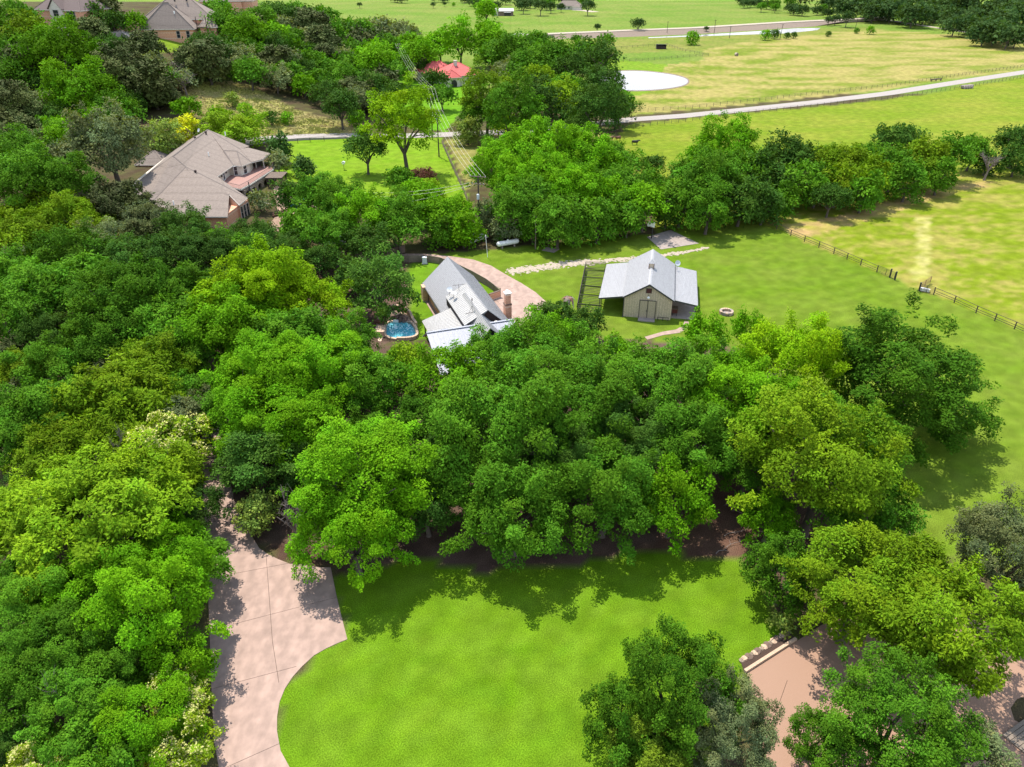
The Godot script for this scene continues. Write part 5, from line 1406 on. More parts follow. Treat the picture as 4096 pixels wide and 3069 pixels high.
func wire(a: Vector3, b: Vector3, sag: float, r: float, parent: Node, o: Vector3) -> void:
	var s := sh()
	var n := 14
	for i in n:
		var f := float(i) / n
		var g := float(i + 1) / n
		s.tube(a.lerp(b, f) - Vector3(0, sag * 4.0 * f * (1.0 - f), 0) - o, a.lerp(b, g) - Vector3(0, sag * 4.0 * g * (1.0 - g), 0) - o, r, r, 4, false)
	put("wire", s.done(), mats.wire, parent)

func build_power_line() -> void:
	var e0 := power_pole(Vector3(-7.04, 0.0, -155.99), 13.0, -0.25, "utility pole with blue grey transformer standing in front of the grove", 8.2)
	var e1 := power_pole(Vector3(-21.47, 0.0, -224.79), 13.2, -0.25, "dark utility pole with transformer beside the tall yellow green tree", 10.6)
	var e2 := power_pole(Vector3(-25.38, 0.0, -246.85), 15.5, -0.25, "tall utility pole with double crossarm beyond the paved road")
	var e3 := power_pole(Vector3(-52.12, 0.99, -377.03), 13.0, -0.35, "distant utility pole in the cleared strip through the hillside wood")
	var w := thing("power_line", "slack pale overhead wires strung from pole to pole", "power line", Vector3(-21.47, 0.0, -224.79))
	for i in 4:
		wire(e0[i], e1[i], 1.3, 0.022, w, w.position)
		wire(e1[i], e2[i], 0.5, 0.022, w, w.position)
		wire(e2[i], e3[i], 2.2, 0.02, w, w.position)
	wire(e0[0] - Vector3(0, 1.6, 0), Vector3(-36.79, 0.01, -168.53) + Vector3(0, 6, 0), 1.0, 0.02, w, w.position)
	wire(e0[1] - Vector3(0, 1.9, 0), Vector3(-36.19, 0.01, -165.25) + Vector3(0, 6, 0), 1.0, 0.02, w, w.position)
	wire(e0[0] - Vector3(0, 2.2, 0), Vector3(-55.60, 1.25, -166.06) + Vector3(0, 3.0, 0), 3.0, 0.02, w, w.position)
	var k := 0
	for q in [[Vector3(105.04, 0.0, -560.08), 8.0, "thin dark pole on the far embankment, nearest the canal end"], [Vector3(138.44, 0.0, -565.97), 8.5, "thin dark pole between canal and far paddock"], [Vector3(141.85, 0.0, -537.64), 7.0, "short thin pole at the edge of the straw field"], [Vector3(172.34, 0.0, -529.66), 9.0, "thin leaning pole by the pale end of the canal"], [Vector3(239.29, 0.0, -578.10), 8.0, "thin leaning pole beyond the straw field"]]:
		var t := thing("pole", q[2], "pole", q[0])
		put("shaft", sh().tube(Vector3(0, -0.3, 0), Vector3(0.5 if k > 2 else 0.0, q[1], 0), 0.18, 0.13, 6).done(), mats.pole_wood, t)
		put("crossarm", sh().box(Vector3(0.45 if k > 2 else 0.0, q[1] - 0.5, 0), Vector3(1.8, 0.14, 0.14)).done(), mats.pole_wood, t)
		k += 1
	var wp := thing("wooden_post", "bare grey wooden pole beside the grove near the small pad", "post", Vector3(4.83, 0.0, -148.09))
	put("shaft", sh().tube(Vector3(0, -0.2, 0), Vector3(0, 6.2, 0), 0.13, 0.10, 8).done(), mats.fence_wood, wp)
	put("crosspiece", sh().box(Vector3(0, 6.0, 0), Vector3(0.7, 0.12, 0.12)).done(), mats.fence_wood, wp)
	var fp := thing("white_pole", "slim white pole at the grass edge of the rear drive", "pole", Vector3(-4.89, 0.0, -143.35))
	put("shaft", sh().tube(Vector3(0, -0.2, 0), Vector3(-0.35, 4.6, 0), 0.06, 0.05, 8).done(), mats.white, fp)
	put("cap", sh().lathe(Vector3(-0.35, 4.6, 0), [Vector2(0.09, 0), Vector2(0.09, 0.06), Vector2(0, 0.1)], 8).done(), mats.white, fp)

func limbs(s: Shape, chain: Array, sides := 8) -> void:   # chain of [point, radius across, radius up] swept as one skin
	for i in chain.size() - 1:
		var a: Vector3 = chain[i][0]
		var b: Vector3 = chain[i + 1][0]
		for k in sides:
			var p := TAU * k / sides
			var q := TAU * (k + 1) / sides
			var z := (b - a).normalized()
			var x := z.cross(Vector3.UP if absf(z.y) < 0.9 else Vector3.RIGHT).normalized()
			var y := x.cross(z)
			s.quad(a + x * cos(p) * chain[i][1] + y * sin(p) * chain[i][2], b + x * cos(p) * chain[i + 1][1] + y * sin(p) * chain[i + 1][2], b + x * cos(q) * chain[i + 1][1] + y * sin(q) * chain[i + 1][2], a + x * cos(q) * chain[i][1] + y * sin(q) * chain[i][2])

func cow(at: Vector3, yaw: float, m: Material, label: String) -> void:
	var t := thing("cow", label, "cow", at, yaw)
	var s := sh()
	limbs(s, [[Vector3(-1.05, 1.15, 0), 0.02, 0.02], [Vector3(-1.0, 1.15, 0), 0.26, 0.30], [Vector3(-0.7, 1.1, 0), 0.34, 0.38], [Vector3(-0.2, 1.03, 0), 0.38, 0.42], [Vector3(0.35, 1.06, 0), 0.36, 0.42], [Vector3(0.7, 1.14, 0), 0.27, 0.38], [Vector3(1.0, 1.28, 0), 0.16, 0.24], [Vector3(1.22, 1.38, 0), 0.13, 0.17], [Vector3(1.45, 1.32, 0), 0.13, 0.16], [Vector3(1.68, 1.18, 0), 0.08, 0.10], [Vector3(1.74, 1.14, 0), 0.02, 0.02]], 10)
	for l in [[-0.85, 0.2], [-0.75, -0.2], [0.62, 0.18], [0.5, -0.18]]:
		var hind: float = -0.08 if l[0] < 0.0 else 0.02
		limbs(s, [[Vector3(l[0] + 0.1, 0.95, l[1]), 0.15, 0.19], [Vector3(l[0] + 0.02, 0.7, l[1]), 0.09, 0.11], [Vector3(l[0] + hind, 0.42, l[1]), 0.06, 0.065], [Vector3(l[0], 0.1, l[1]), 0.05, 0.05], [Vector3(l[0] + 0.04, 0.0, l[1]), 0.075, 0.075]], 7)
	limbs(s, [[Vector3(-1.0, 1.35, 0), 0.04, 0.04], [Vector3(-1.12, 1.0, 0), 0.03, 0.03], [Vector3(-1.12, 0.5, 0), 0.06, 0.06]], 5)
	for q in [-1, 1]:
		limbs(s, [[Vector3(1.28, 1.47, q * 0.1), 0.05, 0.05], [Vector3(1.24, 1.5, q * 0.3), 0.07, 0.03]], 5)
	put("body", s.done(), m, t)

func vehicle(at: Vector3, yaw: float, label: String, paint: Material, pickup := true) -> void:
	var t := thing("parked_vehicle", label, "vehicle", at, yaw)
	put("body", sh().prism3([Vector3(-2.6, 0.45, 0.9), Vector3(-2.6, 1.05, 0.9), Vector3(2.55, 1.0, 0.9), Vector3(2.7, 0.7, 0.9), Vector3(2.7, 0.45, 0.9)], Vector3(0, 0, -1.8)).done(), paint, t)
	put("cab", sh().prism3([Vector3(-0.7 if pickup else -2.4, 1.03, 0.82), Vector3(-0.5 if pickup else -2.2, 1.75, 0.75), Vector3(0.6, 1.75, 0.75), Vector3(1.4, 1.03, 0.82)], Vector3(0, 0, -1.6)).done(), paint, t)
	put("windscreen", sh().quad4(Vector3(1.43, 1.06, 0.7), Vector3(0.64, 1.72, 0.66), Vector3(0.64, 1.72, -0.6), Vector3(1.43, 1.06, -0.64)).done(), mats.window_dark, t)
	for q in [0.84, -0.80]:
		put("side_window", sh().box(Vector3(0.15, 1.4, q), Vector3(1.0, 0.45, 0.04)).done(), mats.window_dark, t)
	for x in [-1.65, 1.7]:
		for z in [-0.85, 0.85]:
			put("wheel", sh().tube(Vector3(x, 0.38, z - 0.12), Vector3(x, 0.38, z + 0.12), 0.38, 0.38, 12).done(), mats.black, t)

func build_small_things() -> void:
	# propane tank
	var a := Vector3(-2.83, 0.0, -148.36)
	var b := Vector3(1.11, 0.0, -150.28)
	var mid := (a + b) * 0.5
	var yaw := -atan2(b.z - a.z, b.x - a.x)
	var t := thing("propane_tank", "white horizontal propane tank on two saddles at the foot of the grove", "propane tank", mid, yaw)
	var tank := sh().lathe(Vector3.ZERO, [Vector2(0.0, -2.55), Vector2(0.25, -2.5), Vector2(0.44, -2.32), Vector2(0.52, -2.05), Vector2(0.52, 2.05), Vector2(0.44, 2.32), Vector2(0.25, 2.5), Vector2(0.0, 2.55)], 18)
	var tk := put("tank", tank.done(), mats.white, t)
	tk.transform = Transform3D(Basis(Vector3.BACK, PI / 2), Vector3(0, 0.95, 0))
	for x in [-1.4, 1.4]:
		put("saddle", sh().box(Vector3(x, 0.28, 0), Vector3(0.2, 0.56, 0.8)).done(), mats.concrete_grey, t)
	put("valve_dome", sh().lathe(Vector3(0, 1.42, 0), [Vector2(0.22, 0), Vector2(0.22, 0.14), Vector2(0.12, 0.24), Vector2(0, 0.26)], 10).done(), mats.white, t)
	for x in [-1.6, -0.7]:
		put("label_plate", sh().box(Vector3(x, 1.05, 0.5), Vector3(0.3, 0.16, 0.06)).done(), mats.grey_box, t)
	# fire ring
	t = thing("fire_ring", "round stone fire ring alone on the mown field", "fire ring", Vector3(36.62, 0.0, -116.97))
	rng.seed = 4
	for row in 2:
		for i in 16:
			var an := TAU * (i + 0.5 * row) / 16.0
			put("stone", sh().box(Vector3(cos(an) * 0.98, 0.15 + 0.27 * row, sin(an) * 0.98), Vector3(0.42 * rng.randf_range(0.85, 1.0), 0.25, 0.38), Basis(Vector3.UP, PI / 2 - an)).done(), [mats.stone, mats.coping, mats.concrete_grey][rng.randi() % 3], t)
	put("ash", sh().tube(Vector3(0, 0, 0), Vector3(0, 0.12, 0), 0.8, 0.8, 14).done(), mats.concrete_grey, t)
	# ball hoop
	t = thing("ball_hoop", "ball hoop on a dark pole at the shaded edge of the small court", "ball hoop", Vector3(29.87, 0.0, -154.53), -0.6)
	put("pole", sh().tube(Vector3(0, -0.1, 0), Vector3(0, 3.0, 0), 0.13, 0.11, 8).tube(Vector3(0, 2.9, 0), Vector3(0, 3.3, 0.9), 0.07, 0.07, 6).done(), mats.black, t)
	put("backboard", sh().box(Vector3(0, 3.4, 1.0), Vector3(1.7, 1.1, 0.06)).done(), mats.white, t)
	put("rim", sh().tube(Vector3(0, 3.02, 1.25), Vector3(0, 3.06, 1.25), 0.23, 0.23, 12, false).done(), mats.rust, t)
	# grey service box by the board fence
	t = thing("service_box", "small pale grey utility box in front of the curved board fence", "utility box", Vector3(-17.23, 0.0, -140.08), 0.1)
	put("cabinet", sh().prism3([Vector3(-0.48, 0, 0.4), Vector3(-0.4, 1.25, 0.32), Vector3(0.4, 1.25, 0.32), Vector3(0.48, 0, 0.4)], Vector3(0, 0, -0.75)).done(), mats.grey_box, t)
	put("lid", sh().box(Vector3(0, 1.29, -0.05), Vector3(0.9, 0.08, 0.82)).done(), mats.white, t)
	put("base", sh().box(Vector3(0, 0.03, 0), Vector3(1.1, 0.1, 1.0)).done(), mats.concrete_grey, t)
	# box on a stake on the neighbouring lawn
	t = thing("lawn_box", "small pale box on a stake on the neighbouring lawn", "box", Vector3(-46.32, 0.47, -208.98))
	put("stake", sh().box(Vector3(0, 0.8, 0), Vector3(0.1, 1.6, 0.1)).done(), mats.fence_wood, t)
	put("box", sh().box(Vector3(0, 1.75, 0), Vector3(0.7, 0.5, 0.7)).done(), mats.white, t)
	put("roof", sh().prism3([Vector3(-0.45, 2.0, 0.45), Vector3(0, 2.25, 0.45), Vector3(0.45, 2.0, 0.45)], Vector3(0, 0, -0.9)).done(), mats.grey_box, t)
	cow(Vector3(38.32, 0.0, -239.91), 0.15, mats.cow_hide, "black cow standing in the pasture, facing right")
	cow(Vector3(31.24, 0.0, -244.92), 0.4, mats.cow_brown, "brown cow in the shade under the big trees, further left")
	cow(Vector3(33.66, 0.0, -245.56), -2.6, mats.cow_brown, "brown cow in the shade under the big trees, next to the black cow")
	vehicle(Vector3(138.50, 0.0, -587.53), 0.1, "white pickup truck on the far gravel road", mats.white)
	vehicle(Vector3(-36.27, 0.0, -150.82), 0.35, "white van under the trees behind the board fence", mats.white, false)
	vehicle(Vector3(-47.60, 0.48, -462.70), 0.2, "white vehicle half hidden behind the trees of the red roofed house", mats.white, false)
	vehicle(Vector3(-7.60, 0.0, -152.52), 0.8, "white utility cart in the dark gap beside the utility pole", mats.white)
	# hay bale and gates of the road
	t = thing("hay_bale", "single round brown hay bale in the straw coloured field", "hay bale", Vector3(123.57, 0.0, -448.81), 0.4)
	put("bale", sh().tube(Vector3(0, 0.85, -0.75), Vector3(0, 0.85, 0.75), 0.85, 0.85, 14).done(), mats.gravel, t)
	put("end_face", sh().tube(Vector3(0, 0.85, 0.74), Vector3(0, 0.85, 0.78), 0.7, 0.7, 14).done(), mats.rubble, t)
	t = thing("cattle_guard", "grey stone culvert with pipes beside the road, near fence", "culvert", Vector3(195.82, 0.0, -343.64), 0.35)
	for i in 4:
		put("pipe", sh().tube(Vector3(-2.2 + i * 1.4, 0.6, -0.9), Vector3(-2.2 + i * 1.4, 0.6, 0.9), 0.6, 0.6, 10).done(), mats.concrete_grey, t)
	put("headwall", sh().box(Vector3(0, 1.15, -0.2), Vector3(6.4, 0.4, 1.2)).done(), mats.concrete_grey, t)
	t = thing("road_barrier", "low dark barrier on the far side of the road opposite the culvert", "barrier", Vector3(192.06, 0.0, -363.41), 0.35)
	put("beam", sh().box(Vector3(0, 0.8, 0), Vector3(6.5, 0.5, 0.3)).done(), mats.weathered_wood, t)
	for x in [-2.8, 0.0, 2.8]:
		put("post", sh().box(Vector3(x, 0.5, 0), Vector3(0.25, 1.1, 0.4)).done(), mats.steel, t)
	# dying palm beside the corral
	t = thing("palm_tree", "small palm with brown hanging fronds beside the corral", "palm tree", Vector3(9.53, 0.0, -116.79))
	put("trunk", sh().tube(Vector3(0, -0.1, 0), Vector3(0, 3.0, 0), 0.28, 0.24, 8).done(), mats.bark, t)
	rng.seed = 61
	for i in 18:
		var an := TAU * i / 18.0 + rng.randf_range(-0.15, 0.15)
		var out := Vector3(cos(an), 0, sin(an))
		var fr := sh()
		var dead := i % 3 > 0
		var prev := Vector3(0, 3.0, 0)
		var len := rng.randf_range(1.1, 1.5)
		for k in 5:
			var f := (k + 1) / 5.0
			var nx := Vector3(0, 3.0 + (0.9 * f - (2.6 if dead else 1.5) * f * f), 0) + out * len * (f if not dead else sqrt(f) * 0.8)
			var side := Vector3(-out.z, 0, out.x) * 0.34 * sin(PI * minf(1.0, f * 0.75 + 0.15))
			fr.quad(prev + side, nx + side * 0.8 - Vector3(0, 0.08, 0), nx, prev)
			fr.quad(prev, nx, nx - side * 0.8 - Vector3(0, 0.08, 0), prev - side)
			prev = nx
		put("frond", fr.done(), mats.gravel if dead else mats.cow_brown if i % 2 else mats.fence_wood, t)
	# stone edged planting bed of the parking court
	t = thing("planting_bed", "narrow planting bed between two stone edgings at the parking court", "planting bed", Vector3(22.92, 0.0, -45.59))
	var q := t.position
	put("soil", sh().prism(PackedVector2Array([Vector2(20.26, -43.96) - Vector2(q.x, q.z), Vector2(25.85, -47.50) - Vector2(q.x, q.z), Vector2(25.53, -48.09) - Vector2(q.x, q.z), Vector2(20.22, -44.74) - Vector2(q.x, q.z)]), -0.05, 0.10).done(), mats.mulch, t)
	put("kerb", sh().bar(Vector3(20.28, 0.0, -43.76) + Vector3(0, 0.12, 0) - q, Vector3(25.87, 0.0, -47.29) + Vector3(0, 0.12, 0) - q, 0.28, 0.3).done(), mats.coping, t)
	var e0 := Vector3(20.16, 0.0, -44.84)
	var e1 := Vector3(25.67, 0.0, -48.25)
	for i in 16:
		var p := e0.lerp(e1, (i + 0.5) / 16.0)
		var m := sphere_rock(0.26 + 0.06 * (i % 3), 30 + i)
		var s := put("edging_stone", m, [mats.stone, mats.coping, mats.rock][i % 3], t)
		s.position = p - q + Vector3(0, 0.08, 0)
		s.scale = Vector3(1, 0.6, 1)
	t = thing("low_wall", "pale weathered boards at the lower right corner of the parking court", "low wall", Vector3(41.32, 0.0, -37.25), 0.5)
	for i in 8:
		put("board", sh().box(Vector3(0, 0.1, i * 0.32 - 1.2), Vector3(3.2, 0.2, 0.28)).done(), mats.fence_wood, t)
	# fallen branches on the bare soil
	rng.seed = 90
	for i in 3:
		t = thing("fallen_branch", ["long bent root on the bare soil right of the lawn", "forked dry branch on the bare soil near the lawn edge", "short dry branch on the bare soil under the yellow green tree"][i], "branch", [Vector3(24.18, 0.0, -61.74), Vector3(22.56, 0.0, -59.24), Vector3(25.47, 0.0, -64.78)][i], rng.randf() * 3.0)
		var s := sh()
		var p := Vector3(-1.6, 0.05, 0)
		for k in 6:
			var n := p + Vector3(0.55, rng.randf_range(-0.02, 0.1), rng.randf_range(-0.3, 0.3))
			n.y = maxf(n.y, 0.04)
			s.tube(p, n, 0.06 - 0.007 * k, 0.053 - 0.007 * k, 6, false)
			if k % 2:
				s.tube(n, n + Vector3(0.3, 0.1, 0.5 if k == 1 else -0.5), 0.03, 0.012, 5, false)
			p = n
		put("wood", s.done(), mats.dead_wood, t)

# tufts of long grass on the hay meadow, the straw field and the hill slope
func build_grass() -> void:
	rng.seed = 55
	var s := sh()
	for i in 26:
		var a := rng.randf() * TAU
		var p := Vector3(cos(a), 0, sin(a)) * rng.randf() * 0.30
		var tip := p + Vector3(rng.randf_range(-0.22, 0.22), rng.randf_range(0.25, 0.55), rng.randf_range(-0.22, 0.22))
		var w := Vector3(cos(a + 1.5), 0, sin(a + 1.5)) * 0.05
		s.tri(p - w, tip, p + w)
	var m := s.done()
	m.surface_set_material(0, mats.grass_clump)
	noise.frequency = 1.0
	for z in zones():
		var many := 0
		var tall := 1.0
		if z[0] == "grassy_slope":
			many = 5000
			tall = 1.4
		else:
			continue
		var b := Rect2(z[1][0], Vector2.ZERO)
		for p in z[1]:
			b = b.expand(p)
		var where: Array[Transform3D] = []
		var tints: Array[Color] = []
		var tries := 0
		while where.size() < many and tries < many * 6:
			tries += 1
			var p := b.position + Vector2(rng.randf(), rng.randf()) * b.size
			if p.length() > (270.0 if z[0] == "hay_meadow" else 520.0) or not Geometry2D.is_point_in_polygon(p, z[1]):
				continue
			var t := clampf(0.45 + noise.get_noise_2d(p.x / 14.0, p.y / 14.0) * 1.4, 0.0, 1.0)
			if rng.randf() > 0.35 + 0.65 * absf(t - 0.5) * 2.0:
				continue
			var k := rng.randf_range(0.35, 0.75) * tall
			where.append(Transform3D(Basis(Vector3.UP, rng.randf() * TAU).scaled(Vector3(k * 1.3, k * (0.55 + 0.5 * (1.0 - t)), k * 1.3)), on_ground(p.x, p.y)))
			var c: Vector3 = (z[2] as Vector3).lerp(z[3], clampf(t + rng.randf_range(-0.2, 0.2), 0.0, 1.0)) * rng.randf_range(1.15, 1.35)
			tints.append(Color(c.x, c.y, c.z))
		var mm := MultiMesh.new()
		mm.transform_format = MultiMesh.TRANSFORM_3D
		mm.use_colors = true
		mm.mesh = m
		mm.instance_count = where.size()
		for i in where.size():
			mm.set_instance_transform(i, where[i])
			mm.set_instance_color(i, tints[i])
		var o := MultiMeshInstance3D.new()
		o.name = numbered("long_grass")
		o.multimesh = mm
		add_child(o, true)
		tag(o, {"hay_meadow": "long grass of the hay meadow", "grassy_slope": "rough grass on the hill slope", "dry_field": "dry grass of the straw coloured field", "pond_bank": "rank grass on the pond bank"}[z[0]], "grass", "", "stuff")

func build_trees() -> void:
	grove("trees standing between lawn and house", [
		["shade_tree", "tall", "bright", "tall bright green tree at the lawn edge beside the mulch bed", -14.9, -60.5, 6.3, 8.5, 6.6, 1.00],
		["shade_tree", "dome", "bright", "lower bright green tree overhanging the top corner of the driveway", -15.3, -55.6, 4.9, 4.9, 4.4, 1.00],
		["elm_tree", "dome", "mid", "wide mid green tree overhanging the front lawn with low boughs", 0.4, -58.4, 6.0, 5.1, 5.4, 1.00],
		["elm_tree", "dome", "mid", "mid green rounded tree, thirteenth from left among trees standing between lawn and house", 9.6, -61.2, 5.8, 5.2, 5.2, 0.85],
		["shade_tree", "dome", "bright", "small bright green tree with boughs sweeping low over the bare soil", 16.6, -61.1, 4.1, 4.4, 4.1, 0.80],
		["oak_tree", "oak", "dark", "dark green oak tree, third from left among trees standing between lawn and house", 4.7, -65.3, 5.5, 6.0, 4.1, 1.20],
		["elm_tree", "dome", "mid", "mid green rounded tree, tenth from left among trees standing between lawn and house", -0.8, -67.5, 7.5, 9.3, 6.8, 1.00],
		["elm_tree", "dome", "bright", "mid green rounded tree, eighth from left among trees standing between lawn and house", -8.6, -82.7, 5.3, 6.2, 4.3, 0.80],
		["elm_tree", "tall", "mid", "tall mid green tree among trees standing between lawn and house", -4.6, -63.2, 4.9, 6.4, 4.9, 0.80],
		["elm_tree", "dome", "mid", "mid green rounded tree, twelfth from left among trees standing between lawn and house", 7.7, -72.9, 6.7, 7.6, 5.3, 0.80],
		["oak_tree", "oak", "dark", "dark green oak tree, rightmost among trees standing between lawn and house", 12.7, -69.3, 5.7, 6.2, 4.2, 1.30],
		["elm_tree", "dome", "mid", "mid green rounded tree, fifteenth from left among trees standing between lawn and house", 17.4, -76.5, 6.9, 7.9, 5.5, 1.00],
		["elm_tree", "dome", "mid", "mid green rounded tree, fourteenth from left among trees standing between lawn and house", 12.0, -82.0, 5.4, 6.2, 4.3, 1.00],
		["pecan_tree", "sparse", "mid", "open crowned tree with grey twigs below the barn door", 18.4, -83.6, 5.5, 6.9, 4.4, 1.00],
		["leafy_shrub", "bush", "bright", "bright green bush just below the barn lawn", 15.6, -97.5, 2.7, 2.6, 2.6, 1.00],
		["shade_tree", "dome", "bright", "bright green leafy tree next to the stone fire ring", 28.3, -99.1, 3.3, 4.6, 3.3, 1.00],
		["shade_tree", "dome", "bright", "small upright bright green tree top by the fire ring", 35.5, -102.1, 2.5, 4.1, 3.0, 1.00],
		["shade_tree", "dome", "lime", "brightest yellow green tree right of centre, crown like a plume", 35.0, -82.6, 6.1, 8.3, 6.1, 1.00],
		["shade_tree", "dome", "bright", "bright green spreading tree, third from left among trees standing between lawn and house", 25.8, -76.9, 6.7, 7.6, 5.3, 1.00],
		["shade_tree", "dome", "bright", "bright green spreading tree, rightmost among trees standing between lawn and house", 29.7, -74.5, 5.7, 6.6, 4.6, 0.85],
		["elm_tree", "dome", "mid", "mid green rounded tree, sixteenth from left among trees standing between lawn and house", 19.3, -68.9, 5.7, 6.5, 4.5, 1.00],
		["elm_tree", "dome", "mid", "mid green rounded tree, rightmost among trees standing between lawn and house", 25.8, -85.6, 4.7, 5.5, 3.8, 1.00],
		["elm_tree", "dome", "mid", "mid green rounded tree, eleventh from left among trees standing between lawn and house", 2.7, -84.5, 6.3, 7.2, 5.0, 1.00],
		["elm_tree", "dome", "mid", "mid green rounded tree, ninth from left among trees standing between lawn and house", -2.9, -89.8, 4.5, 5.3, 3.6, 1.00],
		["elm_tree", "dome", "bright", "mid green tree crown against the foot of the metal roof", 4.9, -95.5, 4.4, 5.5, 3.9, 0.85],
		["oak_tree", "oak", "dark", "dark round shrub like tree beside the paved turning area", 11.6, -106.3, 3.0, 3.0, 2.7, 1.00],
		["leafy_shrub", "bush", "dark", "dark green bush at the edge of the paved turning area", 6.6, -108.2, 3.3, 3.0, 3.1, 1.00],
		["leafy_shrub", "bush", "mid", "mid green shrub among trees standing between lawn and house", 9.0, -96.2, 4.0, 3.6, 3.8, 1.00],
		["pecan_tree", "dome", "yellow", "yellow green tree overlapping the left end of the metal roof", -14.5, -90.4, 3.2, 4.4, 3.2, 1.00],
		["elm_tree", "dome", "mid", "mid green rounded tree, seventh from left among trees standing between lawn and house", -18.0, -82.2, 5.0, 5.8, 4.0, 1.00],
		["shade_tree", "dome", "bright", "bright green spreading tree, second from left among trees standing between lawn and house", -24.0, -83.4, 6.2, 7.1, 5.0, 1.00],
		["shade_tree", "dome", "bright", "bright green spreading tree, leftmost among trees standing between lawn and house", -30.4, -80.3, 6.6, 7.6, 5.3, 1.00],
		["elm_tree", "dome", "bright", "mid green rounded tree, third from left among trees standing between lawn and house", -27.5, -72.3, 5.9, 6.8, 4.7, 0.85],
		["elm_tree", "dome", "mid", "mid green rounded tree, second from left among trees standing between lawn and house", -34.2, -77.0, 4.2, 5.0, 3.4, 1.00],
		["elm_tree", "dome", "bright", "mid green rounded tree, fourth from left among trees standing between lawn and house", -24.2, -73.3, 4.6, 5.4, 3.7, 0.75],
		["oak_tree", "tall", "dark", "tall dark green tree among trees standing between lawn and house", -27.8, -67.0, 4.1, 5.4, 4.1, 1.30],
		["elm_tree", "dome", "bright", "mid green tree leaning over the driveway beside its mulch bed", -31.8, -71.2, 2.7, 3.3, 2.2, 0.75],
		["leafy_shrub", "bush", "pale", "pale green small tree over the curved mulch bed", -27.2, -61.8, 2.1, 2.7, 2.0, 1.00],
		["dead_tree", "bare", "", "bare twiggy grey bush by the curved mulch bed", -22.4, -59.1, 2.3, 6.0, 2.3, 1.00],
		["oak_tree", "oak", "dark", "dark green oak tree, second from left among trees standing between lawn and house", -8.9, -61.2, 3.9, 4.3, 2.9, 1.10],
		["shade_tree", "dome", "lime", "brilliant yellow green domed tree left of the pool, tallest of its clump", -36.4, -104.7, 7.5, 9.0, 6.4, 0.95],
		["shade_tree", "dome", "lime", "yellow green dome on the left of the brilliant clump by the pool", -42.4, -103.9, 6.2, 7.1, 4.9, 0.85],
		["shade_tree", "dome", "lime", "yellow green dome on the right of the brilliant clump by the pool", -31.0, -105.1, 5.7, 6.5, 4.5, 0.80],
		["shade_tree", "dome", "bright", "green front dome of the brilliant clump left of the pool", -36.3, -96.9, 6.0, 6.3, 4.2, 0.85],
		["elm_tree", "dome", "mid", "mid green rounded tree, fifth from left among trees standing between lawn and house", -24.5, -96.9, 4.4, 5.2, 3.5, 1.00],
		["elm_tree", "dome", "bright", "mid green rounded tree, sixth from left among trees standing between lawn and house", -20.5, -89.3, 3.8, 4.5, 3.0, 0.80],
		["elm_tree", "dome", "mid", "mid green tree between the great domed tree and the pool", -30.3, -93.1, 6.3, 6.6, 4.4, 1.00],
		["elm_tree", "dome", "bright", "mid green rounded tree, leftmost among trees standing between lawn and house", -40.9, -95.2, 6.2, 7.1, 5.0, 0.80],
		["oak_tree", "bush", "dark", "dark magnolia like tree beside the pool terrace", -21.9, -115.7, 5.4, 5.9, 5.6, 1.50],
		["oak_tree", "bush", "dark", "dark green oak tree, leftmost among trees standing between lawn and house", -27.6, -124.6, 3.7, 3.4, 3.5, 1.20],
	])
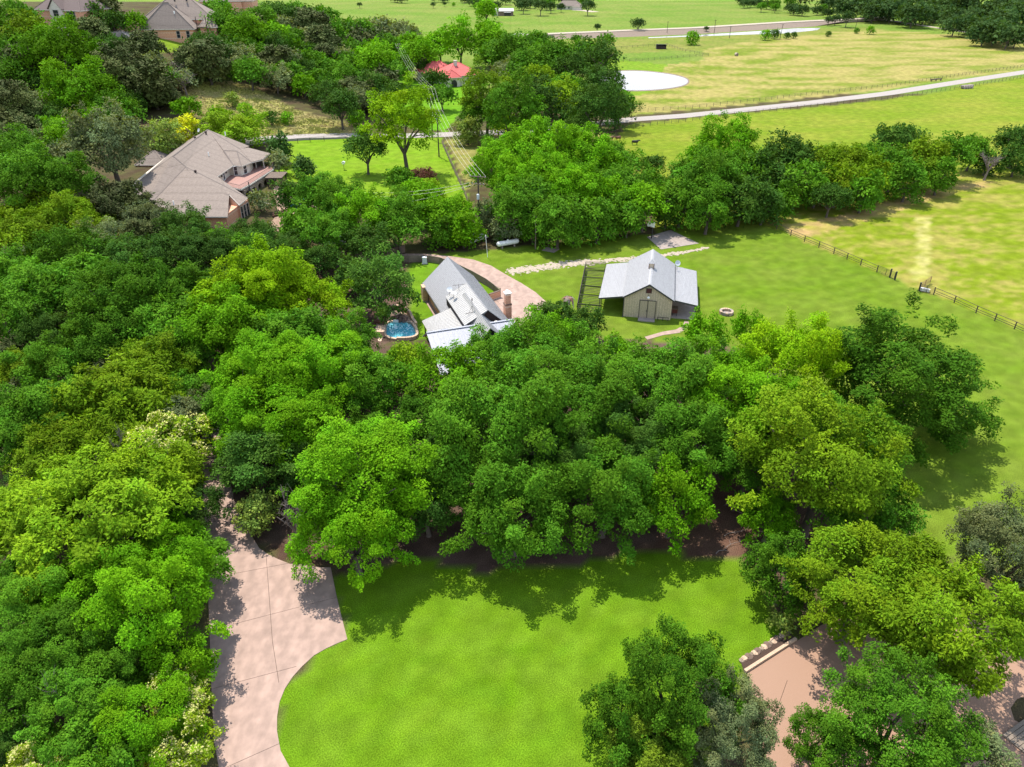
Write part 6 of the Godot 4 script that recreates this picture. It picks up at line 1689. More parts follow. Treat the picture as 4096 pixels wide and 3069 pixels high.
	grove("trees on the right side of the lawn", [
		["oak_tree", "tall", "mid", "large dark green round tree alone on the mown field", 47.7, -79.9, 8.5, 8.8, 8.5, 0.72],
		["oak_tree", "bush", "mid", "lower bough mass of dark tree on the mown field", 55.7, -79.6, 4.4, 3.3, 3.5, 0.80],
		["shade_tree", "dome", "bright", "bright green spreading tree among trees on the right side of the lawn", 43.9, -76.8, 3.1, 3.7, 2.5, 0.80],
		["pecan_tree", "dome", "yellow", "broad yellow green tree above the bare soil", 31.2, -61.4, 7.7, 9.0, 6.3, 0.80],
		["elm_tree", "dome", "mid", "mid green rounded tree, leftmost among trees on the right side of the lawn", 36.4, -66.6, 6.0, 6.9, 4.8, 1.10],
		["elm_tree", "dome", "mid", "mid green rounded tree, rightmost among trees on the right side of the lawn", 36.1, -58.7, 4.4, 5.2, 3.5, 1.00],
		["shade_tree", "dome", "bright", "small bright tree beside the bare soil with tangled roots", 26.7, -60.4, 3.1, 3.1, 2.8, 0.80],
		["oak_tree", "oak", "mid", "dark green drooping tree at the right edge of the lawn", 25.3, -51.7, 3.6, 3.9, 3.4, 0.75],
		["pecan_tree", "dome", "yellow", "yellow green tree shading the planting bed and parking court", 29.9, -47.1, 5.6, 6.2, 4.2, 0.75],
		["pecan_tree", "feather", "yellow", "largest yellow green pecan, its bare inner limbs showing, over the court", 34.9, -43.7, 6.3, 7.0, 3.9, 0.75],
		["live_oak_tree", "oak", "grey", "olive grey oak cut by the right edge of the picture", 45.5, -51.5, 5.1, 6.9, 5.1, 0.78],
		["live_oak_tree", "oak", "grey", "grey green live oak, rightmost among trees on the right side of the lawn", 46.6, -48.3, 2.7, 3.8, 2.7, 0.80],
		["live_oak_tree", "oak", "mid", "dark grey green oak standing between lawn and parking court", 12.1, -36.7, 4.7, 6.4, 4.7, 0.78],
		["live_oak_tree", "oak", "grey", "grey green live oak, second from left among trees on the right side of the lawn", 15.7, -34.5, 3.7, 5.1, 3.7, 0.90],
		["live_oak_tree", "oak", "mid", "grey green live oak, leftmost among trees on the right side of the lawn", 8.5, -36.0, 3.0, 4.2, 3.0, 0.70],
		["cedar_tree", "cedar", "yellow", "yellowish green cedar at the bottom edge of the lawn", 10.4, -34.0, 3.2, 3.2, 3.2, 0.55],
		["live_oak_tree", "oak", "mid", "wide grey green oak in front of the parking court", 27.8, -34.7, 5.1, 5.9, 4.1, 0.95],
		["live_oak_tree", "oak", "grey", "grey green live oak, fourth from left among trees on the right side of the lawn", 32.6, -33.4, 3.4, 4.0, 2.7, 0.90],
		["live_oak_tree", "oak", "mid", "small grey green tree beside the parking court", 22.8, -35.6, 2.1, 3.0, 2.1, 0.80],
		["live_oak_tree", "oak", "mid", "grey green live oak, third from left among trees on the right side of the lawn", 24.8, -33.4, 3.0, 3.5, 2.3, 0.85],
		["leafy_shrub", "bush", "pale", "pale shrub in the stone edged planting bed", 24.8, -48.3, 1.0, 1.1, 1.0, 1.00],
	])
	grove("thicket left of the driveway", [
		["pecan_tree", "feather", "yellow", "wide yellow green feathery tree left of the driveway", -39.5, -55.5, 7.9, 7.9, 4.0, 1.00],
		["pecan_tree", "feather", "yellow", "yellow green feathery tree, leftmost among thicket left of the driveway", -47.3, -57.3, 5.5, 5.8, 3.0, 1.00],
		["pecan_tree", "feather", "yellow", "yellow green feathery tree, rightmost among thicket left of the driveway", -38.1, -63.6, 4.9, 5.5, 3.0, 0.90],
		["pecan_tree", "feather", "bright", "mid green feathery tree, rightmost among thicket left of the driveway", -34.5, -55.1, 3.8, 4.3, 2.3, 0.90],
		["shade_tree", "dome", "bright", "bright green tree whose twigs reach out over the concrete driveway", -30.0, -46.3, 5.2, 6.5, 4.6, 1.00],
		["pecan_tree", "feather", "bright", "mid green feathery tree, leftmost among thicket left of the driveway", -37.1, -47.3, 4.5, 5.4, 3.1, 0.90],
		["elm_tree", "dome", "mid", "mid green rounded tree, leftmost among thicket left of the driveway", -42.1, -47.5, 4.5, 5.2, 3.6, 1.10],
		["oak_tree", "oak", "mid", "dark green oak tree, second from left among thicket left of the driveway", -37.3, -41.2, 4.5, 5.0, 3.3, 0.85],
		["oak_tree", "oak", "mid", "dark green oak tree, rightmost among thicket left of the driveway", -32.0, -41.7, 4.0, 4.4, 2.9, 0.80],
		["elm_tree", "dome", "bright", "mid green rounded tree, rightmost among thicket left of the driveway", -27.2, -41.4, 3.0, 3.6, 2.4, 0.75],
		["oak_tree", "oak", "mid", "dark green oak tree, leftmost among thicket left of the driveway", -39.2, -38.6, 3.5, 3.9, 2.6, 0.85],
		["elm_tree", "dome", "mid", "mid green rounded tree, second from left among thicket left of the driveway", -32.5, -36.5, 3.9, 4.5, 3.1, 1.10],
		["elm_tree", "dome", "bright", "mid green rounded tree, fourth from left among thicket left of the driveway", -27.2, -35.5, 3.6, 4.3, 2.9, 0.85],
		["flowering_tree", "flower", "yellow", "cream flowered tree beside the driveway in the lower left corner", -26.4, -38.6, 2.6, 3.3, 2.2, 1.00],
		["flowering_tree", "flower", "yellow", "cream flowered tree at the bottom edge next to the driveway", -24.4, -34.3, 2.6, 3.3, 2.2, 1.00],
		["flowering_tree", "flower", "yellow", "cream flowered tree in the bottom left corner", -34.4, -33.3, 2.4, 3.0, 2.0, 1.00],
		["elm_tree", "dome", "mid", "mid green rounded tree, third from left among thicket left of the driveway", -29.1, -32.7, 3.3, 4.0, 2.7, 1.00],
		["flowering_tree", "flower", "yellow", "pale tree covered in cream blossom by the driveway bend", -38.9, -71.0, 4.1, 5.1, 3.5, 1.10],
		["dead_tree", "bare", "", "grey dead tree under the blossoming tree", -38.0, -65.3, 2.4, 6.0, 2.4, 1.00],
		["dead_tree", "bare", "", "small grey dead tree left of the blossoming tree", -44.2, -70.1, 1.6, 6.0, 1.6, 1.00],
		["dead_tree", "bare", "", "grey dead limbs in the lower left thicket", -33.6, -37.4, 1.4, 6.0, 1.4, 1.00],
		["dead_tree", "bare", "", "pale dead limbs at the left edge of thicket", -43.4, -49.5, 1.5, 6.0, 1.5, 1.00],
	])
	grove("wood on the left edge", [
		["pecan_tree", "feather", "yellow", "yellow green feathery tree, rightmost among wood on the left edge", -47.1, -78.5, 6.0, 6.7, 3.7, 0.74],
		["pecan_tree", "dome", "yellow", "yellow green rounded tree, rightmost among wood on the left edge", -47.4, -86.6, 5.2, 6.0, 4.2, 0.68],
		["pecan_tree", "dome", "yellow", "yellow green rounded tree, second from left among wood on the left edge", -51.7, -78.5, 4.6, 5.3, 3.7, 0.87],
		["pecan_tree", "feather", "yellow", "yellow green feathery tree, fifth from left among wood on the left edge", -46.9, -73.9, 4.4, 5.0, 2.7, 0.65],
		["elm_tree", "dome", "mid", "mid green rounded tree, ninth from left among wood on the left edge", -55.2, -77.5, 4.5, 5.3, 3.6, 0.95],
		["elm_tree", "dome", "mid", "mid green rounded tree, fifth from left among wood on the left edge", -58.7, -76.6, 4.5, 5.2, 3.6, 0.84],
		["pecan_tree", "feather", "yellow", "yellow green feathery tree, fourth from left among wood on the left edge", -51.5, -69.2, 4.4, 5.1, 2.8, 0.64],
		["elm_tree", "dome", "mid", "mid green rounded tree, third from left among wood on the left edge", -57.4, -71.0, 3.7, 4.4, 3.0, 0.93],
		["pecan_tree", "feather", "yellow", "yellow green feathery tree, second from left among wood on the left edge", -66.5, -87.2, 4.3, 4.9, 2.7, 0.63],
		["elm_tree", "dome", "mid", "mid green rounded tree, eighth from left among wood on the left edge", -62.3, -87.6, 4.6, 5.4, 3.7, 0.88],
		["elm_tree", "dome", "mid", "mid green rounded tree, twelfth from left among wood on the left edge", -58.8, -91.8, 4.5, 5.2, 3.6, 0.65],
		["elm_tree", "dome", "mid", "mid green rounded tree, thirteenth from left among wood on the left edge", -57.8, -97.1, 5.3, 6.2, 4.3, 0.66],
		["elm_tree", "dome", "mid", "mid green rounded tree, fourteenth from left among wood on the left edge", -44.5, -93.1, 4.5, 5.3, 3.6, 0.88],
		["pecan_tree", "feather", "mid", "mid green feathery tree, third from left among wood on the left edge", -51.3, -99.5, 5.8, 6.5, 3.6, 1.14],
		["pecan_tree", "feather", "mid", "mid green feathery tree, second from left among wood on the left edge", -57.2, -104.9, 7.7, 8.5, 4.8, 0.68],
		["pecan_tree", "feather", "mid", "mid green feathery tree, rightmost among wood on the left edge", -52.9, -111.0, 5.9, 6.6, 3.7, 0.75],
		["pecan_tree", "feather", "mid", "mid green feathery tree, leftmost among wood on the left edge", -67.0, -108.6, 6.9, 7.7, 4.3, 1.01],
		["elm_tree", "dome", "mid", "mid green rounded tree, seventh from left among wood on the left edge", -73.4, -108.2, 6.1, 7.1, 4.9, 1.22],
		["elm_tree", "dome", "mid", "mid green rounded tree, leftmost among wood on the left edge", -74.0, -99.9, 5.5, 6.3, 4.4, 0.98],
		["oak_tree", "oak", "dark", "dark green oak tree, leftmost among wood on the left edge", -67.7, -99.0, 4.8, 5.2, 3.5, 0.86],
		["elm_tree", "dome", "mid", "mid green rounded tree, second from left among wood on the left edge", -84.2, -117.6, 5.4, 6.3, 4.3, 1.23],
		["elm_tree", "dome", "mid", "mid green rounded tree, eleventh from left among wood on the left edge", -75.0, -123.3, 6.4, 7.4, 5.1, 0.63],
		["oak_tree", "oak", "dark", "dark green oak tree, third from left among wood on the left edge", -66.6, -122.2, 6.4, 6.9, 4.7, 1.16],
		["oak_tree", "oak", "dark", "dark green oak tree, fifth from left among wood on the left edge", -59.0, -123.2, 6.8, 7.4, 5.0, 0.79],
		["oak_tree", "oak", "dark", "dark green oak tree, seventh from left among wood on the left edge", -53.0, -124.2, 6.5, 7.0, 4.8, 0.69],
		["oak_tree", "oak", "dark", "dark green oak tree, fourth from left among wood on the left edge", -66.5, -132.4, 4.3, 4.8, 3.2, 0.68],
		["oak_tree", "oak", "dark", "dark green oak tree, sixth from left among wood on the left edge", -61.0, -133.8, 4.5, 5.0, 3.3, 0.80],
		["elm_tree", "dome", "mid", "mid green rounded tree, fifteenth from left among wood on the left edge", -55.8, -136.3, 4.0, 4.7, 3.2, 1.13],
		["oak_tree", "oak", "dark", "dark green oak tree, eighth from left among wood on the left edge", -52.0, -140.6, 3.8, 4.2, 2.8, 0.72],
		["elm_tree", "dome", "mid", "mid green rounded tree, rightmost among wood on the left edge", -46.9, -127.4, 5.0, 5.8, 4.0, 0.98],
		["oak_tree", "oak", "dark", "dark green oak tree, rightmost among wood on the left edge", -42.1, -128.1, 5.0, 5.5, 3.7, 1.02],
		["shade_tree", "dome", "yellow", "bright green spreading tree, rightmost among wood on the left edge", -80.8, -140.5, 4.5, 5.2, 3.6, 0.76],
		["shade_tree", "dome", "yellow", "bright green spreading tree, second from left among wood on the left edge", -87.1, -144.3, 5.5, 6.3, 4.4, 0.83],
		["pecan_tree", "feather", "yellow", "yellow green feathery tree, third from left among wood on the left edge", -90.3, -138.0, 5.7, 6.4, 3.5, 0.64],
		["pecan_tree", "dome", "yellow", "yellow green rounded tree, leftmost among wood on the left edge", -95.7, -150.0, 4.7, 5.5, 3.8, 0.64],
		["pecan_tree", "feather", "yellow", "yellow green feathery tree, leftmost among wood on the left edge", -98.8, -143.6, 5.0, 5.7, 3.1, 0.70],
		["shade_tree", "dome", "yellow", "bright green spreading tree, leftmost among wood on the left edge", -91.9, -132.1, 4.7, 5.5, 3.8, 0.88],
		["oak_tree", "oak", "dark", "dark green oak tree, second from left among wood on the left edge", -87.6, -152.5, 3.5, 3.9, 2.6, 0.88],
		["elm_tree", "dome", "mid", "mid green rounded tree, tenth from left among wood on the left edge", -92.8, -155.3, 6.5, 7.5, 5.2, 0.80],
		["elm_tree", "dome", "mid", "mid green rounded tree, sixth from left among wood on the left edge", -99.3, -153.6, 7.6, 8.7, 6.1, 0.98],
		["elm_tree", "dome", "mid", "mid green rounded tree, fourth from left among wood on the left edge", -108.7, -167.7, 7.1, 8.2, 5.7, 0.89],
		["live_oak_tree", "oak", "grey", "grey green live oak among wood on the left edge", -103.1, -172.0, 6.3, 6.8, 4.6, 0.79],
		["dead_tree", "bare", "", "grey leafless tree among the green at left centre", -80.0, -123.5, 2.8, 6.0, 2.8, 1.00],
		["live_oak_tree", "oak", "grey", "great grey green live oak beside the big shingled roof", -92.1, -175.7, 9.7, 9.5, 7.8, 0.80],
		["poplar_tree", "column", "gold", "golden yellow columnar tree behind the big shingled roof", -90.8, -214.9, 2.9, 4.6, 4.4, 1.00],
		["poplar_tree", "bush", "gold", "low golden bush beside the big shingled roof", -83.9, -173.3, 1.9, 1.6, 1.5, 0.80],
		["leafy_shrub", "bush", "pale", "pale green leafy shrub among wood on the left edge", -92.8, -205.0, 5.2, 4.6, 4.9, 1.00],
		["oak_tree", "oak", "yellow", "bright olive green oak behind the far end of the shingled roof", -78.8, -221.2, 10.3, 3.8, 5.7, 0.95],
	])
	grove("trees behind the neighbouring garden", [
		["oak_tree", "oak", "dark", "dark green oak tree, second from left among trees behind the neighbouring garden", -47.1, -162.3, 5.3, 5.8, 3.9, 1.08],
		["elm_tree", "dome", "mid", "mid green rounded tree, second from left among trees behind the neighbouring garden", -41.2, -159.1, 6.2, 7.1, 4.9, 1.04],
		["elm_tree", "dome", "mid", "mid green rounded tree, fourth from left among trees behind the neighbouring garden", -35.0, -152.2, 5.9, 6.8, 4.7, 0.89],
		["shade_tree", "dome", "bright", "bright green spreading tree, leftmost among trees behind the neighbouring garden", -29.3, -147.0, 6.1, 7.0, 4.9, 1.00],
		["elm_tree", "dome", "mid", "mid green rounded tree, fifth from left among trees behind the neighbouring garden", -24.0, -148.6, 5.6, 6.5, 4.5, 0.98],
		["elm_tree", "dome", "mid", "mid green rounded tree, leftmost among trees behind the neighbouring garden", -42.3, -145.9, 4.6, 5.4, 3.7, 1.11],
		["elm_tree", "dome", "mid", "mid green rounded tree, third from left among trees behind the neighbouring garden", -34.2, -138.5, 5.3, 6.2, 4.3, 1.06],
		["oak_tree", "oak", "dark", "dark green oak tree, rightmost among trees behind the neighbouring garden", -26.7, -135.8, 4.8, 5.3, 3.6, 0.90],
		["elm_tree", "dome", "mid", "mid green rounded tree, rightmost among trees behind the neighbouring garden", -22.5, -144.6, 4.4, 5.2, 3.5, 1.14],
		["oak_tree", "oak", "dark", "dark green oak tree, leftmost among trees behind the neighbouring garden", -41.7, -135.7, 3.9, 4.4, 2.9, 0.84],
		["oak_tree", "oak", "dark", "dark green oak tree, third from left among trees behind the neighbouring garden", -35.2, -130.1, 3.8, 4.3, 2.8, 0.95],
		["shade_tree", "dome", "bright", "bright green spreading tree, second from left among trees behind the neighbouring garden", -20.6, -165.0, 4.6, 5.4, 3.7, 1.06],
		["shade_tree", "dome", "bright", "bright green spreading tree, third from left among trees behind the neighbouring garden", -16.4, -152.1, 4.6, 5.4, 3.7, 0.85],
		["shade_tree", "dome", "bright", "bright green spreading tree, fourth from left among trees behind the neighbouring garden", -12.1, -159.5, 3.8, 4.5, 3.0, 0.97],
		["leafy_shrub", "bush", "bright", "bright green shrub among trees behind the neighbouring garden", -10.1, -149.9, 4.0, 3.6, 3.8, 0.81],
		["leafy_shrub", "bush", "mid", "mid green shrub among trees behind the neighbouring garden", -14.8, -149.4, 3.6, 3.3, 3.4, 1.03],
		["shade_tree", "dome", "bright", "bright green spreading tree, rightmost among trees behind the neighbouring garden", -10.0, -148.6, 2.5, 3.0, 2.0, 1.07],
		["olive_shrub", "bush", "grey", "silvery shrub at the corner of the brick gable", -57.4, -168.3, 2.5, 2.4, 2.4, 1.00],
		["olive_shrub", "bush", "grey", "silvery shrub by the curved garden steps", -51.3, -151.6, 2.1, 2.1, 2.0, 1.00],
		["cedar_tree", "cedar", "dark", "dark round juniper on the neighbouring lawn", -54.4, -197.7, 2.3, 2.7, 2.6, 1.00],
		["cedar_tree", "cedar", "dark", "dark upright pine at the end of the balcony", -63.1, -208.1, 2.8, 3.6, 3.6, 1.00],
		["olive_shrub", "bush", "grey", "silvery olive tree beside the balcony", -61.1, -198.4, 3.1, 2.9, 3.0, 1.00],
		["elm_tree", "dome", "dark", "round dark green tree with its trunk on the neighbouring lawn", -39.1, -205.4, 5.0, 7.0, 4.0, 1.40],
		["elm_tree", "tall", "lime", "tall yellow green tree with its trunk on the lawn below the power line", -28.4, -205.6, 8.5, 13.9, 10.2, 0.90],
		["elm_tree", "dome", "mid", "small round tree on the lawn next to the reddish bush", -27.2, -182.7, 3.3, 4.9, 2.6, 1.00],
		["plum_tree", "bush", "rust", "dark reddish brown bush on the neighbouring lawn", -22.4, -188.3, 3.4, 3.1, 3.2, 1.00],
		["pecan_tree", "bush", "yellow", "yellow green bush below the reddish bush", -19.1, -175.4, 3.7, 3.4, 3.5, 1.00],
		["leafy_shrub", "bush", "dark", "spiky dark shrub on the neighbouring lawn", -48.7, -192.6, 1.4, 1.5, 1.4, 1.00],
	])
	grove("grove behind the propane tank", [
		["shade_tree", "dome", "bright", "bright green spreading tree, leftmost among grove behind the propane tank", -3.3, -177.2, 6.5, 7.8, 5.2, 0.99],
		["shade_tree", "dome", "bright", "bright green spreading tree, third from left among grove behind the propane tank", 2.8, -186.0, 7.9, 9.4, 6.3, 1.07],
		["shade_tree", "dome", "bright", "bright green spreading tree, fifth from left among grove behind the propane tank", 11.0, -192.9, 7.9, 9.4, 6.3, 0.93],
		["shade_tree", "dome", "bright", "bright green spreading tree, seventh from left among grove behind the propane tank", 17.9, -191.6, 7.2, 8.6, 5.8, 1.02],
		["shade_tree", "dome", "bright", "bright green spreading tree, ninth from left among grove behind the propane tank", 23.6, -189.3, 5.2, 6.3, 4.2, 1.00],
		["shade_tree", "dome", "bright", "bright green spreading tree, second from left among grove behind the propane tank", 1.5, -168.6, 6.3, 7.5, 5.0, 0.99],
		["shade_tree", "dome", "bright", "bright green spreading tree, fourth from left among grove behind the propane tank", 9.1, -175.4, 6.5, 7.7, 5.2, 0.96],
		["shade_tree", "dome", "bright", "bright green spreading tree, sixth from left among grove behind the propane tank", 14.7, -164.6, 6.3, 7.6, 5.1, 1.06],
		["shade_tree", "dome", "bright", "bright green spreading tree, eighth from left among grove behind the propane tank", 20.6, -166.4, 5.0, 6.0, 4.0, 1.09],
		["vine_covered_tree", "vine", "mid", "mid green tree draped in vines, leftmost among grove behind the propane tank", 0.4, -154.1, 5.6, 6.2, 6.5, 0.97],
		["vine_covered_tree", "vine", "mid", "mid green tree draped in vines, third from left among grove behind the propane tank", 6.5, -161.0, 5.0, 5.6, 5.8, 1.02],
		["vine_covered_tree", "vine", "grey", "pale green tree draped in vines, rightmost among grove behind the propane tank", -1.0, -151.6, 3.3, 3.7, 3.8, 0.87],
		["vine_covered_tree", "vine", "mid", "mid green tree draped in vines, second from left among grove behind the propane tank", 4.3, -151.1, 3.6, 4.1, 4.2, 1.03],
		["vine_covered_tree", "vine", "mid", "mid green tree draped in vines, fifth from left among grove behind the propane tank", 9.3, -148.1, 5.2, 5.7, 5.9, 1.01],
		["vine_covered_tree", "vine", "mid", "mid green tree draped in vines, sixth from left among grove behind the propane tank", 12.9, -150.8, 4.0, 4.5, 4.6, 1.10],
		["vine_covered_tree", "vine", "mid", "mid green tree draped in vines, seventh from left among grove behind the propane tank", 17.7, -151.6, 4.4, 4.9, 5.1, 1.06],
		["vine_covered_tree", "vine", "mid", "mid green tree draped in vines, eighth from left among grove behind the propane tank", 21.0, -155.0, 3.9, 4.4, 4.5, 0.92],
		["shade_tree", "dome", "bright", "bright green spreading tree, rightmost among grove behind the propane tank", 28.3, -158.8, 5.2, 6.2, 4.1, 0.95],
		["vine_covered_tree", "vine", "mid", "mid green tree draped in vines, rightmost among grove behind the propane tank", 24.4, -155.0, 4.1, 4.6, 4.7, 1.02],
		["vine_covered_tree", "vine", "mid", "mid green tree draped in vines, fourth from left among grove behind the propane tank", 7.6, -149.7, 2.3, 2.7, 2.6, 0.86],
		["vine_covered_tree", "vine", "grey", "pale green tree draped in vines, leftmost among grove behind the propane tank", -4.5, -156.5, 3.5, 3.9, 4.0, 0.97],
	])
	grove("tree row along the hay meadow", [
		["shade_tree", "dome", "bright", "bright green spreading tree, rightmost among tree row along the hay meadow", 56.3, -201.5, 7.5, 8.6, 6.0, 0.93],
		["shade_tree", "dome", "bright", "bright green spreading tree, leftmost among tree row along the hay meadow", 49.5, -196.5, 5.4, 6.2, 4.3, 0.92],
		["elm_tree", "dome", "mid", "mid green rounded tree, third from left among tree row along the hay meadow", 44.3, -169.3, 7.3, 8.3, 5.8, 0.91],
		["pecan_tree", "sparse", "mid", "open crowned green tree, rightmost among tree row along the hay meadow", 41.3, -169.5, 5.8, 7.2, 4.6, 1.05],
		["vine_covered_tree", "vine", "mid", "mid green tree draped in vines, leftmost among tree row along the hay meadow", 36.9, -161.6, 4.9, 5.4, 5.6, 0.93],
		["vine_covered_tree", "vine", "mid", "mid green tree draped in vines, second from left among tree row along the hay meadow", 41.9, -157.3, 5.1, 5.7, 5.9, 0.95],
		["elm_tree", "dome", "mid", "mid green rounded tree, fourth from left among tree row along the hay meadow", 56.2, -182.1, 6.1, 7.0, 4.9, 0.98],
		["vine_covered_tree", "vine", "dark", "dark tree draped in vines, second from left among tree row along the hay meadow", 50.2, -162.5, 5.1, 5.6, 5.8, 1.07],
		["oak_tree", "tall", "dark", "tall dark green tree among tree row along the hay meadow", 70.2, -198.5, 4.8, 7.5, 6.0, 0.92],
		["oak_tree", "oak", "dark", "dark green oak tree, second from left among tree row along the hay meadow", 75.5, -195.5, 5.4, 5.9, 4.0, 0.99],
		["vine_covered_tree", "vine", "dark", "dark tree draped in vines, rightmost among tree row along the hay meadow", 60.7, -177.6, 5.5, 6.0, 6.3, 1.01],
		["vine_covered_tree", "vine", "mid", "mid green tree draped in vines, third from left among tree row along the hay meadow", 66.4, -174.8, 5.2, 5.7, 6.0, 1.08],
		["vine_covered_tree", "vine", "dark", "dark tree draped in vines, third from left among tree row along the hay meadow", 55.7, -163.5, 4.3, 4.8, 4.9, 1.06],
		["vine_covered_tree", "vine", "mid", "mid green tree draped in vines, fourth from left among tree row along the hay meadow", 71.8, -175.9, 4.4, 4.9, 5.0, 1.07],
		["elm_tree", "dome", "yellow", "mid green rounded tree, fifth from left among tree row along the hay meadow", 80.8, -190.9, 5.6, 6.4, 4.5, 0.69],
		["elm_tree", "dome", "yellow", "mid green rounded tree, sixth from left among tree row along the hay meadow", 85.5, -188.1, 5.7, 6.6, 4.6, 0.71],
		["vine_covered_tree", "vine", "yellow", "mid green tree draped in vines, fifth from left among tree row along the hay meadow", 76.6, -175.9, 4.9, 5.4, 5.6, 0.70],
		["vine_covered_tree", "vine", "yellow", "mid green tree draped in vines, sixth from left among tree row along the hay meadow", 83.8, -177.7, 4.9, 5.5, 5.7, 0.78],
		["oak_tree", "oak", "dark", "dark green oak tree, third from left among tree row along the hay meadow", 107.1, -212.4, 6.4, 6.9, 4.7, 1.09],
		["elm_tree", "dome", "mid", "mid green rounded tree, seventh from left among tree row along the hay meadow", 94.6, -188.1, 5.7, 6.6, 4.6, 0.93],
		["elm_tree", "dome", "yellow", "mid green rounded tree, eighth from left among tree row along the hay meadow", 105.0, -193.3, 6.1, 7.0, 4.9, 0.67],
		["elm_tree", "dome", "mid", "mid green rounded tree, ninth from left among tree row along the hay meadow", 114.1, -198.5, 6.0, 6.9, 4.8, 0.95],
		["vine_covered_tree", "vine", "mid", "mid green tree draped in vines, seventh from left among tree row along the hay meadow", 95.1, -180.6, 4.7, 5.2, 5.4, 0.95],
		["vine_covered_tree", "vine", "mid", "mid green tree draped in vines, rightmost among tree row along the hay meadow", 105.6, -186.1, 4.3, 4.9, 5.0, 1.00],
		["elm_tree", "dome", "mid", "mid green rounded tree, rightmost among tree row along the hay meadow", 125.6, -209.1, 4.8, 5.6, 3.8, 1.02],
		["leafy_shrub", "bush", "dark", "dark green shrub, leftmost among tree row along the hay meadow", 127.7, -204.5, 3.2, 3.0, 3.1, 0.95],
		["oak_tree", "oak", "dark", "dark green oak tree, rightmost among tree row along the hay meadow", 139.1, -212.4, 6.1, 6.7, 4.5, 0.90],
		["leafy_shrub", "bush", "dark", "dark green shrub, rightmost among tree row along the hay meadow", 134.6, -203.0, 4.4, 4.0, 4.2, 0.98],
		["oak_tree", "oak", "dark", "dark green oak tree, leftmost among tree row along the hay meadow", 37.5, -202.0, 3.2, 3.6, 2.4, 0.97],
		["pecan_tree", "sparse", "mid", "open crowned green tree, leftmost among tree row along the hay meadow", 29.3, -188.4, 5.2, 6.5, 4.1, 1.01],
		["elm_tree", "dome", "mid", "mid green rounded tree, leftmost among tree row along the hay meadow", 24.3, -175.1, 4.9, 5.7, 3.9, 1.09],
		["elm_tree", "dome", "mid", "mid green rounded tree, second from left among tree row along the hay meadow", 32.2, -177.0, 4.4, 5.1, 3.5, 1.04],
		["vine_covered_tree", "vine", "dark", "dark tree draped in vines, leftmost among tree row along the hay meadow", 33.9, -161.3, 3.4, 3.9, 4.0, 1.00],
		["dead_tree", "bare", "", "bare grey tree at the right end of the meadow tree row", 125.4, -199.8, 3.2, 6.0, 3.2, 1.00],
	])
